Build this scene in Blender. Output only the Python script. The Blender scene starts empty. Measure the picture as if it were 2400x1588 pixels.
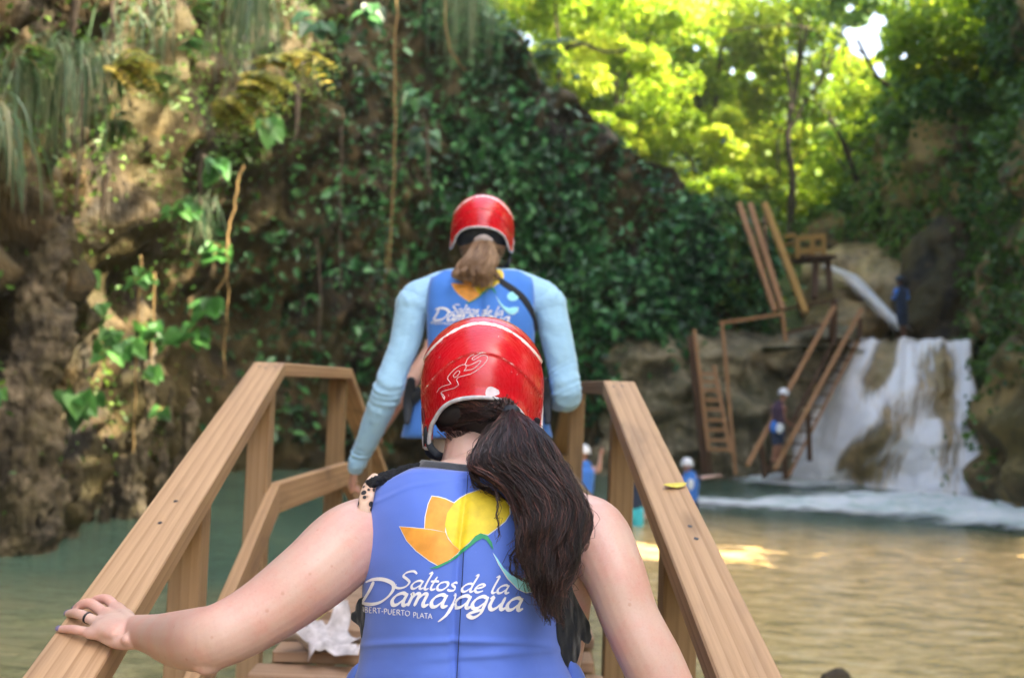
import bpy, math, random
import numpy as np
from mathutils import Vector, Matrix, noise
from mathutils.bvhtree import BVHTree
from mathutils.geometry import tessellate_polygon

random.seed(7)
rng = np.random.default_rng(7)
SC = bpy.context.scene
COL = SC.collection
R = math.radians

# ------------------------------------------------------------------ camera
FPX = 2333.0                       # focal length in photograph pixels (35 mm on a 36 mm sensor, 2400 px wide)
CAM = Vector((0.0, 0.0, 2.0))
YAW, PITCH, ROLL = R(0.66), R(2.75), R(2.2)
fwd = Vector((math.sin(YAW) * math.cos(PITCH), math.cos(YAW) * math.cos(PITCH), math.sin(PITCH)))
right0 = Vector((math.cos(YAW), -math.sin(YAW), 0))
up0 = right0.cross(fwd)
cr = right0 * math.cos(ROLL) + up0 * math.sin(ROLL)
cu = up0 * math.cos(ROLL) - right0 * math.sin(ROLL)
cam_d = bpy.data.cameras.new('camera')
cam = bpy.data.objects.new('camera', cam_d)
COL.objects.link(cam)
m = Matrix((cr, cu, -fwd)).transposed().to_4x4()
m.translation = CAM
cam.matrix_world = m
cam_d.lens = 35
cam_d.sensor_width = 36
cam_d.clip_start = 0.05
cam_d.clip_end = 2000
cam_d.dof.use_dof = True
cam_d.dof.focus_distance = 1.72
cam_d.dof.aperture_fstop = 3.5
cam_d.dof.aperture_blades = 0
SC.camera = cam

# ------------------------------------------------------------------ sky and sun
SUN_EL, SUN_AZ = R(43), R(114)      # azimuth measured clockwise from +Y (the way the bridge runs)
world = bpy.data.worlds.new('World')
SC.world = world
world.use_nodes = True
wn = world.node_tree
wn.nodes.clear()
wo = wn.nodes.new('ShaderNodeOutputWorld')
wb = wn.nodes.new('ShaderNodeBackground')
ws = wn.nodes.new('ShaderNodeTexSky')
ws.sky_type = 'NISHITA'
ws.sun_disc = False
ws.sun_elevation = SUN_EL
ws.sun_rotation = SUN_AZ
ws.air_density = 1.0
ws.dust_density = 6.5
ws.ozone_density = 0.6
wb.inputs['Strength'].default_value = 0.15
wn.links.new(ws.outputs[0], wb.inputs['Color'])
wn.links.new(wb.outputs[0], wo.inputs['Surface'])
sun_d = bpy.data.lights.new('sun', 'SUN')
sun_d.energy = 5.0
sun_d.angle = R(0.5)
sun_d.color = (1.0, 0.87, 0.66)
sun = bpy.data.objects.new('sun', sun_d)
COL.objects.link(sun)
to_sun = Vector((math.sin(SUN_AZ) * math.cos(SUN_EL), math.cos(SUN_AZ) * math.cos(SUN_EL), math.sin(SUN_EL)))
sun.rotation_euler = to_sun.to_track_quat('Z', 'Y').to_euler()
sun.location = (20, 0, 40)
SC.view_settings.view_transform = 'Standard'
SC.view_settings.look = 'None'
SC.view_settings.exposure = 2.8
SC.view_settings.gamma = 1.0
SC.render.engine = 'CYCLES'
SC.cycles.max_bounces = 6
SC.cycles.diffuse_bounces = 3
SC.cycles.glossy_bounces = 2
SC.cycles.transmission_bounces = 3
SC.cycles.transparent_max_bounces = 12
SC.cycles.caustics_reflective = False
SC.cycles.caustics_refractive = False
SC.cycles.sample_clamp_indirect = 4.0


# ------------------------------------------------------------------ helpers
def W(px, py, d):
    """point seen at photograph pixel (px, py), d metres in front of the camera"""
    return CAM + fwd * d + cr * ((px - 1200) / FPX * d) - cu * ((py - 794) / FPX * d)


def K(px, py, d):
    """the same for coordinates read off the 2370 px wide view"""
    return W(px * 1.01266, py * 1.01266, d)


def ray_plane(px, py, p0, n):
    dr = (W(px, py, 1.0) - CAM)
    t = (p0 - CAM).dot(n) / dr.dot(n)
    return CAM + dr * t


def zhit(px, py, z):
    return ray_plane(px, py, Vector((0, 0, z)), Vector((0, 0, 1)))


def link(o, parent=None):
    COL.objects.link(o)
    if parent is not None:
        o.parent = parent
        o.matrix_parent_inverse = Matrix.Translation(-Vector(PLOC[parent.name]))
    return o


PLOC = {}


def tag(o, label=None, cat=None, group=None, kind=None):
    if label:
        o['label'] = label
    if cat:
        o['category'] = cat
    if group:
        o['group'] = group
    if kind:
        o['kind'] = kind
    return o


def empty(name, loc, label=None, cat=None, group=None):
    o = bpy.data.objects.new(name, None)
    o.empty_display_size = 0.1
    COL.objects.link(o)
    o.location = loc
    PLOC[o.name] = tuple(loc)
    return tag(o, label, cat, group)


def mesh_obj(name, verts, faces, mat, parent=None, smooth=True, attrs=None):
    me = bpy.data.meshes.new(name)
    if isinstance(verts, np.ndarray) and isinstance(faces, np.ndarray):
        nf, k = faces.shape
        me.vertices.add(len(verts))
        me.vertices.foreach_set('co', verts.astype(np.float32).ravel())
        me.loops.add(nf * k)
        me.loops.foreach_set('vertex_index', faces.astype(np.int32).ravel())
        me.polygons.add(nf)
        me.polygons.foreach_set('loop_start', np.arange(0, nf * k, k, dtype=np.int32))
        me.polygons.foreach_set('loop_total', np.full(nf, k, dtype=np.int32))
        me.update(calc_edges=True)
    else:
        me.from_pydata([tuple(v) for v in verts], [], [tuple(f) for f in faces])
        me.update()
    if attrs:
        for an, (dom, vals) in attrs.items():
            a = me.attributes.new(an, 'FLOAT', dom)
            a.data.foreach_set('value', np.asarray(vals, dtype=np.float32))
    if smooth:
        me.polygons.foreach_set('use_smooth', np.ones(len(me.polygons), dtype=bool))
    if mat is not None:
        me.materials.append(mat)
    o = bpy.data.objects.new(name, me)
    PLOC[o.name] = (0, 0, 0)
    link(o, parent)
    return o


class MB:
    """collects closed shapes that end up in one mesh"""
    def __init__(s):
        s.v, s.f = [], []

    def add(s, vf):
        v, f = vf
        b = len(s.v)
        s.v += [Vector(x) for x in v]
        s.f += [tuple(i + b for i in q) for q in f]
        return s

    def build(s, name, mat, parent=None, smooth=True):
        return mesh_obj(name, s.v, s.f, mat, parent, smooth)


def catmull(pts, n):
    """n samples along a smooth curve through pts (tuples of any length)"""
    P = np.array([list(p) for p in pts], dtype=float)
    k = len(P)
    out = []
    for t in np.linspace(0, k - 1, n):
        i = min(int(t), k - 2)
        u = t - i
        p0, p1, p2, p3 = P[max(i - 1, 0)], P[i], P[i + 1], P[min(i + 2, k - 1)]
        out.append(0.5 * ((2 * p1) + (-p0 + p2) * u + (2 * p0 - 5 * p1 + 4 * p2 - p3) * u * u + (-p0 + 3 * p1 - 3 * p2 + p3) * u ** 3))
    return np.array(out)


def tube(pts, rads, sides=12, flat=None, seg=4, caps=True, smooth=True):
    """tapered closed tube; flat=(axis, factor) squashes its cross-section along axis"""
    if len(pts) == 1:
        pts = [pts[0], Vector(pts[0]) + Vector((0, 0, 1e-3))]
        rads = [rads[0]] * 2
    if smooth and seg > 1:
        a = catmull([(*p, r) for p, r in zip(pts, rads)], (len(pts) - 1) * seg + 1)
    else:
        a = np.array([(*p, r) for p, r in zip(pts, rads)])
    P = [Vector(x[:3]) for x in a]
    Rr = [max(float(x[3]), 1e-4) for x in a]
    if caps:
        d0 = (P[1] - P[0]).normalized()
        d1 = (P[-1] - P[-2]).normalized()
        r0, r1 = Rr[0], Rr[-1]
        pre = [(P[0] - d0 * (r0 * math.sin(t)), r0 * math.cos(t)) for t in (R(80), R(55), R(28))]
        post = [(P[-1] + d1 * (r1 * math.sin(t)), r1 * math.cos(t)) for t in (R(28), R(55), R(80))]
        P = [p for p, _ in pre] + P + [p for p, _ in post]
        Rr = [r for _, r in pre] + Rr + [r for _, r in post]
    d = (P[1] - P[0]).normalized()
    ref = Vector((0, 0, 1)) if abs(d.z) < 0.9 else Vector((1, 0, 0))
    if flat:
        ref = Vector(flat[0])
    s = d.cross(ref).normalized()
    V, F = [], []
    for i, p in enumerate(P):
        if i < len(P) - 1 and (P[i + 1] - p).length > 1e-7:
            d = (P[i + 1] - p).normalized()
        if flat:
            s = d.cross(ref)
            if s.length < 1e-4:
                s = Vector((1, 0, 0))
            s.normalize()
        else:
            s = (s - d * s.dot(d)).normalized()
        t = d.cross(s)
        for k in range(sides):
            an = 2 * math.pi * k / sides
            kf = flat[1] if flat else 1.0
            V.append(p + s * (math.cos(an) * Rr[i]) + t * (math.sin(an) * Rr[i] * kf))
    n = len(P)
    for i in range(n - 1):
        for k in range(sides):
            k2 = (k + 1) % sides
            F.append((i * sides + k, i * sides + k2, (i + 1) * sides + k2, (i + 1) * sides + k))
    F.append(tuple(reversed(range(sides))))
    F.append(tuple((n - 1) * sides + k for k in range(sides)))
    return V, F


def ellipsoid(c, rx, ry, rz, rot=None, nu=20, nv=12):
    V, F = [], []
    rot = rot or Matrix.Identity(3)
    c = Vector(c)
    V.append(c + rot @ Vector((0, 0, rz)))
    for j in range(1, nv):
        ph = math.pi * j / nv
        for i in range(nu):
            th = 2 * math.pi * i / nu
            V.append(c + rot @ Vector((rx * math.sin(ph) * math.cos(th), ry * math.sin(ph) * math.sin(th), rz * math.cos(ph))))
    V.append(c + rot @ Vector((0, 0, -rz)))
    for i in range(nu):
        F.append((0, 1 + i, 1 + (i + 1) % nu))
        F.append((len(V) - 1, 1 + (nv - 2) * nu + (i + 1) % nu, 1 + (nv - 2) * nu + i))
    for j in range(nv - 2):
        for i in range(nu):
            a, b = 1 + j * nu + i, 1 + j * nu + (i + 1) % nu
            F.append((a, a + nu, b + nu, b))
    return V, F


def box(c, sx, sy, sz, rot=None, bev=0.0):
    rot = rot or Matrix.Identity(3)
    c = Vector(c)
    if bev <= 0:
        V = [c + rot @ Vector((x * sx / 2, y * sy / 2, z * sz / 2)) for x in (-1, 1) for y in (-1, 1) for z in (-1, 1)]
        F = [(0, 1, 3, 2), (4, 6, 7, 5), (0, 4, 5, 1), (2, 3, 7, 6), (0, 2, 6, 4), (1, 5, 7, 3)]
        return V, F
    # chamfered along its long (x) edges
    y, z, b = sy / 2, sz / 2, bev
    ring = [(-y + b, -z), (y - b, -z), (y, -z + b), (y, z - b), (y - b, z), (-y + b, z), (-y, z - b), (-y, -z + b)]
    V, F = [], []
    xs = [-sx / 2, -sx / 2 + b, sx / 2 - b, sx / 2]
    for k, x in enumerate(xs):
        sc_ = 1 - (b / max(y, z) if k in (0, 3) else 0)
        for (a, e) in ring:
            V.append(c + rot @ Vector((x, a * sc_, e * sc_)))
    for k in range(3):
        for i in range(8):
            j = (i + 1) % 8
            F.append((k * 8 + i, (k + 1) * 8 + i, (k + 1) * 8 + j, k * 8 + j))
    F.append(tuple(range(8)))
    F.append(tuple(24 + i for i in reversed(range(8))))
    return V, F


def fuse(name, parts, voxel, smooth_it, mat, parent=None, disp=None):
    """one continuous skin over overlapping closed shapes"""
    mb = MB()
    for p in parts:
        mb.add(p)
    me = bpy.data.meshes.new(name + '_raw')
    me.from_pydata([tuple(v) for v in mb.v], [], mb.f)
    me.update()
    tmp = bpy.data.objects.new(name + '_raw', me)
    COL.objects.link(tmp)
    r = tmp.modifiers.new('r', 'REMESH')
    r.mode = 'VOXEL'
    r.voxel_size = voxel
    r.adaptivity = 0
    s = tmp.modifiers.new('s', 'SMOOTH')
    s.factor = 0.5
    s.iterations = smooth_it
    dg = bpy.context.evaluated_depsgraph_get()
    dg.update()
    out = bpy.data.meshes.new_from_object(tmp.evaluated_get(dg))
    bpy.data.objects.remove(tmp)
    bpy.data.meshes.remove(me)
    if disp:
        n = len(out.vertices)
        co = np.empty(n * 3, dtype=np.float32)
        out.vertices.foreach_get('co', co)
        no = np.empty(n * 3, dtype=np.float32)
        out.vertices.foreach_get('normal', no)
        co = co.reshape(-1, 3)
        no = no.reshape(-1, 3)
        dd = disp(co)
        co = co + no * dd[:, None]
        out.vertices.foreach_set('co', co.ravel())
    out.polygons.foreach_set('use_smooth', np.ones(len(out.polygons), dtype=bool))
    out.materials.clear()
    out.materials.append(mat)
    out.name = name
    o = bpy.data.objects.new(name, out)
    PLOC[o.name] = (0, 0, 0)
    link(o, parent)
    return o


def bvh_of(o):
    me = o.data
    return BVHTree.FromPolygons([v.co.copy() for v in me.vertices], [tuple(p.vertices) for p in me.polygons])


# ------------------------------------------------------------------ materials
MATS = {}


def new_mat(name):
    m_ = bpy.data.materials.new(name)
    m_.use_nodes = True
    m_.node_tree.nodes.clear()
    MATS[name] = m_
    return m_, m_.node_tree


class NT:
    def __init__(s, nt):
        s.nt = nt

    def n(s, t, **kw):
        nd = s.nt.nodes.new(t)
        for k, v in kw.items():
            if k in nd.inputs.keys() if isinstance(k, str) else False:
                nd.inputs[k].default_value = v
            else:
                setattr(nd, k, v)
        return nd

    def l(s, a, b):
        s.nt.links.new(a, b)

    def coords(s, kind='Object', scale=(1, 1, 1), randomise=False):
        tc = s.n('ShaderNodeTexCoord')
        mp = s.n('ShaderNodeMapping')
        mp.inputs['Scale'].default_value = scale
        if randomise:
            oi = s.n('ShaderNodeObjectInfo')
            mu = s.n('ShaderNodeMath', operation='MULTIPLY')
            mu.inputs[1].default_value = 37.0
            s.l(oi.outputs['Random'], mu.inputs[0])
            ad = s.n('ShaderNodeVectorMath', operation='ADD')
            s.l(tc.outputs[kind], ad.inputs[0])
            s.l(mu.outputs[0], ad.inputs[1])
            s.l(ad.outputs[0], mp.inputs['Vector'])
        else:
            s.l(tc.outputs[kind], mp.inputs['Vector'])
        return mp.outputs[0]

    def noise(s, vec, scale=1.0, detail=4, rough=0.55, dist=0.0):
        nd = s.n('ShaderNodeTexNoise')
        nd.inputs['Scale'].default_value = scale
        nd.inputs['Detail'].default_value = detail
        nd.inputs['Roughness'].default_value = rough
        nd.inputs['Distortion'].default_value = dist
        s.l(vec, nd.inputs['Vector'])
        return nd.outputs['Fac']

    def ramp(s, fac, stops):
        r = s.n('ShaderNodeValToRGB')
        el = r.color_ramp.elements
        while len(el) < len(stops):
            el.new(0.5)
        for e, (p, c) in zip(el, stops):
            e.position = p
            e.color = (*c, 1) if len(c) == 3 else c
        s.l(fac, r.inputs['Fac'])
        return r.outputs['Color']

    def gray(s, fac, a, b):
        mr = s.n('ShaderNodeMapRange', interpolation_type='SMOOTHSTEP')
        mr.inputs['From Min'].default_value = a
        mr.inputs['From Max'].default_value = b
        s.l(fac, mr.inputs['Value'])
        return mr.outputs['Result']

    def mix(s, fac, a, b, mode='MIX'):
        mx = s.n('ShaderNodeMix', data_type='RGBA', blend_type=mode)
        for sock, v in ((mx.inputs['Factor'], fac), (mx.inputs[6], a), (mx.inputs[7], b)):
            if hasattr(v, 'links') or hasattr(v, 'is_linked'):
                s.l(v, sock)
            elif isinstance(v, (int, float)):
                sock.default_value = v
            else:
                sock.default_value = (*v, 1) if len(v) == 3 else v
        return mx.outputs[2]

    def math(s, op, a, b=0.0, clamp=False):
        nd = s.n('ShaderNodeMath', operation=op, use_clamp=clamp)
        for sock, v in ((nd.inputs[0], a), (nd.inputs[1], b)):
            if isinstance(v, (int, float)):
                sock.default_value = v
            else:
                s.l(v, sock)
        return nd.outputs[0]

    def bump(s, h, strength=0.4, dist=0.02):
        b = s.n('ShaderNodeBump')
        b.inputs['Strength'].default_value = strength
        b.inputs['Distance'].default_value = dist
        s.l(h, b.inputs['Height'])
        return b.outputs['Normal']

    def principled(s, color, rough=0.6, normal=None, **kw):
        p = s.n('ShaderNodeBsdfPrincipled')
        for sock, v in ((p.inputs['Base Color'], color), (p.inputs['Roughness'], rough)):
            if hasattr(v, 'is_linked'):
                s.l(v, sock)
            elif isinstance(v, (int, float)):
                sock.default_value = v
            else:
                sock.default_value = (*v, 1)
        if normal is not None:
            s.l(normal, p.inputs['Normal'])
        for k, v in kw.items():
            sock = p.inputs[k.replace('_', ' ')]
            if hasattr(v, 'is_linked'):
                s.l(v, sock)
            else:
                sock.default_value = v
        return p

    def out(s, shader):
        o = s.n('ShaderNodeOutputMaterial')
        s.l(shader.outputs[0] if hasattr(shader, 'outputs') else shader, o.inputs['Surface'])


def simple(name, color, rough=0.6, var=0.0, vscale=8.0, bump=0.0, bscale=200.0, bdist=0.001, **kw):
    m_, nt = new_mat(name)
    t = NT(nt)
    col = color
    v = t.coords('Object')
    if var > 0:
        f = t.noise(v, vscale, 4)
        col = t.ramp(f, [(0.3, tuple(c * (1 - var) for c in color)), (0.7, tuple(min(1, c * (1 + var)) for c in color))])
    nrm = None
    if bump > 0:
        nrm = t.bump(t.noise(v, bscale, 3), bump, bdist)
    t.out(t.principled(col, rough, nrm, **kw))
    return m_


def wood_mat(name, light, dark, stain, grain=26.0, rough=0.75, dirt=0.5):
    m_, nt = new_mat(name)
    t = NT(nt)
    v = t.coords('Object', (1, 1, 1), True)
    # slow wander of the growth rings along the board
    mp = t.n('ShaderNodeMapping')
    mp.inputs['Scale'].default_value = (0.45, grain, grain)
    t.l(v, mp.inputs['Vector'])
    w = t.n('ShaderNodeTexWave', wave_type='RINGS', rings_direction='X', wave_profile='SAW')
    w.inputs['Scale'].default_value = 0.55
    w.inputs['Distortion'].default_value = 3.2
    w.inputs['Detail'].default_value = 3
    w.inputs['Detail Scale'].default_value = 0.8
    t.l(mp.outputs[0], w.inputs['Vector'])
    mp2 = t.n('ShaderNodeMapping')
    mp2.inputs['Scale'].default_value = (3.0, 160, 160)
    t.l(v, mp2.inputs['Vector'])
    fine = t.noise(mp2.outputs[0], 1.0, 4, 0.6)
    mp3 = t.n('ShaderNodeMapping')
    mp3.inputs['Scale'].default_value = (1.6, 7, 7)
    t.l(v, mp3.inputs['Vector'])
    big = t.noise(mp3.outputs[0], 1.0, 4, 0.6, 0.6)
    c = t.ramp(w.outputs['Fac'], [(0.0, light), (0.6, tuple(a * 0.68 + b * 0.32 for a, b in zip(light, dark))), (0.93, tuple(a * 0.15 + b * 0.85 for a, b in zip(light, dark))), (1.0, light)])
    c = t.mix(0.40, c, t.ramp(fine, [(0.3, dark), (0.7, light)]))
    c = t.mix(t.math('MULTIPLY', t.gray(big, 0.5, 0.78), dirt), c, stain)
    # a few knots
    vk = t.n('ShaderNodeTexVoronoi', feature='DISTANCE_TO_EDGE')
    vo = t.n('ShaderNodeTexVoronoi')
    mp4 = t.n('ShaderNodeMapping')
    mp4.inputs['Scale'].default_value = (1.5, 6.5, 6.5)
    t.l(v, mp4.inputs['Vector'])
    t.l(mp4.outputs[0], vo.inputs['Vector'])
    vo.inputs['Scale'].default_value = 1.0
    knot = t.ramp(vo.outputs['Distance'], [(0.07, (1, 1, 1)), (0.16, (0, 0, 0))])
    c = t.mix(t.math('MULTIPLY', knot, 0.45), c, tuple(x * 0.45 for x in dark))
    h = t.mix(0.5, w.outputs['Fac'], fine)
    t.out(t.principled(c, rough, t.bump(h, 0.25, 0.002)))
    return m_


def rock_mat(name, cols, moss, moss_amt=0.45, scale=0.7, bump=0.9, dist=0.12, wet=0.75, streak=0.5):
    m_, nt = new_mat(name)
    t = NT(nt)
    v = t.coords('Object')
    n1 = t.noise(v, scale, 6, 0.62, 0.4)
    n2 = t.noise(v, scale * 4.3, 5, 0.6)
    mp = t.n('ShaderNodeMapping')
    mp.inputs['Scale'].default_value = (2.2, 2.2, 0.35)
    t.l(v, mp.inputs['Vector'])
    st = t.noise(mp.outputs[0], scale * 1.6, 5, 0.65, 0.3)
    c = t.ramp(n1, [(0.28, cols[0]), (0.45, cols[1]), (0.58, cols[2]), (0.72, cols[3])])
    c = t.mix(t.math('MULTIPLY', t.gray(st, 0.48, 0.66), streak), c, cols[0])
    c = t.mix(t.math('MULTIPLY', t.gray(n2, 0.5, 0.7), 0.35), c, cols[3])
    n3 = t.noise(v, scale * 0.55 + 0.17, 5, 0.6, 0.8)
    c = t.mix(t.math('MULTIPLY', t.gray(n3, 0.42, 0.58), moss_amt), c, moss)
    h = t.math('ADD', t.math('MULTIPLY', n1, 1.0), t.math('ADD', t.math('MULTIPLY', n2, 0.6), st))
    t.out(t.principled(c, wet, t.bump(h, bump, dist)))
    return m_


def leaf_mat(name, c0, c1, c2, transl=0.35, rough=0.45, tcol=None):
    """colour differs from leaf to leaf through the 'rnd' face attribute"""
    m_, nt = new_mat(name)
    t = NT(nt)
    at = t.n('ShaderNodeAttribute', attribute_name='rnd')
    c = t.ramp(at.outputs['Fac'], [(0.0, c0), (0.5, c1), (1.0, c2)])
    p = t.principled(c, rough)
    tr = t.n('ShaderNodeBsdfTranslucent')
    if tcol:
        t.l(t.mix(1.0, c, tcol, 'MULTIPLY'), tr.inputs['Color'])
    else:
        t.l(c, tr.inputs['Color'])
    mx = t.n('ShaderNodeMixShader')
    mx.inputs[0].default_value = transl
    t.l(p.outputs[0], mx.inputs[1])
    t.l(tr.outputs[0], mx.inputs[2])
    t.out(mx)
    return m_


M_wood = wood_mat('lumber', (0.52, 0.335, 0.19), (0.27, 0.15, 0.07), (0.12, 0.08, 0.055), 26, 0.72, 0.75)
M_woodg = wood_mat('shaded_treated_lumber', (0.27, 0.175, 0.085), (0.16, 0.095, 0.04), (0.06, 0.04, 0.025), 26, 0.75, 0.5)  # treated tint, darkened further to carry the shade on right-hand timbers
M_plank = wood_mat('plank_lumber', (0.42, 0.28, 0.18), (0.22, 0.13, 0.08), (0.07, 0.045, 0.035), 22, 0.8, 0.8)
M_pole = wood_mat('pole_lumber', (0.42, 0.22, 0.10), (0.26, 0.125, 0.05), (0.12, 0.06, 0.03), 9, 0.8, 0.5)
M_poled = wood_mat('old_pole_lumber', (0.12, 0.06, 0.03), (0.07, 0.035, 0.018), (0.03, 0.02, 0.01), 9, 0.85, 0.5)
M_gold = wood_mat('golden_lumber', (0.45, 0.26, 0.07), (0.30, 0.16, 0.04), (0.2, 0.1, 0.03), 9, 0.8, 0.3)
M_nail = simple('nail_steel', (0.03, 0.025, 0.03), 0.5)
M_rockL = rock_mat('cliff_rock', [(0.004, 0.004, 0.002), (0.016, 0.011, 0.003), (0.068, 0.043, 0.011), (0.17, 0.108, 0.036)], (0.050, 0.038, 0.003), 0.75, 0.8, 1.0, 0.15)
M_rockT = rock_mat('tufa_rock', [(0.012, 0.010, 0.006), (0.055, 0.042, 0.024), (0.13, 0.10, 0.06), (0.30, 0.235, 0.16)], (0.055, 0.042, 0.006), 0.5, 2.2, 1.0, 0.10)
M_rockW = rock_mat('ledge_rock', [(0.03, 0.028, 0.018), (0.15, 0.125, 0.07), (0.34, 0.275, 0.16), (0.60, 0.50, 0.33)], (0.07, 0.075, 0.03), 0.45, 0.9, 1.0, 0.18)
M_rockF = rock_mat('falls_rock', [(0.10, 0.075, 0.035), (0.28, 0.20, 0.09), (0.46, 0.32, 0.15), (0.60, 0.44, 0.24)], (0.16, 0.14, 0.05), 0.45, 1.1, 0.9, 0.12, 0.35)
M_rockB = rock_mat('brown_bank', [(0.02, 0.015, 0.006), (0.12, 0.082, 0.026), (0.34, 0.23, 0.08), (0.60, 0.42, 0.18)], (0.10, 0.09, 0.012), 0.45, 0.5, 1.0, 0.2)
M_soil = rock_mat('forest_soil', [(0.02, 0.03, 0.006), (0.04, 0.06, 0.010), (0.06, 0.09, 0.012), (0.09, 0.11, 0.02)], (0.05, 0.09, 0.010), 0.5, 0.3, 1.0, 0.2)
M_bed = simple('river_bed', (0.25, 0.20, 0.12), 0.8, 0.3, 1.5)
M_bark = simple('bark', (0.045, 0.033, 0.018), 0.9, 0.4, 3, 0.8, 12, 0.03)
M_root = simple('root_bark', (0.085, 0.062, 0.042), 0.8, 0.4, 9)
M_vine = simple('vine_stem', (0.22, 0.14, 0.05), 0.8, 0.4, 5)
M_leafD = leaf_mat('dark_leaf', (0.006, 0.032, 0.012), (0.022, 0.098, 0.032), (0.09, 0.25, 0.07), 0.25)
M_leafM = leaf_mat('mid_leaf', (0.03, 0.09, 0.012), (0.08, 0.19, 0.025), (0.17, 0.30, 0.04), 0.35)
M_leafY = leaf_mat('sun_yellow_leaf', (0.10, 0.13, 0.012), (0.30, 0.31, 0.03), (0.62, 0.48, 0.08), 0.4)  # sunlight on the fronds put into the leaf colour
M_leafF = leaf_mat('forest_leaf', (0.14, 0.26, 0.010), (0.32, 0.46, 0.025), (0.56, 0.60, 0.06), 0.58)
M_leafB = leaf_mat('big_leaf', (0.035, 0.13, 0.025), (0.07, 0.23, 0.045), (0.13, 0.34, 0.07), 0.3)
M_grass = leaf_mat('hanging_grass_blade', (0.03, 0.09, 0.04), (0.10, 0.18, 0.08), (0.24, 0.25, 0.13), 0.3)


def stripes_mat(name, shader_fn):
    m_, nt = new_mat(name)
    shader_fn(NT(nt))
    return m_
# ------------------------------------------------------------------ foliage builders
def unit(a):
    return a / np.maximum(np.linalg.norm(a, axis=1, keepdims=True), 1e-9)


def leaf_arrays(C, N, size, aspect=0.5, updir=None, r=None):
    """six-point folded leaves: C centres, N facing normals, size lengths"""
    r = r or rng
    n = len(C)
    if updir is None:
        updir = r.normal(size=(n, 3)) + np.array([0, 0, -0.8])
    A = unit(updir - N * np.sum(updir * N, axis=1, keepdims=True))
    B = np.cross(N, A)
    L = size[:, None]
    Wd = L * aspect
    base = C - A * L * 0.5
    p1 = C - A * L * 0.18 + B * Wd * 0.5 + N * L * 0.08
    p2 = C + A * L * 0.18 + B * Wd * 0.42 + N * L * 0.04
    tip = C + A * L * 0.5 - N * L * 0.12
    p4 = C + A * L * 0.18 - B * Wd * 0.42 + N * L * 0.04
    p5 = C - A * L * 0.18 - B * Wd * 0.5 + N * L * 0.08
    V = np.stack([base, p1, p2, tip, p4, p5], axis=1).reshape(-1, 3)
    b = (np.arange(n) * 6)[:, None]
    F = np.concatenate([b + np.array([[0, 1, 2, 3]]), b + np.array([[0, 3, 4, 5]])], axis=0)
    return V, F


def leaves(name, C, N, size, mat, parent=None, aspect=0.5, updir=None, rnd=None):
    C, N, size = np.asarray(C, float), unit(np.asarray(N, float)), np.asarray(size, float)
    V, F = leaf_arrays(C, N, size, aspect, updir)
    n = len(C)
    if rnd is None:
        rnd = rng.random(n)
    at = np.concatenate([rnd, rnd])
    return mesh_obj(name, V, F, mat, parent, smooth=False, attrs={'rnd': ('FACE', at)})


def nz(x, y, z, s, o=0.0):
    return noise.noise(Vector((x * s + o, y * s + o * 1.7, z * s - o)))


def sheet(name, path, nu, nv, zbot, ztop, disp, inside, mat, cap=6.0):
    """a rock face swept along a plan path; disp(x, y, z, s) pushes it towards the inside"""
    P = catmull(path, nu)
    T = np.gradient(P, axis=0)
    T = unit(T)
    Nn = np.stack([-T[:, 1], T[:, 0]], axis=1)
    V = np.zeros((nu, nv + 1, 3))
    for i in range(nu):
        x, y = P[i][:2]
        n = Nn[i]
        ii = inside(x, y)
        if (ii[0] - x) * n[0] + (ii[1] - y) * n[1] < 0:
            n = -n
        zt = ztop(x, y)
        for j in range(nv):
            t = j / (nv - 1)
            z = zbot + (zt - zbot) * t
            d = disp(x, y, z, zt)
            V[i, j] = (x + n[0] * d, y + n[1] * d, z)
        V[i, nv] = (V[i, nv - 1, 0] - n[0] * cap, V[i, nv - 1, 1] - n[1] * cap, zt + 0.8)
    idx = np.arange(nu * (nv + 1)).reshape(nu, nv + 1)
    F = np.stack([idx[:-1, :-1], idx[1:, :-1], idx[1:, 1:], idx[:-1, 1:]], axis=-1).reshape(-1, 4)
    o = mesh_obj(name, V.reshape(-1, 3), F, mat)
    tag(o, kind='structure')
    G = V[:, :nv]
    du = np.gradient(G, axis=0)
    dv = np.gradient(G, axis=1)
    NN = np.cross(du, dv)
    NN /= np.maximum(np.linalg.norm(NN, axis=2, keepdims=True), 1e-9)
    # face the inside
    for i in range(nu):
        ii = inside(P[i][0], P[i][1])
        v = np.array([ii[0] - P[i][0], ii[1] - P[i][1], 0])
        if np.mean(NN[i] @ v) < 0:
            NN[i] *= -1
    return G, NN


def scatter(G, NN, count, dens, off, size, jit=0.6):
    """leaf centres over a sheet: dens(p) in 0..1, off (min, max) distance from the rock"""
    nu, nv = G.shape[:2]
    C, N, S = [], [], []
    tries = 0
    while len(C) < count and tries < count * 14:
        tries += 1
        i, j = rng.integers(0, nu - 1), rng.integers(0, nv - 1)
        a, b = rng.random(2)
        p = G[i, j] * (1 - a) * (1 - b) + G[i + 1, j] * a * (1 - b) + G[i, j + 1] * (1 - a) * b + G[i + 1, j + 1] * a * b
        dn = dens(p)
        if rng.random() > dn:
            continue
        n = NN[i, j]
        # mats of leaves stand off in lumps
        lump = max(0.0, nz(p[0], p[1], p[2], 0.9, 3.3) * 1.4 + 0.35)
        C.append(p + n * (off[0] + (off[1] - off[0]) * lump * rng.random() ** 0.5))
        N.append(n + np.array([0, 0, 0.45]) + rng.normal(size=3) * jit)
        S.append(size[0] + (size[1] - size[0]) * rng.random() ** 2)
    return np.array(C), np.array(N), np.array(S)


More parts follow.
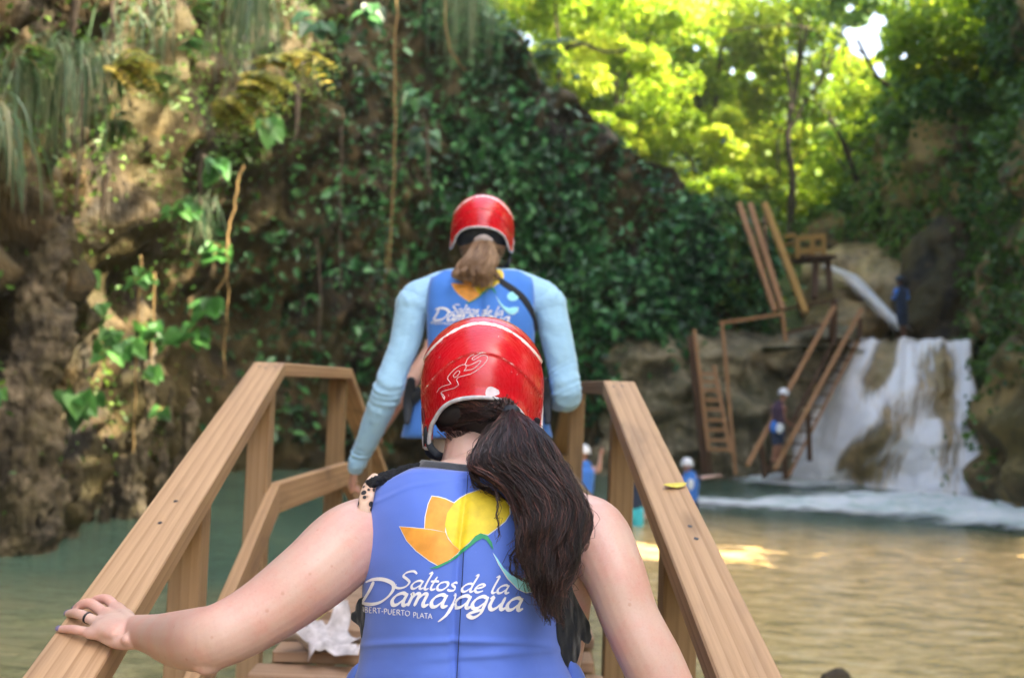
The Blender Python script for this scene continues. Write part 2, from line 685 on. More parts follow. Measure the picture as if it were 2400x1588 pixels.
# ------------------------------------------------------------------ ground, bed, cliffs
g = mesh_obj('ground', [(-260, -200, -1.3), (260, -200, -1.3), (260, 260, -1.3), (-260, 260, -1.3)], [(0, 1, 2, 3)], M_bed)
tag(g, kind='structure')


def fbm(x, y, z, s, o=0.0, k=3):
    a, t = 1.0, 0.0
    for _ in range(k):
        t += a * nz(x, y, z, s, o)
        s *= 2.1
        a *= 0.5
        o += 5.1
    return t


def gauss(d, r):
    return math.exp(-(d * d) / (r * r))


def dispL(x, y, z, zt):
    d = 0.85 * nz(x, y, z * 0.8, 0.32, 1.0) + 0.26 * nz(x, y, z, 0.85, 7.0) + 0.20 * fbm(x, y, z, 2.1, 2.0, 3) + 0.34 * (0.35 - abs(nz(x, y, z * 0.6, 1.3, 31.0)) * 2.0)
    d += 0.30 * nz(x, y, z * 0.18, 1.5, 4.0)
    d += 0.42 * (0.35 - abs(nz(x, y, z * 0.13, 1.9, 14.0)) * 2.2) + 0.16 * (0.4 - abs(nz(x, y, z * 0.25, 4.5, 24.0)) * 2)
    if y < 21:
        d += 0.20 * max(0, z - 3.4) if z < 9 else 1.12
    d -= 0.35 * gauss(z - 0.1, 0.7)
    # cave recess
    q = gauss(math.hypot(x + 4.5, (y - 19.4)), 2.1)
    d -= 3.4 * q * gauss(z - 3.4, 2.9)
    # flowstone columns at the near end
    q = gauss(y - 12.0, 0.55)
    d += q * (0.75 + 0.25 * math.sin(z * 2.4 + 0.5)) * (1 if z < 3.4 else max(0, 1 - (z - 3.4) / 1.2))
    q = gauss(y - 15.2, 0.35)
    d += q * 0.55 * max(0, 1 - max(0, z - 2.0) / 2.0)
    q = gauss(y - 13.6, 0.3)
    d += q * 0.6 * max(0, 1 - z / 1.4)
    q = gauss(y - 16.4, 0.3)
    d += q * 0.5 * max(0, 1 - max(0, z - 1.0) / 2.0)
    # ledges
    d += 0.10 * math.sin(z * 5.1 + 3.0 * nz(x, y, 0, 0.5, 9.0)) * (0.5 + nz(x, y, z, 0.4, 11.0))
    return d


def ztopL(x, y):
    if y < 21.5:
        return 15.0
    if x < 6.6:
        t = [(-5.5, 15), (-2.6, 13.0), (-0.5, 11.0), (1.2, 9.3), (3.2, 8.0), (4.8, 6.9), (6.0, 6.6), (6.6, 6.9)]
        for (a, za), (b, zb) in zip(t[:-1], t[1:]):
            if a <= x <= b:
                return za + (zb - za) * (x - a) / (b - a)
        return 15.0
    return 6.9


insideL = lambda x, y: (2.0, min(y, 17.0))
pathL = [(-6.4, 4.5), (-5.9, 7), (-5.7, 10.5), (-5.6, 13), (-5.5, 15.5), (-5.3, 18), (-4.7, 20.6), (-3.0, 22.6), (-0.6, 23.6), (2.0, 24.2), (4.2, 25.2), (6.0, 27.0), (7.4, 29.5)]
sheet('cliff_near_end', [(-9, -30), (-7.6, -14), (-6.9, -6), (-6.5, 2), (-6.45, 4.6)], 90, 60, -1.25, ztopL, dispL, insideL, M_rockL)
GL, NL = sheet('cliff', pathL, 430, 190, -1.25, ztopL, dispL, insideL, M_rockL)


def dispM(x, y, z, zt):
    d = 0.55 * nz(x, y, z, 0.5, 21.0) + 0.35 * fbm(x, y, z * 1.6, 1.1, 22.0, 3)
    s_ = math.sin(z * 4.4 + 2.2 * nz(x, y, 0, 0.6, 5.0))
    d += 0.13 * s_
    if z > zt - 0.5:
        d -= (z - zt + 0.5) * 1.3
    return d


# the low stratified ledge under the ladders, left of the falls
GM, NM = sheet('rock_ledge', [(1.6, 25.5), (2.6, 23.9), (4.4, 23.5), (6.0, 24.1), (7.6, 25.2), (8.6, 26.5)], 150, 60, -1.25,
               lambda x, y: 3.35 + 0.25 * nz(x, y, 0, 1.0, 3.0), dispM, lambda x, y: (4.0, 12.0), M_rockW, cap=3.0)
# upper rock face standing behind the ledge, the long poles lean on it
GU, NU = sheet('upper_rock_face', [(2.0, 26.2), (4.2, 26.0), (5.9, 26.6), (6.8, 28.0), (7.6, 31.0), (8.6, 35)], 130, 80, 3.0,
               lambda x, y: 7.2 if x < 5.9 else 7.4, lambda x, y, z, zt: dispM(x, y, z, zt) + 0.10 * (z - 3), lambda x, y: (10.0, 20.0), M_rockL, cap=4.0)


def dispR(x, y, z, zt):
    d = 0.8 * nz(x, y, z * 0.8, 0.35, 41.0) + 0.4 * nz(x, y, z, 0.9, 43.0) + 0.15 * fbm(x, y, z, 2.1, 44.0, 2)
    d += 0.14 * math.sin(z * 5 + 2 * nz(x, y, 0, 0.5, 6.0))
    d -= 0.17 * max(0, z - 1.5) if z < 6 else 0.76
    return d


def ztopR(x, y):
    if 2.5 < y < 14.5:  # unseen stretch kept low to let sun onto the shallows
        return 1.6 + 0.5 * nz(x, y, 0, 0.3, 3.0)
    if y < 22.0:
        return 22.5  # unseen part raised to block the sun from bridge and pool
    if y < 24.5:
        return 22.5 - (y - 22.0) * 4.5
    return max(6.5, 11.3 - (y - 24.5) * 0.9)


pathR = [(13, -30), (11.5, -14), (10.6, -5), (10.3, 5), (10.0, 12), (9.85, 16), (9.9, 18.5), (10.25, 20.5), (10.75, 22.2), (11.3, 23.8), (11.9, 26), (12.3, 29), (13.5, 33), (15, 38)]
GR, NR = sheet('right_cliff', pathR, 300, 130, -1.25, ztopR, dispR, lambda x, y: (2.0, min(y, 19.0)), M_rockB)


# hillside and stream bed above the falls
def hill_z(x, y):
    z = 3.25
    if y > 28:
        z += min(3.0, (y - 28) * 0.5)
    if y > 36:
        z += (y - 36) * 0.13
    if x > 11.5:
        z += min((x - 11.5) * 0.95, 20 if y < 34 else max(3.5, 20 - (y - 34) * 1.2))
    if x < 7.5:
        z += (7.5 - x) * 0.35 * min(1, max(0, (y - 28) / 8))
    z += 0.9 * nz(x, y, 0, 0.16, 1.0) * min(1, max(0, (y - 27) / 6)) + 0.25 * fbm(x, y, 0, 0.6, 2.0, 2)
    if y > 50:
        z += (y - 50) * 0.22
    return z


xs = np.linspace(-60, 80, 180)
ys = np.concatenate([np.linspace(24.4, 44, 70), np.linspace(46, 150, 50)])
V = np.array([(x, y, hill_z(x, y)) for y in ys for x in xs])
idx = np.arange(len(V)).reshape(len(ys), len(xs))
F = np.stack([idx[:-1, :-1], idx[:-1, 1:], idx[1:, 1:], idx[1:, :-1]], axis=-1).reshape(-1, 4)
cen = V[F].mean(axis=1)
keep = ~((cen[:, 1] < 26.5) & ((cen[:, 0] < 6.5)) | ((cen[:, 0] > 11.8) & (cen[:, 1] < 30)))
tag(mesh_obj('hillside', V, F[keep], M_soil), kind='structure')

# pale water-worn rock either side of the upper chute
c0, c1 = W(1934, 640, 33.5), W(2122, 786, 26.6)
mb = MB()
for (px, py, d, rx, ry, rz) in [(2030, 650, 33.0, 2.2, 1.8, 1.1), (2080, 700, 31.2, 1.3, 1.8, 1.2), (1950, 715, 31.0, 1.0, 1.3, 1.0), (1990, 765, 29.3, 1.2, 1.2, 0.7), (2160, 665, 33.0, 1.4, 1.6, 1.1)]:
    mb.add(ellipsoid(W(px, py, d), rx, ry, rz, None, 24, 16))


def rough(co, amp, s, o=0.0):
    return np.array([amp * fbm(c[0], c[1], c[2], s, o, 3) for c in co])


worn = fuse('worn_rock', [(mb.v, mb.f)], 0.14, 3, M_rockF, None, lambda co: rough(co, 0.28, 0.9, 3.0))
tag(worn, kind='structure')
mb = MB()
for (px, py, d, rx, ry, rz) in [(2175, 700, 28.3, 0.95, 1.0, 1.9), (2205, 760, 27.2, 0.9, 0.8, 1.3), (2235, 680, 27.5, 0.9, 1.0, 2.4)]:
    mb.add(ellipsoid(W(px, py, d), rx, ry, rz, None, 24, 16))
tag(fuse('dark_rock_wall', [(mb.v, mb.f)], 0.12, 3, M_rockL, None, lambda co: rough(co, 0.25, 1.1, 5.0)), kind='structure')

# brown earth bank sweeping up to the right behind the falls
mb = MB()
for (px, py, d, rx, ry, rz) in [(2060, 590, 37, 3.2, 2.6, 1.6), (2150, 500, 34, 2.4, 2.5, 2.2), (2240, 420, 31, 2.2, 2.6, 3.6), (2335, 330, 28.5, 2.2, 2.6, 3.6)]:
    mb.add(ellipsoid(W(px, py, d), rx, ry, rz, None, 24, 16))
tag(fuse('earth_bank', [(mb.v, mb.f)], 0.2, 3, M_rockB, None, lambda co: rough(co, 0.5, 0.5, 8.0)), kind='structure')



def scatter_obj(o, count, size, off, dens):
    me = o.data
    n = len(me.polygons)
    c = np.empty(n * 3, dtype=np.float32)
    me.polygons.foreach_get('center', c)
    nn = np.empty(n * 3, dtype=np.float32)
    me.polygons.foreach_get('normal', nn)
    c, nn = c.reshape(-1, 3), nn.reshape(-1, 3)
    k = rng.integers(0, n, count * 3)
    k = k[[rng.random() < dens(c[i]) for i in k]][:count]
    C = c[k] + nn[k] * rng.uniform(0, off, (len(k), 1)) + rng.normal(size=(len(k), 3)) * 0.08
    return C, nn[k] + np.array([0, 0, 0.5]) + rng.normal(size=(len(k), 3)) * 0.6, rng.uniform(*size, len(k))


bank = bpy.data.objects['earth_bank']
C, N, S = scatter_obj(bank, 15000, (0.14, 0.30), 0.5, lambda p: min(1, 0.18 + 1.5 * max(0, nz(p[0], p[1], p[2], 0.5, 30.0) + 0.15) + (p[0] > 12.2) * 0.3))
tag(leaves('bank_undergrowth', C, N, S, M_leafM, None, 0.6), 'patchy leaves growing on the brown slope right of the notch', 'undergrowth', None, 'stuff')

mb = MB()
for (px, py, d, rx, ry, rz) in [(1915, 850, 25.6, 0.9, 0.7, 0.9), (1960, 820, 25.8, 0.7, 0.7, 0.7), (1880, 930, 26.0, 0.8, 0.8, 1.0), (1835, 1030, 25.8, 0.7, 0.8, 1.1), (1800, 1090, 25.3, 0.7, 0.7, 0.7), (1850, 830, 25.4, 0.8, 0.7, 0.6)]:
    mb.add(ellipsoid(W(px, py, d), rx, ry, rz, None, 24, 16))
tag(fuse('stair_rock', [(mb.v, mb.f)], 0.08, 3, M_rockW, None, lambda co: rough(co, 0.16, 1.6, 5.0) - np.abs(rough(co * np.array([1, 1, 2.2]), 0.10, 2.4, 9.0))), kind='structure')

# ------------------------------------------------------------------ falls
uL0, uR0 = W(1985, 800, 25.2), W(2266, 788, 23.6)
uL1, uR1 = W(1845, 1126, 25.0), W(2292, 1168, 21.2)
zt = 0.5 * (uL0.z + uR0.z)


def falls_pt(u, v, off=0.0):
    """u across (0 left, 1 right), v down the drop"""
    a = uL0.lerp(uR0, u)
    b = uL1.lerp(uR1, u)
    p = a.lerp(b, v ** (1.15 if u > 0.5 else 0.9))
    p.z = (zt + 0.10 * noise.noise(Vector((u * 5, 3, 1))) + 0.06 * noise.noise(Vector((u * 17, 7, 1)))) * (1 - v) - 0.25 * v
    bulge = 0.75 * math.sin(math.pi * min(1, v * 1.1)) * gauss(u - 0.38, 0.28) + 0.35 * math.sin(math.pi * v) * gauss(u - 0.8, 0.25)
    rr = 0.26 * fbm(p.x, p.y, p.z, 1.1, 2.0, 3) * min(1, v * 4)
    step = 0.16 * math.sin(v * 9 + u * 7) * gauss(u - 0.4, 0.3)
    p.y -= bulge + rr + step + off
    p.x -= (bulge + off) * 0.25
    return p


nu_, nv_ = 110, 90
V, cov = [], []
for i in range(nu_):
    for j in range(nv_):
        V.append(falls_pt(-0.12 + 1.16 * i / (nu_ - 1), j / (nv_ - 1)))
idx = np.arange(nu_ * nv_).reshape(nu_, nv_)
F = np.stack([idx[:-1, :-1], idx[1:, :-1], idx[1:, 1:], idx[:-1, 1:]], axis=-1).reshape(-1, 4)
# close the top with a shelf running back to the pool above
tag(mesh_obj('falls_rock', np.array([tuple(v) for v in V]), F, M_rockF), kind='structure')
lipz = zt
shelf = [(7.4, 24.9), (9.0, 24.6), (10.2, 24.0), (11.6, 23.2), (12.6, 26), (12.6, 31), (6.5, 31)]
tag(mesh_obj('rock_shelf', [(x, y, lipz - 0.02) for x, y in shelf], [tuple(range(len(shelf)))], M_rockF, smooth=False), kind='structure')


def water_fall_mat(name, white=(0.93, 0.92, 0.93), warm=(0.70, 0.55, 0.36), lo=0.42, hi=0.62):
    m_, nt = new_mat(name)
    t = NT(nt)
    v = t.coords('UV')
    mp = t.n('ShaderNodeMapping')
    mp.inputs['Scale'].default_value = (26, 2.2, 1)
    t.l(v, mp.inputs['Vector'])
    n1 = t.noise(mp.outputs[0], 1.0, 6, 0.65, 0.6)
    mp2 = t.n('ShaderNodeMapping')
    mp2.inputs['Scale'].default_value = (90, 9, 1)
    t.l(v, mp2.inputs['Vector'])
    n2 = t.noise(mp2.outputs[0], 1.0, 4, 0.6)
    at = t.n('ShaderNodeAttribute', attribute_name='cover')
    s_ = t.math('ADD', at.outputs['Fac'], t.math('ADD', t.math('MULTIPLY', n1, 1.1), t.math('MULTIPLY', n2, 0.5)))
    alpha = t.gray(s_, 0.74, 1.42)
    c = t.mix(t.gray(n2, 0.35, 0.6), warm, white)
    c = t.mix(t.gray(s_, 1.1, 1.6), c, white)
    p = t.principled(c, 0.45, t.bump(t.math('ADD', n1, t.math('MULTIPLY', n2, 0.5)), 0.8, 0.08))
    tr = t.n('ShaderNodeBsdfTransparent')
    mx = t.n('ShaderNodeMixShader')
    t.l(alpha, mx.inputs[0])
    t.l(tr.outputs[0], mx.inputs[1])
    t.l(p.outputs[0], mx.inputs[2])
    t.out(mx)
    return m_


M_fall = water_fall_mat('falling_water')


def cover(u, v):
    # left stream sweeping down and to the left
    c = gauss(u - (0.17 - 0.10 * v), 0.10 + 0.09 * v) * 1.15
    # thin diagonal run across the middle rock
    c += 0.75 * gauss((u - 0.46) + (v - 0.30) * 0.75, 0.09) * (1 if v > 0.2 else 0.4)
    c += 0.45 * gauss((u - 0.5) + (v - 0.72) * 1.2, 0.08) * (1 if v > 0.5 else 0.0)
    # curtain left of the brown band
    c += 0.85 * gauss(u - 0.52, 0.07) * gauss(v - 0.1, 0.35)
    # broad right curtain
    c += 1.1 * gauss(u - (0.70 + 0.02 * v), 0.13) * min(1, max(0.12, (v - 0.22) * 2.2))
    c += 0.95 * gauss(u - 0.96, 0.06)
    c += 0.5 * gauss(u - 0.80, 0.3) * gauss(v, 0.07)
    c += 0.7 * gauss(v - 1.0, 0.10)
    # dark rocks showing
    c -= 0.55 * gauss(u - 0.36, 0.09) * gauss(v - 0.15, 0.17)
    c -= 0.5 * gauss(u - 0.36, 0.13) * gauss(v - 0.80, 0.14)
    c -= 0.45 * gauss(u - 0.80, 0.06) * gauss(v - 0.35, 0.25)
    return c * 0.95 - 0.06


def fall_sheet(name, fn, u0, u1, nu, nv, covf, mat):
    V, uv, cv = [], [], []
    for i in range(nu):
        for j in range(nv):
            u, v = u0 + (u1 - u0) * i / (nu - 1), j / (nv - 1)
            V.append(tuple(fn(u, v)))
            uv.append((u, v))
            cv.append(covf(u, v))
    idx = np.arange(nu * nv).reshape(nu, nv)
    F = np.stack([idx[:-1, :-1], idx[1:, :-1], idx[1:, 1:], idx[:-1, 1:]], axis=-1).reshape(-1, 4)
    o = mesh_obj(name, np.array(V), F, mat, None, True, {'cover': ('POINT', cv)})
    ul = o.data.uv_layers.new(name='UVMap')
    uv = np.array(uv)
    ul.data.foreach_set('uv', uv[F.ravel()].astype(np.float32).ravel())
    return o


w1 = fall_sheet('waterfall', lambda u, v: falls_pt(u, v, 0.06 + 0.10 * v), -0.10, 1.02, 110, 70, cover, M_fall)
tag(w1, kind='structure')
# upper chute
dirc = (c1 - c0)
sidec = dirc.cross(Vector((0, 0, 1))).normalized()


def chute(u, v):
    cl = [(*W(1934, 634, 30.4), 0.22), (*W(1990, 657, 29.6), 0.42), (*W(2036, 703, 28.4), 0.32), (*W(2080, 750, 27.2), 0.30), (*W(2118, 784, 26.2), 0.24)]
    q = catmull(cl, 5)
    t = v * 4
    i = min(int(t), 3)
    a, b = q[i], q[i + 1]
    f = t - i
    c = a * (1 - f) + b * f
    s = Vector((0.85, 0.2, -0.1)).normalized()
    return Vector(c[:3]) + s * ((u - 0.5) * 2 * c[3] * 1.25) + Vector((0, -0.12 - 0.12 * math.sin(math.pi * u), 0.18 * math.sin(math.pi * u)))


w2 = fall_sheet('waterfall_chute', chute, 0, 1, 24, 60, lambda u, v: 1.0 * gauss(u - 0.5, 0.40) - 0.25, M_fall)
tag(w2, kind='structure')

# ------------------------------------------------------------------ pool
m_, nt = new_mat('pool_water')
t = NT(nt)
v = t.coords('Object')
sx = t.n('ShaderNodeSeparateXYZ')
t.l(v, sx.inputs[0])
wob = t.noise(v, 0.45, 4, 0.6)
# sandy shallows: right of the bridge, nearer than about 15 m
yy = t.math('ADD', sx.outputs['Y'], t.math('MULTIPLY', t.math('SUBTRACT', wob, 0.5), 2.4))
yy = t.math('SUBTRACT', yy, t.math('MULTIPLY', sx.outputs['X'], -0.12))
near = t.ramp(t.math('DIVIDE', yy, 30.0), [(0.475, (1, 1, 1)), (0.575, (0, 0, 0))])
xx = t.math('ADD', sx.outputs['X'], t.math('MULTIPLY', t.math('SUBTRACT', wob, 0.5), 2.0))
rgt = t.gray(t.math('ADD', t.math('MULTIPLY', xx, 0.2), 0.5), 0.35, 0.95)
nearL = t.ramp(t.math('DIVIDE', yy, 30.0), [(0.17, (1, 1, 1)), (0.32, (0, 0, 0))])
sandm = t.math('MAXIMUM', t.math('MULTIPLY', near, rgt), t.math('MULTIPLY', nearL, 0.55))
mp = t.n('ShaderNodeMapping')
mp.inputs['Scale'].default_value = (0.9, 2.3, 1)
t.l(v, mp.inputs['Vector'])
pat = t.noise(mp.outputs[0], 2.3, 5, 0.65, 0.5)
pat2 = t.noise(mp.outputs[0], 4.6, 4, 0.6, 0.6)
sand = t.ramp(pat, [(0.32, (0.28, 0.19, 0.06)), (0.44, (0.62, 0.41, 0.15)), (0.55, (0.88, 0.59, 0.27)), (0.68, (0.98, 0.74, 0.44))])
sand = t.mix(t.math('MULTIPLY', t.gray(pat2, 0.42, 0.62), 0.35), sand, (0.16, 0.15, 0.06))
olive = t.ramp(pat, [(0.3, (0.14, 0.14, 0.055)), (0.5, (0.34, 0.31, 0.13)), (0.75, (0.52, 0.46, 0.22))])
nf = t.ramp(t.math('DIVIDE', yy, 30.0), [(0.24, (1, 1, 1)), (0.42, (0, 0, 0))])
sand = t.mix(t.math('MULTIPLY', nf, 0.5), sand, olive)
teal = t.ramp(wob, [(0.3, (0.04, 0.085, 0.065)), (0.6, (0.08, 0.14, 0.10)), (0.75, (0.16, 0.20, 0.11))])
c = t.mix(sandm, teal, sand)
rip = t.n('ShaderNodeMapping')
rip.inputs['Scale'].default_value = (1.6, 3.6, 1)
t.l(v, rip.inputs['Vector'])
h1 = t.noise(rip.outputs[0], 2.2, 4, 0.6, 0.8)
h2 = t.noise(rip.outputs[0], 5.0, 3, 0.5, 0.5)
nrm = t.bump(t.math('ADD', h1, t.math('MULTIPLY', h2, 0.35)), 0.8, 0.05)
p = t.principled(c, 0.08, nrm, IOR=1.33)
t.out(p)
M_water = m_
nx, ny = 60, 90
V = np.array([(x, y, 0.0) for y in np.linspace(-14, 27, ny) for x in np.linspace(-10, 13.5, nx)])
idx = np.arange(len(V)).reshape(ny, nx)
F = np.stack([idx[:-1, :-1], idx[:-1, 1:], idx[1:, 1:], idx[1:, :-1]], axis=-1).reshape(-1, 4)
tag(mesh_obj('pool_water', V, F, M_water), kind='structure')

# churned foam under the falls
m_, nt = new_mat('foam')
t = NT(nt)
v = t.coords('Object')
mp = t.n('ShaderNodeMapping')
mp.inputs['Scale'].default_value = (0.7, 1.5, 1)
t.l(v, mp.inputs['Vector'])
n1 = t.noise(mp.outputs[0], 1.0, 6, 0.68, 0.7)
n2 = t.noise(v, 6, 4, 0.6)
at = t.n('ShaderNodeAttribute', attribute_name='cover')
s_ = t.math('ADD', at.outputs['Fac'], t.math('ADD', n1, t.math('MULTIPLY', n2, 0.25)))
p = t.principled(t.mix(t.gray(n1, 0.35, 0.6), (0.55, 0.66, 0.62), (0.85, 0.86, 0.86)), 0.6, t.bump(t.math('ADD', n1, n2), 0.9, 0.08))
tr = t.n('ShaderNodeBsdfTransparent')
mx = t.n('ShaderNodeMixShader')
t.l(t.gray(s_, 0.78, 1.30), mx.inputs[0])
t.l(tr.outputs[0], mx.inputs[1])
t.l(p.outputs[0], mx.inputs[2])
t.out(mx)
M_foam = m_
V, cv = [], []
X, Y = np.linspace(1.5, 10.6, 110), np.linspace(13.8, 25.0, 120)
for y in Y:
    for x in X:
        c = 0
        c += 1.0 * gauss(x - 8.2, 2.3) * gauss(y - 19.0, 1.9)
        c += 0.9 * gauss(x - 9.6, 1.6) * gauss(y - 17.2, 1.7)
        c += 0.85 * gauss(x - 6.9, 1.3) * gauss(y - 23.6, 1.1)
        c += 0.62 * gauss(x - 5.0, 2.2) * gauss(y - 18.5, 0.9)
        c += 0.5 * gauss(x - 9.0, 1.4) * gauss(y - 20.8, 1.2)
        V.append((x, y, 0.006 + 0.16 * min(1.1, c) * (0.6 + fbm(x, y, 0, 1.4, 3.0, 3))))
        cv.append(min(1.1, c))
V = np.array(V)
V[:, 2] = np.maximum(V[:, 2], 0.006)
idx = np.arange(len(V)).reshape(len(Y), len(X))
F = np.stack([idx[:-1, :-1], idx[:-1, 1:], idx[1:, 1:], idx[1:, :-1]], axis=-1).reshape(-1, 4)
o = mesh_obj('water_foam', V, F, M_foam, None, True, {'cover': ('POINT', cv)})
tag(o, kind='structure')

# a half sunk stump in the shallows
b0 = zhit(1962, 1600, 0)
st = fuse('tree_stump', [ellipsoid(b0 + Vector((0, 0, -0.06)), 0.13, 0.1, 0.16), ellipsoid(b0 + Vector((0.12, 0.02, -0.09)), 0.1, 0.08, 0.12)], 0.012, 3, M_bark, None,
          lambda co: rough(co, 0.02, 9.0))
tag(st, 'dark brown stump poking out of the sandy shallows at the bottom of the picture', 'stump')

# ------------------------------------------------------------------ plants on the rock
M_leafB2 = leaf_mat('glossy_leaf', (0.02, 0.10, 0.03), (0.05, 0.20, 0.06), (0.14, 0.36, 0.12), 0.25, 0.35)
def pxy(p):
    q = Vector(p) - CAM
    d = q.dot(fwd)
    return 1200 + q.dot(cr) / d * FPX, 794 - q.dot(cu) / d * FPX, d


def densC(p):
    x, y, z = p
    if y < -8 or z < 0.6:
        return 0
    d = 0
    if 17.6 < y < 21.6 and x < -2.4 and z < 6.2:    # the dark recess
        return 0.035
    if y > 20.5:                                   # right half of the left cliff: thick green
        k = 0.15 + 0.85 * min(1, max(0, (x + 2.6) / 2.2))
        zl = 4.6 if x < 0 else 3.6 - 0.3 * max(0, x)   # lower edge of the growth
        if x > -2.5:
            d = k * (1 if z > zl else max(0, 1 - (zl - z) / 2.2) * 0.55)
        else:
            d = 0.16
        d *= (0.35 + 1.1 * max(0, nz(x, y, z, 0.7, 2.2) + 0.45)) * min(1, 0.10 + 2.0 * max(0, nz(x, y, z * 0.7, 0.42, 66.0) + 0.32))
    else:
        d = 0.03 + 0.55 * max(0, nz(x, y, z, 0.55, 12.2) + 0.05)
        if z > 4.5:
            d += 0.2
    return min(1, d)


C, N, S = scatter(GL, NL, 50000, densC, (0.02, 1.15), (0.10, 0.27), 0.7)
m1 = C[:, 1] > 20.5
zone = np.array([nz(c[0], c[1], c[2], 0.6, 5.0) for c in C])
rn = np.clip(0.45 + zone * 0.7 + rng.normal(size=len(C)) * 0.22, 0, 1)
o = leaves('cliff_creeper', C[m1], N[m1], S[m1], M_leafD, None, 0.62, None, rn[m1])
tag(o, 'dense dark green creeper covering the cliff behind the red helmets', 'creeper', None, 'stuff')
m2 = ~m1
o = leaves('cliff_moss_plants', C[m2], N[m2], S[m2] * 0.5, M_leafM, None, 0.5, None, rn[m2])
tag(o, 'small mixed leaves growing on the mossy overhanging cliff at left', 'undergrowth', None, 'stuff')

C, N, S = scatter(GL, NL, 5200, lambda p: (densC(p) * (0.2 + 1.6 * max(0, nz(p[0], p[1], p[2], 0.8, 77.0))) if p[1] > 20.5 else 0), (0.25, 1.5), (0.18, 0.36), 0.8)
tag(leaves('large_leaf_creeper', C, N, S, M_leafB2, None, 0.55), 'larger glossy leaves standing out from the dark creeper on the cliff', 'creeper', None, 'stuff')
C, N, S = scatter(GU, NU, 7000, lambda p: (0.12 + 0.9 * (p[2] > 6.0) + 0.5 * (p[2] > 4.6) * (p[0] > 5.6)), (0.02, 0.7), (0.10, 0.22), 0.7)
tag(leaves('ledge_creeper', C, N, S, M_leafM, None, 0.6), 'green creeper over the dark rock above the leaning poles', 'creeper', None, 'stuff')


def densR(p):
    x, y, z = p
    if y < 8:
        return 0.15
    d = 0.25 + 1.2 * max(0, nz(x, y, z, 0.6, 17.0) + 0.25)
    if z < 3.1 and y < 22:
        d *= 0.10 + 0.5 * max(0, z - 2.3)
    return min(1, d)


C, N, S = scatter(GR, NR, 30000, densR, (0.02, 0.7), (0.12, 0.26), 0.7)
tag(leaves('bank_creeper', C, N, S, M_leafM, None, 0.6, None, np.clip(0.35 + rng.normal(size=len(C)) * 0.25, 0, 1)), 'leafy creeper hanging down the right cliff beside the falls', 'creeper', None, 'stuff')

# undergrowth on the hillside behind
n = 26000
hx, hy = rng.uniform(-14, 40, n), rng.uniform(29, 75, n)
hz = np.array([hill_z(a, b) for a, b in zip(hx, hy)])
C = np.stack([hx, hy, hz + rng.random(n) ** 2 * 1.8], axis=1)
kp = ~((hx > 8.6) & (hx < 13.0) & (hy < 36))
kp &= hy > -1
C = C[kp]
tag(leaves('forest_undergrowth', C, rng.normal(size=C.shape) + np.array([0, -0.2, 1.0]), rng.uniform(0.2, 0.42, len(C)), M_leafF, None, 0.55),
    'bright green undergrowth on the hillside beyond the falls', 'undergrowth', None, 'stuff')


# flowstone columns at the waterline of the left cliff
def column(name, pts, d, rr, flat=1.0):
    P_ = [K(x, y, dd) for x, y, dd in pts]
    return tube(P_, rr, 18, (fwd, flat), 4)


cols = [column('a', [(150, 520, 11.6), (110, 620, 11.3), (85, 720, 11.2), (95, 800, 11.2), (62, 900, 11.0), (60, 1020, 10.9), (70, 1130, 10.9), (60, 1270, 10.9)], 11, [0.16, 0.24, 0.30, 0.34, 0.30, 0.33, 0.34, 0.36]),
        column('b', [(150, 700, 11.3), (140, 790, 11.2), (122, 860, 11.2)], 11, [0.10, 0.17, 0.08]),
        column('c', [(118, 930, 11.0), (122, 1040, 10.9), (112, 1160, 10.9), (95, 1260, 10.9)], 11, [0.10, 0.14, 0.14, 0.17]),
        column('d', [(185, 1090, 12.0), (165, 1160, 11.9), (150, 1250, 11.9)], 11, [0.07, 0.13, 0.17]),
        column('e', [(258, 1110, 13.2), (248, 1160, 13.2), (240, 1215, 13.2)], 11, [0.06, 0.10, 0.13]),
        column('f', [(362, 760, 14.2), (345, 860, 14.0), (340, 960, 13.9), (315, 1060, 13.8), (300, 1130, 13.8), (305, 1200, 13.8)], 11, [0.05, 0.08, 0.12, 0.20, 0.24, 0.30]),
        column('g', [(300, 1010, 13.7), (275, 1030, 13.6), (240, 1010, 13.6)], 11, [0.12, 0.08, 0.05]),
        column('h', [(455, 850, 15.0), (445, 940, 14.8), (430, 1040, 14.7), (420, 1150, 14.7)], 11, [0.05, 0.09, 0.14, 0.22]),
        column('i', [(395, 900, 14.6), (385, 1000, 14.5), (372, 1120, 14.4)], 11, [0.05, 0.07, 0.13])]
for i_, c_ in enumerate(cols):
    if i_ in (1, 2):
        continue
    prt = [cols[0], cols[1], cols[2]] if i_ == 0 else [c_]
    o = fuse('rock_column', prt, 0.035, 2, M_rockT, None, lambda co: rough(co, 0.09, 2.6, 3.0) - np.abs(rough(co * np.array([1, 1, 0.3]), 0.16, 6.0, 8.0)) + rough(co, 0.035, 14.0, 1.0))
    tag(o, kind='structure')

# ------------------------------------------------------------------ single plants
def limb_path(p0, p1, sag=0.0, wob=0.1, n=7):
    p0, p1 = Vector(p0), Vector(p1)
    out = []
    L = (p1 - p0).length
    o = random.random() * 50
    for i in range(n):
        t = i / (n - 1)
        q = p0.lerp(p1, t)
        q += Vector((nz(t * 3, o, 0, 1), nz(o, t * 3, 1, 1), nz(t * 3, 2, o, 1))) * (wob * L * math.sin(math.pi * t) + wob * L * 0.15 * t)
        q.z -= sag * L * 4 * t * (1 - t)
        out.append(q)
    return out


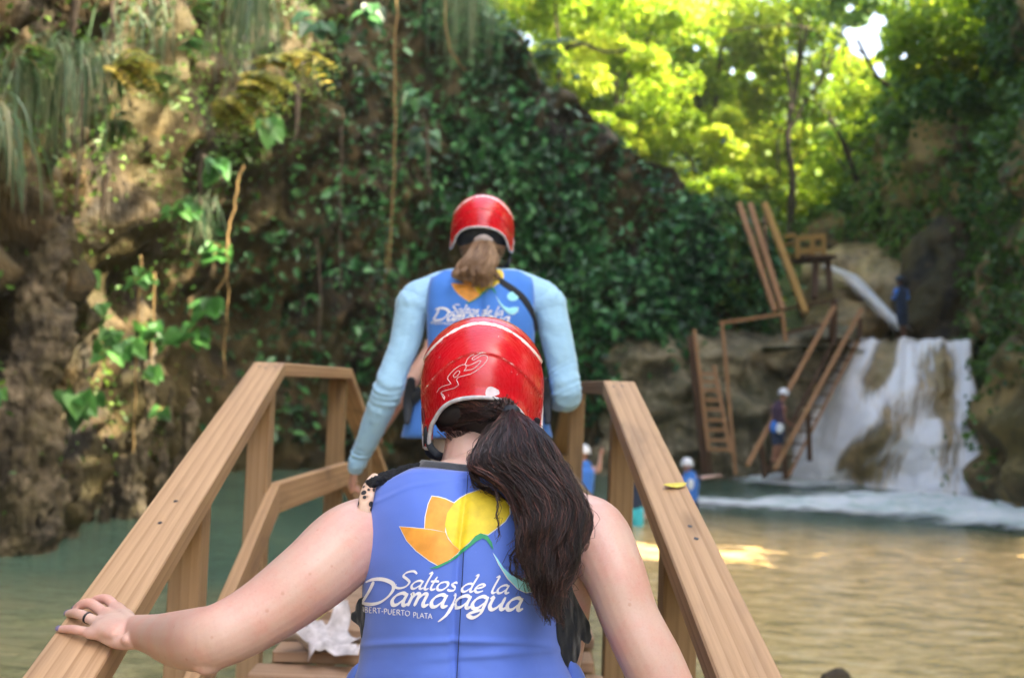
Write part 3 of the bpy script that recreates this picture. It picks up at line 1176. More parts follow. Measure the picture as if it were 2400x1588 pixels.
SKYGAP = [(2026, 100, 44), (2056, 52, 24), (1990, 20, 12), (2060, 165, 18), (2120, 130, 12), (1985, 75, 16), (1963, 112, 8), (1760, 178, 11), (1918, 170, 9), (1945, 180, 9), (1715, 168, 9), (2152, 95, 9), (1632, 113, 10), (1802, 356, 11), (1920, 405, 12), (1948, 425, 11)]


def open_view(C):
    """leaves standing in the gap of the canopy through which the sky shows"""
    Q = C - np.array(CAM)
    d = Q @ np.array(fwd)
    px = 1200 + (Q @ np.array(cr)) / d * FPX
    py = 794 - (Q @ np.array(cu)) / d * FPX
    k = np.ones(len(C), bool)
    for gx, gy, gr in SKYGAP:
        k &= ((px - gx) ** 2 + (py - gy) ** 2) > (gr * (0.85 + 0.3 * rng.random(len(C)))) ** 2
    return k


def make_tree(label, base, top, crown_c, crown_r, nclump, nleaf, mat, tr=0.16, limbs=5, lsize=(0.16, 0.3), spread=(1, 1, 0.8), group=None, gap=True):
    base = Vector(base)
    root = empty('broadleaf_tree', base, label, 'tree', group)
    mb = MB()
    tp = limb_path(base, top, 0, 0.05, 7)
    mb.add(tube(tp, [tr * (1 - 0.6 * i / 6) for i in range(7)], 10, None, 3))
    cc = Vector(crown_c)
    cl = []
    for k in range(nclump):
        v_ = Vector(rng.normal(size=3))
        v_.normalize()
        v_ *= crown_r * (0.35 + 0.65 * rng.random())
        cl.append((cc + Vector((v_.x * spread[0], v_.y * spread[1], v_.z * spread[2])), crown_r * rng.uniform(0.16, 0.36)))
    for k in range(limbs):
        s_ = tp[3 + k % 4]
        mb.add(tube(limb_path(s_, cl[k % len(cl)][0], -0.05, 0.12, 6), [tr * 0.5 * (1 - 0.14 * i) for i in range(6)], 7, None, 3))
    mb.build('trunk', M_bark, root)
    Cs, Ns, Rn = [], [], []
    per = nleaf // nclump
    for c_, r_ in cl:
        d_ = rng.normal(size=(per, 3))
        d_ /= np.linalg.norm(d_, axis=1, keepdims=True)
        rad = r_ * rng.random(per)[:, None] ** 0.45
        Cs.append(np.array(c_) + d_ * rad * np.array([1.25, 1.25, 0.7]))
        Ns.append(d_ * 0.5 + np.array([0, 0, 0.8]) + rng.normal(size=(per, 3)) * 0.5)
        Rn.append(np.clip(rng.normal(0.5 + rng.normal() * 0.18, 0.2, per), 0, 1))
    C, N, Q = np.concatenate(Cs), np.concatenate(Ns), np.concatenate(Rn)
    if gap:
        k = open_view(C)
        C, N, Q = C[k], N[k], Q[k]
    leaves('crown', C, N, rng.uniform(*lsize, len(C)), mat, root, 0.6, None, Q)
    return root


def ground_at(p):
    return Vector((p.x, p.y, hill_z(p.x, p.y)))


G_ = 'sunlit trees beyond the falls'
FOREST = [
    # px, py of the crown, distance, radius, clumps, leaves, label
    (1330, 90, 33, 2.8, 16, 5200, 'sunlit tree rising just right of the dark creeper at the top of the cliff'),
    (1490, 40, 36, 3.2, 18, 6500, 'yellow-green sunlit tree cut by the top edge above the cliff'),
    (1560, 260, 38, 2.7, 14, 5200, 'rounded sunlit tree directly above the creeper slope'),
    (1690, 90, 40, 3.6, 20, 8200, 'brightest yellow-green crown left of the sky gap'),
    (1660, 400, 35, 2.2, 12, 4200, 'small tree standing behind the tops of the leaning poles'),
    (1850, 230, 42, 3.4, 18, 7800, 'tall light green tree below the sky gap'),
    (1800, 420, 44, 2.8, 14, 5600, 'glowing green crown filling the notch over the poles'),
    (1960, 420, 47, 3.2, 16, 6400, 'yellow-green tree low in the notch beyond the upper falls'),
    (1960, 560, 44, 2.0, 10, 3400, 'low bright shrubby tree above the wooden platform'),
    (2120, 330, 37, 3.0, 18, 6200, 'shaded mid green tree right of the notch'),
    (1880, -40, 38, 3.0, 16, 5800, 'overhanging crown at the top edge left of the sky gap'),
    (2210, -10, 33, 3.0, 18, 6500, 'dark green crown at the top right corner side of the sky gap'),
    (2290, 230, 30, 2.5, 16, 5200, 'dark leaning tree over the right cliff'),
    (1400, 190, 42, 3.6, 18, 7000, 'broad pale tree filling the gap behind the small rim tree'),
    (1560, 140, 48, 4.2, 20, 8000, 'far hazy yellow crown deep behind the bright ones'),
    (1760, 300, 52, 4.5, 20, 8000, 'distant crown in the middle of the bright foliage'),
    (2080, 200, 44, 3.0, 18, 6000, 'mid green crown directly under the sky gap'),
    (2330, 110, 27, 2.6, 18, 6500, 'mid green shaded crown at the top right corner'),
    (2400, 260, 24.5, 1.9, 14, 5000, 'leafy bush cut by the right edge of the picture'),
    (2070, 430, 42, 2.6, 16, 5000, 'olive crown just right of the leaning dark trunk'),
    (2170, 470, 33, 1.8, 12, 3600, 'low green shrubby tree on the brown bank'),
    (1420, 330, 34, 1.6, 10, 2600, 'small tree with pale sun specks at the rim of the creeper cliff'),
]
for i, (px, py, d, r_, ncl, nl, lab) in enumerate(FOREST):
    c_ = W(px, py, d)
    b_ = ground_at(Vector((c_.x + random.uniform(-0.8, 0.8), c_.y + random.uniform(-1, 1), 0)))
    if c_.z - b_.z < 1.5:
        b_.z = c_.z - 2.5
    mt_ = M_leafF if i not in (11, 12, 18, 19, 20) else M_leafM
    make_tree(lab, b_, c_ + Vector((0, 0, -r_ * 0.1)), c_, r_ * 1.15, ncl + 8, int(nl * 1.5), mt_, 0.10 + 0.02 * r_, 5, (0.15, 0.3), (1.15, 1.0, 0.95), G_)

# bare limbs and trunks that cross the bright canopy
LIMBS = [
    ([(2010, 95), (2052, 175), (2085, 205), (2130, 255), (2190, 320), (2230, 400), (2245, 520)], 29, 0.11, 'dark limb slanting across the canopy from the sky gap to the right bank'),
    ([(1945, 280), (1975, 330), (2000, 400), (2020, 450), (2045, 500)], 33, 0.15, 'dark trunk leaning left at the right edge of the bright notch'),
    ([(2130, 70), (2160, 130), (2200, 200), (2235, 250), (2240, 330)], 28, 0.09, 'thin dark trunk in the shaded trees at upper right'),
    ([(1545, 20), (1520, 90), (1490, 150), (1470, 210)], 34, 0.09, 'thin brown trunk in the bright leaves left of the notch'),
    ([(1690, 75), (1850, 60), (1925, 90), (1925, 190)], 36, 0.06, 'thin branch arching under the sky gap'),
    ([(1855, 60), (1900, 150), (1905, 260), (1830, 300), (1825, 420)], 37, 0.05, 'twisting branch hanging in the light green canopy'),
    ([(2215, 60), (2245, 180), (2250, 330), (2240, 430)], 27, 0.16, 'mossy trunk standing on the right bank'),
]
for pts, d, r_, lab in LIMBS:
    P_ = [W(a, b, d + 0.4 * i) for i, (a, b) in enumerate(pts)]
    root = empty('leaning_tree', P_[-1], lab, 'tree')
    k_ = len(P_)
    mb = MB().add(tube(P_, [r_ * (0.45 + 0.55 * i / (k_ - 1)) for i in range(k_)], 9, None, 5))
    for q in range(4):
        s_ = P_[q % (k_ - 1)].lerp(P_[q % (k_ - 1) + 1], 0.5)
        e_ = s_ + Vector((random.uniform(-1.2, 1.2), random.uniform(-0.6, 0.6), random.uniform(0.2, 1.2)))
        mb.add(tube(limb_path(s_, e_, 0, 0.15, 5), [r_ * 0.35 * (1 - 0.18 * i) for i in range(5)], 6, None, 2))
    mb.build('trunk', M_bark, root)
    n = 260
    ii = rng.integers(0, k_, n)
    C = np.array([tuple(P_[a]) for a in ii]) + rng.normal(size=(n, 3)) * 0.55
    kk = open_view(C)
    leaves('crown', C[kk], rng.normal(size=(kk.sum(), 3)) + np.array([0, 0, 0.8]), rng.uniform(0.14, 0.24, kk.sum()), M_leafM, root)

# unseen rim trees added to break up the sun reaching the left cliff
for i, (x, y) in enumerate([(12.8, -2), (12.6, 16.5), (13.0, 20.0), (12.4, 23.0)]):
    dz_ = 6 * (y > 22)
    make_tree('unseen tall tree added on the right cliff rim to break up the sun', (x, y, 20.5 - dz_), (x + 0.2, y + 0.2, 24.0 - dz_), (x - 0.6, y, 24.4 - dz_), 4.0, 34, 4500, M_leafF, 0.2, 4, (0.4, 0.7), (1, 1, 0.9), 'added rim trees', False)
# unseen high-crowned trees added at right so sun slips under onto the shallows
for i, (x, y) in enumerate([(11.6, 1.6), (12.0, 4.2), (11.7, 10.9), (12.1, 13.4)]):  # crowns spaced to let a strip of sun onto the left cliff
    make_tree('unseen high-crowned tree added on the low right bank to steer the sun', (x, y, 1.2), (x + 0.3, y, 12.0), (x, y, 14.6), 5.6, 80, 9500, M_leafF, 0.26, 6, (0.45, 0.75), (0.85, 0.46, 1.3), 'added bank trees', False)
for i, (x, y) in enumerate([(10.9, 3.5), (11.2, 6.0), (10.8, 8.4), (11.3, 10.8), (10.9, 13.2)]):  # unseen low trees added to split that sun into finer dapples
    make_tree('unseen small tree added under the high crowns to dapple the sun', (x, y, 1.2), (x, y, 4.5), (x, y, 5.2), 2.6, 34, 5200, M_leafF, 0.08, 5, (0.12, 0.3), (1, 1, 1.35), 'added bank understory trees', False)


# --- hanging grasses
def grass_tuft(px, py, d, n, L, spread, label, mat=None, width=0.011, out=0.25, roots=False):
    o_ = W(px, py, d)
    root = empty('hanging_grass', o_, label, 'grass', 'grasses hanging from the cliff')
    V, F, A = [], [], []
    tc = (CAM - o_)
    tc.z = 0
    tc.normalize()
    for k in range(n):
        b = o_ + Vector(rng.normal(size=3)) * spread
        l = L * rng.uniform(0.45, 1.1)
        dirx = Vector((rng.normal() * out, rng.normal() * 0.2, rng.uniform(0.05, 0.4))) + tc * rng.uniform(0.0, out)
        p = b.copy()
        vel = dirx * l * 0.9
        seg = 8
        w_ = width * rng.uniform(0.6, 1.3)
        side = Vector((rng.normal(), rng.normal(), 0)).normalized()
        side = (cr * 0.9 + side * 0.5).normalized()
        base = len(V)
        sw = rng.normal() * 0.12
        for s in range(seg + 1):
            t_ = s / seg
            ww = w_ * (1 - t_ * 0.85)
            V.append(p + side * ww)
            V.append(p - side * ww)
            vel = vel * 0.80 + Vector((sw * 0.2, 0, -l * 0.35))
            st = vel.normalized() * (l / seg)
            p = p + st
        for s in range(seg):
            F.append((base + 2 * s, base + 2 * s + 1, base + 2 * s + 3, base + 2 * s + 2))
            A.append(0)
        rr_ = float(np.clip(rng.normal(0.5, 0.28), 0, 1))
        A[-seg:] = [rr_] * seg
    mesh_obj('blades', V, F, mat or M_grass, root, False, {'rnd': ('FACE', A)})
    if roots:
        mb = MB()
        for k in range(9):
            b = o_ + Vector((rng.normal() * spread * 1.6, rng.normal() * 0.1, -0.1))
            e = b + Vector((rng.normal() * 0.08, 0, -L * rng.uniform(0.9, 1.5)))
            mb.add(tube(limb_path(b, e, 0, 0.05, 6), [0.012, 0.012, 0.010, 0.009, 0.007, 0.004], 5, None, 2))
        mb.build('roots', M_root, root)
    return root


grass_tuft(140, 120, 10.6, 150, 1.25, 0.13, 'large tuft of grey-green grass with trailing roots at upper left', roots=True, out=0.35)
grass_tuft(60, 150, 10.2, 70, 0.9, 0.12, 'short grass tuft left of the large rooty tuft', out=0.3)
grass_tuft(225, 120, 11.0, 80, 1.0, 0.1, 'arching grass beside the large rooty tuft', out=0.5)
grass_tuft(590, -60, 12.0, 170, 1.35, 0.12, 'pale bundle of grass hanging straight down above the sunlit leaves', out=0.18)
grass_tuft(1100, -90, 17.5, 190, 2.1, 0.26, 'wide curtain of grass hanging from the top edge above the far helmet', out=0.15)
grass_tuft(-10, 260, 8.0, 60, 0.85, 0.07, 'broad grass blades hanging in at the left edge', None, 0.02, 0.5)
grass_tuft(480, 470, 12.6, 60, 0.7, 0.07, 'thin grass trailing below the broad leaves in the middle of the cliff', out=0.15)
grass_tuft(340, 20, 11.8, 60, 0.8, 0.2, 'sparse dry grass on the lip of the overhang', out=0.3)


# --- vines
def vine(pts, d, r, label, lit=None, leafy=0):
    P_ = [W(a, b, d) for a, b in pts]
    root = empty('hanging_vine', P_[-1], label, 'vine', 'vines hanging down the cliff')
    n = (len(P_) - 1) * 5 + 1
    q = catmull([tuple(p) for p in P_], n)
    q = [Vector(a) + Vector((nz(i * 0.7, d, 0, 1) * 0.035, 0, 0)) for i, a in enumerate(q)]
    tp_ = 0.80 if r >= 0.035 else 0.35
    MB().add(tube(q, [r * 0.8 * (1 - tp_ * i / n) * (1 + 0.25 * nz(i * 0.9, d, r * 99, 1)) for i in range(n)], 6, None, 1, smooth=False)).build('stem', lit or (M_root if r >= 0.03 else M_vine), root)
    if leafy:
        k = rng.integers(0, n, leafy)
        C = np.array([tuple(q[i]) for i in k]) + rng.normal(size=(leafy, 3)) * 0.12
        leaves('foliage', C, rng.normal(size=(leafy, 3)) + np.array([0, -0.8, 0.5]), rng.uniform(0.09, 0.17, leafy), M_leafD, root, 0.65)
    return root


vine([(930, -20), (925, 150), (926, 300), (921, 450), (915, 560), (912, 640)], 17, 0.028, 'long straight vine hanging left of the far helmet')
vine([(1042, -20), (1046, 80), (1062, 130), (1090, 165)], 16.5, 0.022, 'short curved vine swinging towards the hanging grass curtain')
vine([(570, 390), (556, 440), (545, 500), (532, 560), (530, 640), (503, 690)], 12.3, 0.020, 'pale vine catching the sun beside the cave mouth')
vine([(535, 560), (536, 680), (528, 780), (524, 890)], 12.6, 0.011, 'thin dark vine dropping past the bracket of big leaves')
vine([(478, 370), (470, 430), (468, 480)], 12.3, 0.05, 'thick grey root hanging in the middle of the left cliff')
vine([(250, 410), (240, 470), (238, 520)], 12.0, 0.045, 'thick brown root hanging under the overhang at left')
vine([(330, 600), (322, 780), (316, 960), (312, 1060)], 13.0, 0.017, 'thin vine hanging over the lower left rocks')
vine([(362, 640), (358, 760), (352, 900)], 13.2, 0.014, 'thin vine parallel to the one over the lower left rocks')
vine([(1000, 300), (1006, 420), (1010, 470)], 19, 0.05, 'blunt grey root under the hanging grass')
vine([(180, -20), (172, 60), (168, 110)], 11, 0.07, 'short thick trunk-like root at the top left')
vine([(265, -20), (262, 60), (268, 100)], 11.4, 0.04, 'straight root next to the thick one at the top left')
vine([(505, -10), (515, 80), (512, 150)], 11.8, 0.035, 'pinkish root left of the pale grass bundle')
vine([(740, 560), (750, 700), (745, 800)], 19.5, 0.03, 'dim vine in the dark of the cave')
vine([(800, 300), (795, 500), (800, 690)], 19.5, 0.03, 'dim vine right of the cave mouth', None, 40)
vine([(690, 200), (700, 260), (690, 330)], 15.5, 0.10, 'hanging tufa-crusted root above the cave')
vine([(905, 520), (903, 660), (890, 800)], 19, 0.02, 'leafy vine climbing left of the far person', None, 120)


# --- broad leaves and ferns
def leaf_plant(px, py, d, n, size, rad, label, mat, group=None, name='broadleaf_plant', droop=0.6):
    o_ = W(px, py, d)
    root = empty(name, o_, label, 'plant', group or 'broad-leaved plants on the cliff')
    V, F, A = [], [], []
    st = MB()
    for k in range(n):
        an = rng.uniform(0, 2 * math.pi)
        rr = rad * math.sqrt(rng.random())
        tip = o_ + cr * (math.cos(an) * rr) + Vector((0, 0, 1)) * (math.sin(an) * rr * 0.8) - fwd * rng.uniform(0.1, 0.35)
        s = size * rng.uniform(0.6, 1.15)
        nrm = (-fwd + Vector((0, 0, 0.8)) + Vector(rng.normal(size=3)) * 0.35).normalized()
        dn = (Vector((0, 0, -droop)) + cr * math.cos(an) * 0.5).normalized()
        ax = (dn - nrm * dn.dot(nrm)).normalized()
        sd = nrm.cross(ax)
        prof = [(-0.12, 0.16), (-0.18, 0.36), (0.0, 0.5), (0.25, 0.46), (0.55, 0.32), (0.85, 0.12), (1.0, 0.0)]
        b = len(V)
        V.append(tip)
        fold = 0.12
        for (a, w_) in prof:
            V.append(tip + ax * (a * s) + sd * (w_ * s) + nrm * (-a * a * 0.25 * s + w_ * fold * s))
        for (a, w_) in reversed(prof[:-1]):
            V.append(tip + ax * (a * s) - sd * (w_ * s) + nrm * (-a * a * 0.25 * s + w_ * fold * s))
        m_n = 13
        for i in range(1, m_n):
            F.append((b, b + i, b + i + 1))
            A.append(0)
        F.append((b, b + m_n, b + 1))
        rv = rng.random()
        A += [0]
        A[-13:] = [rv] * 13
        st.add(tube([o_, o_.lerp(tip, 0.5) + Vector((0, 0, 0.03)), tip], [0.006, 0.005, 0.004], 5, None, 2))
    mesh_obj('foliage', V, F, mat, root, False, {'rnd': ('FACE', A)})
    st.build('stem', M_vine, root)
    return root


BL = [
    (205, 935, 11.9, 12, 0.26, 0.20, 'bright green cluster of big leaves low on the left rocks'),
    (365, 865, 12.6, 5, 0.20, 0.08, 'single pale heart-shaped leaf spray beside the thin vine'),
    (285, 805, 12.6, 14, 0.22, 0.24, 'mid green leaf clump in the shade between the columns and vines'),
    (250, 735, 12.7, 8, 0.18, 0.16, 'small leaf clump above the shaded mid green one'),
    (360, 770, 12.9, 7, 0.18, 0.12, 'leaf clump right of the shaded thin vines'),
    (460, 780, 13.2, 10, 0.22, 0.18, 'leaf clump hanging under the dark cave edge'),
    (500, 715, 13.0, 9, 0.24, 0.14, 'bright leaves jutting towards the cave mouth'),
    (410, 800, 13.2, 8, 0.16, 0.12, 'small leaves left of the clump under the cave edge'),
    (520, 400, 12.6, 8, 0.26, 0.12, 'large drooping leaf on the overhang'),
    (440, 500, 12.6, 14, 0.18, 0.2, 'leaf clump at the end of the grey root'),
    (530, 590, 12.8, 10, 0.2, 0.14, 'leaves around the sunlit vine'),
    (385, 960, 13.6, 7, 0.16, 0.1, 'small blue-green leaves above the lit rocks'),
    (225, 640, 12.2, 7, 0.18, 0.10, 'leaves on top of the flowstone column'),
    (5, 920, 9.5, 6, 0.14, 0.07, 'leaves cut by the left edge of the picture'),
    (140, 620, 12.0, 8, 0.14, 0.12, 'small leaves beside the flowstone column'),
    (340, 660, 13.0, 9, 0.14, 0.2, 'scattered leaves in the dark gap under the overhang'),
    (980, 240, 20.5, 10, 0.35, 0.3, 'hanging leaf clump above the dark rock in the centre'),
    (1000, 330, 20.8, 12, 0.38, 0.35, 'larger leaf clump on the dark central rock'),
    (745, 60, 17.0, 9, 0.3, 0.3, 'leaf clump at the top beside the pale root'),
    (870, 50, 19.0, 8, 0.35, 0.3, 'dark leaf clump near the top of the long vine'),
    (640, 300, 14.0, 9, 0.24, 0.16, 'green leaves under the yellow fronds'),
]
for a in BL:
    leaf_plant(a[0], a[1], a[2], a[3], a[4], a[5], a[6], M_leafB if a[2] < 16 else M_leafD)


def fern(px, py, d, n, L, label, mat, dirs=None):
    """arching fronds with leaflets either side"""
    o_ = W(px, py, d)
    root = empty('fern', o_, label, 'fern', 'ferns on the cliff')
    C, N, S, U, A = [], [], [], [], []
    st = MB()
    for k in range(n):
        an = rng.uniform(-0.5, 1.2) if dirs is None else rng.uniform(*dirs)
        l = L * rng.uniform(0.6, 1.1)
        p0 = o_ + Vector(rng.normal(size=3)) * 0.05
        p2 = p0 + cr * (math.cos(an) * l) + Vector((0, 0, math.sin(an) * l * 0.5 - rng.uniform(0.05, 0.7) * l)) - fwd * (rng.uniform(0.0, 0.5) * l)
        p1 = p0.lerp(p2, 0.5) + Vector((0, 0, 0.22 * l))
        q = catmull([tuple(p0), tuple(p1), tuple(p2)], 15)
        st.add(tube([Vector(a) for a in q[::3]], [0.006, 0.005, 0.004, 0.003, 0.002], 4, None, 1))
        rv = rng.random()
        for i in range(2, 15):
            ax = Vector(q[i] - q[i - 1]).normalized()
            sd = ax.cross(Vector((0, -0.5, 1))).normalized()
            w_ = l * 0.17 * math.sin(math.pi * min(1, (i + 2) / 16.0)) + 0.02
            for sg in (-1, 1):
                C.append(Vector(q[i]) + sd * (sg * w_ * 0.5) + Vector((0, 0, -0.015)))
                U.append(sd * sg + ax * 0.5)
                N.append(Vector((0, -0.55, 0.9)) + Vector(rng.normal(size=3)) * 0.2)
                S.append(w_ * 1.15)
                A.append(min(1, max(0, rv + rng.normal() * 0.12)))
    leaves('foliage', [tuple(c) for c in C], [tuple(c) for c in N], S, mat, root, 0.42, np.array([tuple(u) for u in U]), np.array(A))
    st.build('stem', M_vine, root)


fern(560, 200, 11.2, 16, 0.62, 'sunlit golden fern fronds jutting out under the pale grass', M_leafY, (-0.7, 0.9))
fern(600, 150, 11.6, 7, 0.95, 'long yellow fronds reaching right towards the dark rock', M_leafY, (-0.1, 0.5))
fern(530, 240, 11.4, 12, 0.45, 'golden fern hanging below the sunlit fronds', M_leafY, (-1.8, -0.6))
fern(270, 160, 10.8, 18, 0.55, 'olive fern beside the rooty grass tuft', M_leafY, (-0.6, 0.6))
fern(330, 190, 11.0, 16, 0.5, 'olive-green fern in the middle of the overhang', M_leafM, (-1.2, 0.5))
fern(280, 290, 11.2, 12, 0.4, 'grey-green fern under the olive ones', M_leafM, (-2.0, -0.3))
fern(430, 100, 11.8, 10, 0.4, 'dark fern between the roots at the top', M_leafB, (-0.8, 0.9))
fern(450, 20, 11.8, 10, 0.4, 'fern cut by the top edge at left', M_leafM, (-0.8, 0.9))
fern(60, 120, 10.0, 10, 0.4, 'fern at the left edge above the broad grass blades', M_leafM, (-0.8, 0.9))
fern(1250, 130, 20, 14, 0.9, 'fern beside the grass curtain at the cliff rim', M_leafM, (-1.0, 1.0))
# ------------------------------------------------------------------ the wooden footbridge
Z = Vector((0, 0, 1))


def board(name, p0, p1, w, h, mat, parent, side=None, bev=0.004, ext=0.0, top=True):
    """squared timber from p0 to p1 (points on the middle of its top face), w across, h deep"""
    p0, p1 = Vector(p0), Vector(p1)
    x = (p1 - p0).normalized()
    p0, p1 = p0 - x * ext, p1 + x * ext
    s = Vector(side) if side is not None else Z.cross(x)
    y = (s - x * s.dot(x)).normalized()
    z = x.cross(y)
    if z.z < -1e-6:
        y, z = -y, -z
    L = (p1 - p0).length
    V, F = box((0, 0, 0), L, w, h, None, bev)
    o = mesh_obj(name, V, F, mat, None, smooth=False)
    mw = Matrix((x, y, z)).transposed().to_4x4()
    mw.translation = (p0 + p1) / 2 - (z * (h / 2) if top else Vector((0, 0, 0)))
    if parent is not None:
        o.parent = parent
        o.matrix_parent_inverse = Matrix.Identity(4)
        o.matrix_basis = Matrix.Translation(-Vector(PLOC[parent.name])) @ mw
    else:
        o.matrix_world = mw
    return o


M_woodl = wood_mat('post_lumber', (0.42, 0.28, 0.165), (0.26, 0.155, 0.075), (0.12, 0.08, 0.05), 26, 0.75, 0.5)
bridge = empty('wooden_footbridge', (-0.25, 4.6, 0.0), 'wooden footbridge of new lumber with stairs, handrails and board treads', 'bridge')
# rail lines (middle of the top face)
Lr_apex, Lr_near = W(632, 848, 4.15), W(135, 1588, 1.78)
Rr_apex, Rr_near = W(1451, 892, 3.80), W(1760, 1588, 1.77)
Ldir, Rdir = (Lr_near - Lr_apex), (Rr_near - Rr_apex)
Lr_end = Lr_apex + Ldir * 1.62
Rr_end = Rr_apex + Rdir * 1.62
Lr_far = W(800, 868, 5.35)
Lr_far.z = Lr_apex.z
Rr_far = Vector((Rr_apex.x, 5.95, Rr_apex.z))
side_x = Vector((1, 0, 0))
railL = board('top_rail', Lr_end, Lr_apex, 0.128, 0.060, M_wood, bridge, side_x)
railR = board('top_rail', Rr_end, Rr_apex, 0.120, 0.060, M_wood, bridge, side_x)
board('top_rail', Lr_apex + Vector((0, 0.002, -0.001)), Lr_far, 0.120, 0.055, M_wood, bridge, side_x)
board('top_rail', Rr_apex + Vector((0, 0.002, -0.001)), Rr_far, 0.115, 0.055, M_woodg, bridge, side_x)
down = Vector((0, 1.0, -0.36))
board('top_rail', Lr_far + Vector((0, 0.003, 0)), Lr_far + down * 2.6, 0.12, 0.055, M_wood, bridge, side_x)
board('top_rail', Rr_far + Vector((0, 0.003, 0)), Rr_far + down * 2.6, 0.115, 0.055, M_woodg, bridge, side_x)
# mid rails stand on edge
MDZ = 0.50


def midrail(a, b, mat=M_wood, dx=0.0):
    return board('mid_rail', a + Vector((dx, 0, -MDZ)), b + Vector((dx, 0, -MDZ)), 0.042, 0.125, mat, bridge, side_x)


midrail(Lr_end, Lr_apex, M_wood, 0.045)
midrail(Lr_apex + Vector((0, 0.003, 0)), Lr_far, M_wood, 0.045)
midrail(Lr_far + Vector((0, 0.006, 0)), Lr_far + down * 2.6, M_wood, 0.045)
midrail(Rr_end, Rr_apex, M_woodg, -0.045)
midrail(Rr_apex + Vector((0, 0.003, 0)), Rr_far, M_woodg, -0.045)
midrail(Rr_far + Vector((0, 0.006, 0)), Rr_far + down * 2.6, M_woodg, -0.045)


def post(x, y, ztop, zbot=-1.3, w=0.088, mat=M_woodg):
    return board('post', (x, y, ztop), (x, y, zbot), w, w, mat, bridge, side_x, 0.004, 0, False)


def rail_at(a, b, t):
    return a.lerp(b, t)


DECK = 0.90
for t_ in (0.06, 0.37, 0.665, 0.985):
    p = rail_at(Lr_end, Lr_apex, t_)
    post(p.x - 0.012, p.y, p.z - 0.075, mat=M_woodl)
for t_ in (0.06, 0.30, 0.62, 0.985):
    p = rail_at(Rr_end, Rr_apex, t_)
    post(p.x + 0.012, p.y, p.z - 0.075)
for p, sg in ((Lr_far, -1), (Rr_far, 1)):
    post(p.x + 0.012 * sg, p.y, p.z - 0.060)
    q = p + down * 1.2
    post(q.x + 0.012 * sg, q.y, q.z - 0.075)
    q = p + down * 2.5
    post(q.x + 0.012 * sg, q.y, q.z - 0.075)

# stringers and treads
xl, xr = -0.76, 0.38


def deck_z(y):
    y0, y1 = Rr_apex.y, Rr_far.y
    za = Rr_apex.z - DECK
    sl = (Rr_apex.z - Rr_near.z) / (Rr_apex.y - Rr_near.y)
    if y < y0:
        return za - (y0 - y) * sl
    if y < y1:
        return za
    return za - (y - y1) * 0.36


for x in (xl + 0.02, xr - 0.02, -0.2):
    board('stringer', (x, 0.0, deck_z(0.0) - 0.075), (x, Rr_apex.y, deck_z(Rr_apex.y) - 0.075), 0.045, 0.22, M_woodg, bridge, side_x)
    board('stringer', (x, Rr_apex.y + 0.004, deck_z(Rr_apex.y) - 0.075), (x, Rr_far.y, deck_z(Rr_far.y) - 0.075), 0.045, 0.22, M_woodg, bridge, side_x)
    board('stringer', (x, Rr_far.y + 0.004, deck_z(Rr_far.y) - 0.075), (x, 8.0, deck_z(8.0) - 0.075), 0.045, 0.22, M_woodg, bridge, side_x)
y = 0.05
k = 0
while y < 8.0:
    if k == 14:
        y += 0.05
    z = deck_z(y + 0.07) + random.uniform(-0.004, 0.004)
    jl, jr = random.uniform(-0.03, 0.04), random.uniform(-0.03, 0.03)
    za, zb = deck_z(y) - deck_z(y + 0.07), 0
    board('tread', (xl + jl, y + 0.069, z), (xr + jr, y + 0.069, z + random.uniform(-0.003, 0.003)), 0.138, 0.038, M_plank, bridge, (0, 1, 0))
    y += 0.150 + random.uniform(0, 0.006)
    k += 1
print('treads', k * 2)

# nail heads and a split on the top rails: small dark discs flush with the wood
def rail_frame(a, b):
    x = (b - a).normalized()
    yv = (side_x - x * side_x.dot(x)).normalized()
    z = x.cross(yv)
    if z.z < 0:
        z = -z
    return x, yv, z


LX, LY, LZ = rail_frame(Lr_end, Lr_apex)
RX, RY, RZ = rail_frame(Rr_end, Rr_apex)


def on_left_rail(px, py, h=0.0):
    return ray_plane(px, py, Lr_apex, LZ) + LZ * h if h == 0 else ray_plane(px, py, Lr_apex + LZ * h, LZ)


def on_right_rail(px, py, h=0.0):
    return ray_plane(px, py, Rr_apex + RZ * h, RZ)


for (px, py, fn, fr) in [(412, 1173, on_left_rail, (LX, LY, LZ)), (375, 1224, on_left_rail, (LX, LY, LZ)), (608, 858, on_left_rail, (LX, LY, LZ)), (622, 862, on_left_rail, (LX, LY, LZ)), (644, 858, on_left_rail, (LX, LY, LZ)),
                     (1617, 1232, on_right_rail, (RX, RY, RZ)), (1632, 1261, on_right_rail, (RX, RY, RZ)), (1438, 905, on_right_rail, (RX, RY, RZ)), (1458, 904, on_right_rail, (RX, RY, RZ))]:
    p = fn(px, py, 0.0015)
    rm = Matrix(fr).transposed()
    r_ = 0.0055 if py > 1000 else 0.006
    V_ = []
    nn = 12
    for i in range(nn):
        an = 2 * math.pi * i / nn
        V_.append(p + rm @ Vector((math.cos(an) * r_ * 1.5 * random.uniform(0.8, 1.2), math.sin(an) * r_ * random.uniform(0.8, 1.2), 0)))
    o = mesh_obj('nail_hole', V_, [tuple(range(nn))], M_nail, bridge, False)

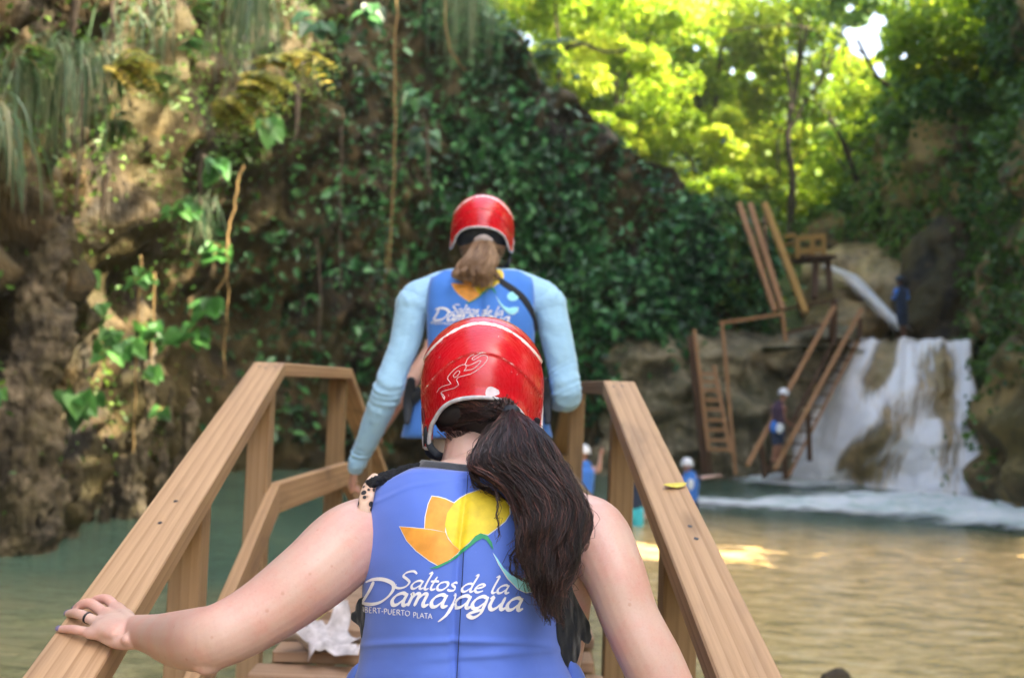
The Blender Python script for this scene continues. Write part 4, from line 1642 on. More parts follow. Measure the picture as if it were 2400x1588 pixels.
# ------------------------------------------------------------------ fallen leaves
def flat_leaf(name, outline, frame, label, mat, cat='leaf', curl=0.25, th=0.0012, crumple=0.0):
    """outline in metres in the (x, y) of frame=(origin, X, Y, Z)"""
    o_, X_, Y_, Z_ = frame
    n = len(outline)
    cx, cy = sum(a for a, _ in outline) / n, sum(b for _, b in outline) / n
    rings = 6
    V, F = [], []
    for k in range(1, rings + 1):
        f = k / rings
        for (a, b) in outline:
            x, y = cx + (a - cx) * f, cy + (b - cy) * f
            rr = math.hypot(x - cx, y - cy)
            h = curl * rr * rr * 6 + (0.006 + 0.9 * crumple * rr) * noise.noise(Vector((x * 16, y * 16, 1))) + crumple * 0.06 * math.sin(math.atan2(y - cy, x - cx) * 7) * rr
            V.append(o_ + X_ * x + Y_ * y + Z_ * (h + 0.004))
    b0 = len(V)
    V.append(o_ + X_ * cx + Y_ * cy + Z_ * 0.004)
    for i in range(n):
        j = (i + 1) % n
        F.append((b0, i, j))
        for k in range(rings - 1):
            F.append((k * n + i, (k + 1) * n + i, (k + 1) * n + j, k * n + j))
    o = mesh_obj(name, V, F, mat, None, True)
    sm = o.modifiers.new('t', 'SOLIDIFY')
    sm.thickness = th
    tag(o, label, cat)
    return o


M_leafyel = simple('fallen_leaf_yellow', (0.62, 0.52, 0.05), 0.5, 0.2, 40, 0.3, 200, 0.0008)
M_leafgrn = simple('fallen_leaf_lime', (0.42, 0.42, 0.05), 0.45, 0.3, 30, 0.3, 200, 0.001)
M_leafdry = simple('dry_leaf_white', (0.50, 0.465, 0.47), 0.7, 0.35, 22, 0.7, 60, 0.006)
c_ = on_right_rail(1582, 1142, 0.002)
flat_leaf('fallen_leaf', [(0.036, 0.0), (0.028, 0.013), (0.010, 0.020), (-0.012, 0.018), (-0.030, 0.008), (-0.038, -0.004), (-0.022, -0.010), (0.0, -0.012), (0.022, -0.008)],
          (c_, (RY * 0.94 + RX * 0.34).normalized(), (RX * 0.94 - RY * 0.34).normalized(), RZ), 'small curled yellow leaf lying on the right handrail', M_leafyel, 'leaf', 1.0)


def on_deck(px, py):
    t_ = 1.0
    while t_ < 7.0:
        p = W(px, py, t_)
        if p.z < deck_z(p.y) + 0.012:
            return p
        t_ += 0.005
    return p


lobes = []
nl = 6
for i in range(nl):
    a0 = R(-150) + R(300) * i / (nl - 1) + random.uniform(-0.12, 0.12)
    L_ = 0.205 * (1 - 0.25 * abs(i - 3) / 3) * random.uniform(0.60, 1.12)
    for (da, k_) in ((-26, 0.52), (-19, 0.66), (-11, 0.80), (-3, 1.0), (8, 0.86), (16, 0.74), (23, 0.58)):
        lobes.append((L_ * k_ * math.cos(a0 + R(da)) * random.uniform(0.94, 1.05), L_ * k_ * math.sin(a0 + R(da)) * random.uniform(0.94, 1.05)))
c_ = on_deck(772, 1528)
dz = Vector((0, -0.30, 1)).normalized()
flat_leaf('dry_leaf', lobes, (c_ + Z * 0.045, Vector((0.75, 0.66, 0.2)).normalized(), Vector((-0.62, 0.72, 0.26)).normalized(), dz), 'large pale dried leaf with finger lobes lying on the bridge treads', M_leafdry, 'leaf', 0.10, 0.002, 0.9)
c_ = on_deck(712, 1466)
flat_leaf('fallen_leaf', [(0.085, 0.0), (0.05, 0.022), (0.0, 0.030), (-0.05, 0.022), (-0.085, 0.0), (-0.05, -0.020), (0.0, -0.026), (0.05, -0.02)],
          (c_ + Z * 0.02, Vector((0.93, 0.35, 0.1)).normalized(), Vector((-0.35, 0.88, 0.3)).normalized(), dz), 'lime-yellow oval leaf on the treads beyond the pale dried leaf', M_leafgrn, 'leaf', 0.5)

# ------------------------------------------------------------------ ladders, poles and the far platform
def pole_obj(name, a, b, w, label, cat, mat=M_pole, group=None, h=None):
    root = board(name, a, b, w, h or w, mat, None, (cr if abs((b - a).normalized().dot(cr)) < 0.9 else Vector((0, 1, 0))), 0.006, 0, False)
    tag(root, label, cat, group)
    return root


# upright ladder on the ledge
la, lb = W(1627, 771, 23.2), W(1661, 1056, 22.4)
ra, rb = W(1673, 856, 23.2), W(1712, 1060, 22.4)
lad = empty('wooden_ladder', Vector((lb.x, lb.y, 0.3)), 'tall wooden ladder standing against the rock left of the climber', 'ladder')
board('side_rail', la, lb, 0.075, 0.055, M_pole, lad, cr, 0.005, 0, False)
board('side_rail', ra, rb, 0.075, 0.055, M_pole, lad, cr, 0.005, 0, False)
for (py, xa, xb) in [(875, 1641, 1674), (893, 1643, 1677), (913, 1645, 1681), (936, 1648, 1685), (958, 1650, 1690), (983, 1653, 1695), (1006, 1656, 1700), (1030, 1658, 1704), (1052, 1660, 1709)]:
    t_ = (py - 771) / 285
    d = 23.2 - 0.8 * t_ - 0.05
    board('rung', W(xa, py, d), W(xb, py + 1.5, d), 0.06, 0.075, M_pole, lad, Vector((0, 1, 0)), 0.004, 0, False)
pole_obj('ladder_post', W(1619, 785, 23.4), W(1652, 1108, 22.9), 0.16, 'dark weathered post standing behind the upright ladder', 'post', M_poled)
pole_obj('ladder_post', W(1692, 756, 23.3), W(1724, 1112, 22.6), 0.075, 'thin pole standing just right of the upright ladder', 'pole', M_pole)
pole_obj('ladder_post', W(1661, 1056, 22.3), W(1667, 1112, 22.3), 0.06, 'short leg under the foot of the upright ladder', 'post', M_poled)

# three long poles leaning on the upper rock
g_ = 'poles leaning over the ledge'
pole_obj('leaning_pole', W(1732, 477, 26.3), W(1816, 730, 24.6), 0.13, 'leftmost of the three long poles leaning down the rock', 'pole', M_pole, g_)
pole_obj('leaning_pole', W(1757, 477, 26.0), W(1834, 726, 24.4), 0.13, 'middle of the three long poles leaning down the rock', 'pole', M_pole, g_)
pole_obj('leaning_pole', W(1791, 477, 25.6), W(1888, 733, 24.0), 0.15, 'rightmost and palest of the three long leaning poles', 'pole', M_gold, g_)
pole_obj('leaning_pole', W(1790, 505, 27.0), W(1800, 600, 26.6), 0.07, 'thin grey pole behind the middle leaning pole', 'pole', M_poled)

# ledge handrail
hr = empty('ledge_handrail', W(1838, 791, 24.0), 'simple wooden handrail running along the ledge under the leaning poles', 'railing')
board('rail', W(1686, 757, 23.6), W(1832, 736, 24.0), 0.08, 0.08, M_pole, hr, Vector((0, 1, 0)), 0.004, 0, False)
board('rail', W(1838, 725, 24.1), W(1940, 706, 25.0), 0.07, 0.07, M_poled, hr, Vector((0, 1, 0)), 0.004, 0, False)
board('rail', W(1842, 779, 24.1), W(1936, 759, 24.8), 0.07, 0.09, M_poled, hr, Vector((0, 1, 0)), 0.004, 0, False)
board('post', W(1833, 730, 24.05), W(1841, 800, 24.0), 0.09, 0.09, M_pole, hr, cr, 0.004, 0, False)
board('post', W(1955, 700, 25.0), W(1951, 800, 25.0), 0.16, 0.14, M_poled, hr, cr, 0.004, 0, False)
board('post', W(2016, 745, 25.4), W(2014, 812, 25.2), 0.10, 0.10, M_poled, hr, cr, 0.004, 0, False)

# steep stair beside the falls
stt = empty('wooden_stairs', W(1840, 1100, 23.0), 'steep wooden stair with two long handrails left of the waterfall', 'stairs')
A0, A1 = W(1955, 718, 24.6), W(1751, 1091, 22.2)
B0, B1 = W(2019, 724, 24.8), W(1815, 1100, 22.2)
board('handrail', A0, A1, 0.11, 0.08, M_pole, stt, cr, 0.005, 0, False)
board('handrail', B0, B1, 0.11, 0.08, M_pole, stt, cr, 0.005, 0, False)
board('stringer', W(1957, 792, 24.8), W(1790, 1118, 22.9), 0.07, 0.20, M_poled, stt, cr, 0.005, 0, False)
board('stringer', W(2010, 800, 24.9), W(1846, 1118, 22.9), 0.07, 0.20, M_pole, stt, cr, 0.005, 0, False)
for i in range(11):
    t_ = (i + 0.5) / 11
    a = W(1957, 797, 24.8).lerp(W(1790, 1116, 22.9), t_)
    b = W(2010, 803, 24.9).lerp(W(1846, 1116, 22.9), t_)
    board('step', a, b, 0.2, 0.04, M_poled, stt, Vector((0, 1, 0)), 0.004, 0, False)
for (pa, pb, d) in [((1783, 1035), (1793, 1118), 22.8), ((1838, 1060), (1841, 1122), 22.7), ((1893, 945), (1898, 1080), 23.3)]:
    board('post', W(*pa, d), W(*pb, d), 0.10, 0.10, M_poled, stt, cr, 0.004, 0, False)

# platform with railing high on the left of the notch
pf = empty('viewing_platform', W(1880, 600, 29.0), 'small golden wooden platform with a railing above the upper chute', 'platform')
D_ = 29.0
board('top_rail', W(1862, 561, D_), W(1932, 553, D_), 0.09, 0.13, M_gold, pf, Vector((0, 1, 0)), 0.004, 0, False)
board('mid_rail', W(1870, 590, D_), W(1931, 583, D_), 0.09, 0.16, M_gold, pf, Vector((0, 1, 0)), 0.004, 0, False)
for x in (1868, 1903, 1930):
    board('post', W(x, 556, D_ - 0.06), W(x + 1, 606, D_ - 0.06), 0.12, 0.10, M_gold, pf, cr, 0.004, 0, False)
board('side_rail', W(1832, 556, D_ + 0.8), W(1862, 551, D_ + 0.2), 0.09, 0.12, M_gold, pf, Vector((0, 1, 0)), 0.004, 0, False)
board('side_rail', W(1836, 575, D_ + 0.8), W(1870, 568, D_ + 0.2), 0.07, 0.10, M_gold, pf, Vector((0, 1, 0)), 0.004, 0, False)
board('deck', W(1868, 607, D_ + 0.3), W(1945, 607, D_ + 0.3), 1.3, 0.10, M_poled, pf, Vector((0, 1, 0)), 0.004, 0, False)
board('support', W(1912, 612, D_), W(1908, 700, D_ - 0.5), 0.16, 0.16, M_poled, pf, cr, 0.004, 0, False)
board('support', W(1940, 612, D_), W(1945, 680, D_ - 0.3), 0.14, 0.14, M_poled, pf, cr, 0.004, 0, False)
# ------------------------------------------------------------------ people: materials
def skin_mat(name, col, flush, rough=0.5, spots=0.5):
    m_, nt = new_mat(name)
    t = NT(nt)
    v = t.coords('Object')
    n1 = t.noise(v, 9.0, 5, 0.65)
    n2 = t.noise(v, 85.0, 3, 0.6)
    c = t.mix(t.math('MULTIPLY', t.gray(n1, 0.38, 0.64), 0.75), col, flush)
    c = t.mix(t.math('MULTIPLY', t.gray(n2, 0.60, 0.74), 0.25), c, tuple(a * b for a, b in zip(flush, (0.9, 0.72, 0.7))))
    vo = t.n('ShaderNodeTexVoronoi')
    vo.inputs['Scale'].default_value = 26.0
    t.l(v, vo.inputs['Vector'])
    fr = t.ramp(vo.outputs['Distance'], [(0.05, (1, 1, 1)), (0.10, (0, 0, 0))])
    vo2 = t.n('ShaderNodeTexVoronoi')
    vo2.inputs['Scale'].default_value = 75.0
    t.l(v, vo2.inputs['Vector'])
    fr2 = t.ramp(vo2.outputs['Distance'], [(0.08, (1, 1, 1)), (0.20, (0, 0, 0))])
    c = t.mix(t.math('MULTIPLY', fr2, t.math('MULTIPLY', t.gray(n1, 0.45, 0.6), 0.22)), c, (0.45, 0.20, 0.15))
    n5 = t.noise(v, 240.0, 2, 0.6)
    c = t.mix(t.math('MULTIPLY', t.gray(n5, 0.45, 0.75), 0.16), c, tuple(x * 0.72 for x in flush))
    c = t.mix(t.math('MULTIPLY', fr, spots), c, (0.40, 0.17, 0.10))
    n3 = t.noise(v, 420.0, 3, 0.6)
    p = t.principled(c, rough, t.bump(t.math('ADD', n3, t.math('MULTIPLY', n2, 0.6)), 0.10, 0.002))
    p.inputs['Subsurface Weight'].default_value = 0.12
    p.inputs['Subsurface Radius'].default_value = (0.012, 0.004, 0.002)
    p.inputs['Subsurface Scale'].default_value = 1.0
    t.out(p)
    return m_


M_skin = skin_mat('fair_skin', (0.585, 0.40, 0.335), (0.60, 0.315, 0.26), 0.46, 0.4)
M_skin2 = skin_mat('sunned_skin', (0.56, 0.35, 0.27), (0.58, 0.29, 0.22))
M_skin3 = skin_mat('tan_skin', (0.36, 0.17, 0.10), (0.36, 0.15, 0.09))
M_skin4 = skin_mat('deep_skin', (0.10, 0.045, 0.03), (0.11, 0.05, 0.03))


def cloth_mat(name, col, rough=0.85, weave=900.0, wrinkle=9.0, wb=0.35, var=0.10, wscale=(1, 1, 1)):
    m_, nt = new_mat(name)
    t = NT(nt)
    v = t.coords('Object', wscale)
    n1 = t.noise(v, wrinkle, 4, 0.55, 0.5)
    n2 = t.noise(v, weave, 2, 0.5)
    n3 = t.noise(v, 120, 3, 0.6)
    c = t.ramp(n1, [(0.3, tuple(x * (1 - var) for x in col)), (0.7, tuple(min(1, x * (1 + var)) for x in col))])
    c = t.mix(t.math('MULTIPLY', t.gray(n3, 0.62, 0.8), 0.25), c, tuple(min(1, x * 1.25 + 0.03) for x in col))
    h = t.math('ADD', t.math('MULTIPLY', n1, 1.0), t.math('MULTIPLY', n2, 0.03))
    p = t.principled(c, rough, t.bump(h, wb, 0.01))
    p.inputs['Sheen Weight'].default_value = 0.25
    t.out(p)
    return m_


M_vest = cloth_mat('periwinkle_neoprene', (0.085, 0.17, 0.62), 0.75, 900, 5.0, 0.30, 0.06)
M_vest2 = cloth_mat('blue_neoprene', (0.05, 0.21, 0.70), 0.75, 900, 5.0, 0.30, 0.06)
M_black = cloth_mat('black_jersey', (0.009, 0.012, 0.016), 0.9, 700, 12, 0.6, 0.2)
M_char = cloth_mat('charcoal_rib', (0.045, 0.05, 0.06), 0.95, 700, 30, 0.4, 0.2)
M_velcro = simple('black_velcro', (0.015, 0.018, 0.025), 1.0, 0.5, 90, 1.0, 500, 0.01)
M_strap = simple('black_webbing', (0.012, 0.018, 0.028), 0.7, 0.2, 60, 0.4, 600, 0.002)
M_shirt = cloth_mat('pale_blue_knit', (0.33, 0.58, 0.80), 0.85, 900, 14, 0.55, 0.05, (1, 1, 1.8))
M_khaki = cloth_mat('khaki_cotton', (0.30, 0.24, 0.20), 0.9, 800, 9, 0.6, 0.08)
M_navy = cloth_mat('navy_cloth', (0.015, 0.03, 0.07), 0.9, 800, 9, 0.5, 0.1)
M_maroon = cloth_mat('maroon_cloth', (0.06, 0.03, 0.06), 0.9, 800, 9, 0.5, 0.1)
M_denim = cloth_mat('dark_shorts', (0.03, 0.035, 0.05), 0.9, 800, 9, 0.5, 0.1)
M_shoe = simple('dark_shoe', (0.03, 0.03, 0.035), 0.7)
M_whelm = simple('white_helmet_shell', (0.80, 0.80, 0.84), 0.3, 0.05, 8)
M_dhelm = simple('dark_helmet_shell', (0.02, 0.03, 0.04), 0.35)
M_pwhite = simple('printed_white', (0.80, 0.82, 0.86), 0.6, 0.04, 120)
M_porange = simple('printed_orange', (0.80, 0.34, 0.05), 0.6, 0.16, 36)
M_pyellow = simple('printed_yellow', (0.76, 0.58, 0.03), 0.6, 0.20, 32)
M_pgreen = simple('printed_green', (0.02, 0.28, 0.12), 0.6, 0.15, 60)
M_pcyan = simple('printed_cyan', (0.32, 0.78, 0.90), 0.6, 0.08, 60)
M_stitch = simple('dark_thread', (0.012, 0.02, 0.06), 0.8)
M_rim = simple('grey_rim_foam', (0.55, 0.55, 0.60), 0.6, 0.25, 60, 0.3, 200, 0.001)
M_logo = simple('silver_print', (0.72, 0.55, 0.58), 0.4)
M_ring = simple('black_silicone_ring', (0.008, 0.012, 0.018), 0.35)
M_nailp = simple('lilac_nail_polish', (0.16, 0.14, 0.26), 0.15)
M_nailr = simple('coral_nail_polish', (0.75, 0.08, 0.06), 0.15)
M_leop = None
m_, nt = new_mat('leopard_fabric')
t = NT(nt)
v = t.coords('Object')
vo = t.n('ShaderNodeTexVoronoi')
vo.inputs['Scale'].default_value = 75
t.l(v, vo.inputs['Vector'])
t.out(t.principled(t.ramp(vo.outputs['Distance'], [(0.34, (0.02, 0.02, 0.025)), (0.42, (0.55, 0.36, 0.26)), (0.75, (0.66, 0.50, 0.40))]), 0.8))
M_leop = m_


def helmet_mat(name, base, wearc=(0.82, 0.74, 0.74), scale=55):
    m_, nt = new_mat(name)
    t = NT(nt)
    v = t.coords('Object')
    at = t.n('ShaderNodeAttribute', attribute_name='wear')
    n1 = t.noise(v, scale, 5, 0.75)
    n2 = t.noise(v, 9, 3, 0.5)
    w = t.gray(t.math('ADD', at.outputs['Fac'], t.math('MULTIPLY', n1, 0.9)), 1.10, 1.22)
    sp = t.gray(t.noise(v, 130, 2, 0.5), 0.745, 0.76)
    c = t.ramp(n2, [(0.3, tuple(x * 0.82 for x in base)), (0.7, base)])
    c = t.mix(w, c, wearc)
    c = t.mix(t.math('MULTIPLY', sp, 0.7), c, wearc)
    sc = t.n('ShaderNodeMapping')
    sc.inputs['Scale'].default_value = (40, 300, 60)
    t.l(v, sc.inputs['Vector'])
    n4 = t.noise(sc.outputs[0], 1.0, 3, 0.7)
    rg = t.math('ADD', t.math('MULTIPLY', t.gray(n4, 0.4, 0.8), 0.16), 0.25)
    p = t.principled(c, t.math('ADD', rg, t.math('MULTIPLY', w, 0.3)), t.bump(t.noise(v, 22, 3, 0.5), 0.04, 0.01))
    p.inputs['Coat Weight'].default_value = 0.12
    p.inputs['Coat Roughness'].default_value = 0.2
    t.out(p)
    return m_


M_red = helmet_mat('red_helmet_shell', (0.62, 0.006, 0.018))


def hair_mat(name, a, b, c_):
    m_, nt = new_mat(name)
    t = NT(nt)
    at = t.n('ShaderNodeAttribute', attribute_name='rnd')
    c = t.ramp(at.outputs['Fac'], [(0.0, a), (0.55, b), (1.0, c_)])
    p = t.principled(c, 0.42)
    p.inputs['Specular IOR Level'].default_value = 0.55
    p.inputs['Anisotropic'].default_value = 0.5
    t.out(p)
    return m_


M_hair = hair_mat('dark_auburn_hair', (0.004, 0.003, 0.005), (0.030, 0.012, 0.011), (0.20, 0.078, 0.062))
M_hair2 = hair_mat('light_brown_hair', (0.16, 0.09, 0.045), (0.34, 0.21, 0.12), (0.60, 0.42, 0.27))
M_haircore = simple('dark_hair_mass', (0.006, 0.004, 0.005), 0.7)
M_haircore2 = simple('brown_hair_mass', (0.13, 0.075, 0.04), 0.7)


# ------------------------------------------------------------------ people: builders
def orient(x, y, z):
    return Matrix((x, y, z)).transposed()


def head_parts(c, rot, s=1.0):
    """skull, jaw, nose, lips and ears; local +y is the way the face looks"""
    L = lambda x, y, z: Vector(c) + rot @ (Vector((x, y, z)) * s)
    P = [ellipsoid(L(0, 0, 0.02), 0.076 * s, 0.096 * s, 0.10 * s, rot),
         ellipsoid(L(0, 0.025, -0.045), 0.060 * s, 0.068 * s, 0.070 * s, rot),
         ellipsoid(L(0, 0.055, -0.085), 0.034 * s, 0.034 * s, 0.030 * s, rot),
         tube([L(0, 0.088, 0.005), L(0, 0.104, -0.022), L(0, 0.108, -0.034)], [0.008 * s, 0.011 * s, 0.013 * s], 8),
         ellipsoid(L(0, 0.086, -0.062), 0.022 * s, 0.010 * s, 0.010 * s, rot, 10, 6),
         ellipsoid(L(-0.030, 0.080, 0.012), 0.016 * s, 0.010 * s, 0.012 * s, rot, 10, 6),
         ellipsoid(L(0.030, 0.080, 0.012), 0.016 * s, 0.010 * s, 0.012 * s, rot, 10, 6)]
    for sg in (-1, 1):
        P.append(ellipsoid(L(sg * 0.079, -0.005, -0.018), 0.010 * s, 0.018 * s, 0.030 * s, rot, 10, 8))
    return P


def hand_parts(wrist, f, up, thumb_side, s=1.0, curl=0.5, spread=0.12):
    """relaxed hand: f from the wrist to the knuckles, up out of the back of the hand"""
    f = Vector(f).normalized()
    up = Vector(up)
    up = (up - f * up.dot(f)).normalized()
    sd = f.cross(up) * thumb_side
    w = Vector(wrist)
    P = [tube([w - f * 0.01 * s, w + f * 0.045 * s, w + f * 0.085 * s], [0.026 * s, 0.036 * s, 0.038 * s], 12, (up, 0.42), 3)]
    ln = [0.070, 0.078, 0.072, 0.056]
    for i in range(4):
        o = w + f * (0.083 - 0.005 * abs(i - 1)) * s + sd * ((0.028 - 0.0185 * i) * s)
        dirf = (f + sd * (spread * (1 - i * 0.67))).normalized()
        pts = [o - dirf * 0.02 * s, o]
        q, dr = o.copy(), dirf.copy()
        for k, fr in enumerate((0.45, 0.32, 0.23)):
            a = curl * (0.5 + 0.35 * k) + 0.08 * i
            dr = (dr * math.cos(a) - up * math.sin(a)).normalized()
            q = q + dr * ln[i] * fr * s
            pts.append(q.copy())
        P.append(tube(pts, [0.0095 * s, 0.0092 * s, 0.0085 * s, 0.0075 * s, 0.0062 * s], 9, None, 3))
    o = w + f * 0.022 * s + sd * 0.026 * s
    d1 = (f * 0.75 + sd * 0.65 - up * 0.25).normalized()
    P.append(tube([o - d1 * 0.01, o + d1 * 0.035 * s, o + (d1 + f * 0.25 - up * 0.15).normalized() * 0.068 * s], [0.014 * s, 0.011 * s, 0.0085 * s], 9, None, 3))
    return P


def foot_parts(ankle, f, s=1.0):
    f = Vector((f[0], f[1], 0)).normalized()
    a = Vector(ankle)
    base = a - Vector((0, 0, 0.065 * s))
    return [tube([a + Vector((0, 0, 0.03)), base - f * 0.02 * s + Vector((0, 0, 0.02)), ], [0.036 * s, 0.04 * s], 10, None, 2),
            tube([base - f * 0.045 * s, base + f * 0.06 * s, base + f * 0.155 * s], [0.036 * s, 0.040 * s, 0.030 * s], 12, (Vector((0, 0, 1)), 0.75), 3)]


def strands(name, fn, n, seg, r, mat, parent, clumps=60, clump_k=0.75, wave=0.008, frizz=0.002, rnd_fn=None, taper=0.5, wlen=7.0):
    """n hair strands; fn(a, b, t) -> Vector with a, b in the unit disc"""
    V, F, A = [], [], []
    cl = []
    for k in range(clumps):
        an, rr = rng.uniform(0, 2 * math.pi), math.sqrt(rng.random())
        cl.append((math.cos(an) * rr, math.sin(an) * rr, rng.uniform(0, 50), rng.normal() * 0.5, rng.uniform(0.86, 1.0)))
    for k in range(n):
        c = cl[int(rng.integers(0, clumps))]
        an, rr = rng.uniform(0, 2 * math.pi), math.sqrt(rng.random()) * 0.42
        da, db = math.cos(an) * rr, math.sin(an) * rr
        ph = rng.uniform(0, 50)
        tm = c[4] * rng.uniform(0.80, 1.0) if rng.random() < 0.85 else rng.uniform(0.45, 0.9)
        stray = rng.uniform(2.5, 5.5) if rng.random() < 0.07 else 1.0
        base = len(V)
        prev = None
        for s_ in range(seg + 1):
            t_ = s_ / seg * tm
            q = 1 - clump_k * min(1, t_ * 1.6)
            a_, b_ = c[0] + da * q, c[1] + db * q
            m_ = math.hypot(a_, b_)
            if m_ > 1:
                a_, b_ = a_ / m_, b_ / m_
            p = fn(a_, b_, t_)
            o = c[2]
            wv = wave * t_ ** 0.8
            p = p + Vector((noise.noise(Vector((t_ * wlen, o, 0))), noise.noise(Vector((o, t_ * wlen, 1))), noise.noise(Vector((2, o, t_ * wlen))) * 0.5)) * (wv * 2.2)
            p = p + Vector((noise.noise(Vector((t_ * 9, ph, 3))), noise.noise(Vector((ph, t_ * 9, 5))), noise.noise(Vector((6, ph, t_ * 9))))) * (frizz * stray * (0.3 + t_) * 2)
            if prev is None:
                d = fn(a_, b_, t_ + 0.02) - fn(a_, b_, t_)
            else:
                d = p - prev
            d = d.normalized() if d.length > 1e-8 else Vector((0, 0, -1))
            x = d.cross(Vector((0, 1, 0.1)))
            x = x.normalized() if x.length > 1e-4 else Vector((1, 0, 0))
            y = d.cross(x)
            rad = r * (1 - taper * s_ / seg)
            V += [p + x * rad, p - x * rad * 0.5 + y * rad * 0.87, p - x * rad * 0.5 - y * rad * 0.87]
            prev = p
        for s_ in range(seg):
            b = base + s_ * 3
            F += [(b, b + 1, b + 4, b + 3), (b + 1, b + 2, b + 5, b + 4), (b + 2, b, b + 3, b + 5)]
        rv = min(1, max(0, 0.40 + c[3] * 0.34 + rng.normal() * 0.2))
        A += [rv] * (seg * 3)
    return mesh_obj(name, np.array([tuple(v) for v in V]), np.array(F), mat, parent, True, {'rnd': ('FACE', A)})


def smst(x, a, b):
    t_ = min(1, max(0, (x - a) / (b - a)))
    return t_ * t_ * (3 - 2 * t_)


def helmet(parent, c, rot, a=0.122, b=0.148, cz=0.135, nth=220, ns=130, mat=None, back=1.15, flap=1.92, front=0.98, rimmat=None, rim=True, ridges=True, rimr=0.0042, flapw=(16, 62)):
    """shell with ear flaps and an arched opening at the back (local -y)"""
    mat = mat or M_red

    def smax(th):
        d = abs(math.degrees(th))
        s1 = back + (flap - back) * (0.5 * min(1, d / flapw[1]) ** 2.1 + 0.5 * min(1, d / flapw[1]) ** 4.5)
        if d > 84:
            s1 = flap + (front - flap) * smst(d, 84, 118)
        return s1

    def pt(th, s, off=0.0, raw=False):
        if s <= 1:
            r_, z = math.sin(s * math.pi / 2), math.cos(s * math.pi / 2)
            r_ = r_ ** 0.93
        else:
            u = s - 1
            r_, z = 1.0 - 0.10 * u * u - 0.02 * u, -u * 1.0
        x, y, zz = a * r_ * math.sin(th), -b * r_ * math.cos(th), cz * z
        if raw:
            return x, y, zz
        n = Vector((x / a ** 2, y / b ** 2, (zz if zz > 0 else 0) / cz ** 2)).normalized()
        wear = 0.0
        h = 0.0
        if ridges:
            u_, w_ = x / a, zz / cz
            r1 = 0.875 - 0.60 * u_ * u_
            r2 = 0.46 - 0.66 * u_ * u_
            if y < b * 0.25:
                f_ = smst(-y, -b * 0.25, 0.0)
                h += 0.0045 * smst(w_ - r1, -0.012, 0.02) * f_
                h -= 0.0040 * smst(r2 - w_, -0.012, 0.025) * (1 - smst(abs(u_), 0.93, 0.985)) * (1 - smst(-w_, 0.45, 0.6) * (1 if abs(u_) > 0.66 else 0)) * f_
                wear = max(0.86 * gauss(w_ - r1 - 0.008, 0.022), 0.70 * gauss(w_ - r2, 0.018)) * f_
        h += 0.004 * gauss(s - smax(th), 0.10)
        wear = max(wear, 0.45 * gauss(s - smax(th), 0.03))
        return Vector((x, y, zz)) + n * (h + off), wear

    V, A = [], []
    for i in range(nth):
        th = -math.pi + 2 * math.pi * i / nth
        sm = smax(th)
        for j in range(ns + 1):
            s = sm * (j / ns)
            p, w_ = pt(th, max(s, 1e-4))
            V.append(Vector(c) + rot @ p)
            A.append(w_)
        # turned-in lip and inner shell
        for q, off in ((1.0, -0.006), (0.9, -0.010), (0.5, -0.012)):
            p, w_ = pt(th, sm * q, off)
            V.append(Vector(c) + rot @ p)
            A.append(0)
    st = ns + 4
    F = []
    for i in range(nth):
        i2 = (i + 1) % nth
        for j in range(st - 1):
            F.append((i * st + j, i2 * st + j, i2 * st + j + 1, i * st + j + 1))
    o = mesh_obj('helmet', np.array([tuple(v) for v in V]), np.array(F), mat, parent, True, {'wear': ('POINT', A)})
    if rim:
        pts = []
        m = 180
        for i in range(m + 1):
            th = -math.pi + 2 * math.pi * i / m
            p, _ = pt(th, smax(th), -0.002)
            pts.append(Vector(c) + rot @ p)
        V2, F2 = tube(pts, [rimr] * len(pts), 8, None, 1, caps=False, smooth=False)
        PLOC[o.name] = (0, 0, 0)
        ro = mesh_obj('rim', V2, F2, rimmat or M_rim, None)
        ro.parent = o
        ro.matrix_parent_inverse = Matrix.Identity(4)
        # both meshes are in world space, the helmet carries the parent offset already
        ro.matrix_basis = Matrix.Identity(4)
    return o, pt


def sub(o, parent):
    """hang a world-space mesh under a part whose own mesh is in world space too"""
    o.parent = parent
    o.matrix_parent_inverse = Matrix.Identity(4)
    return o


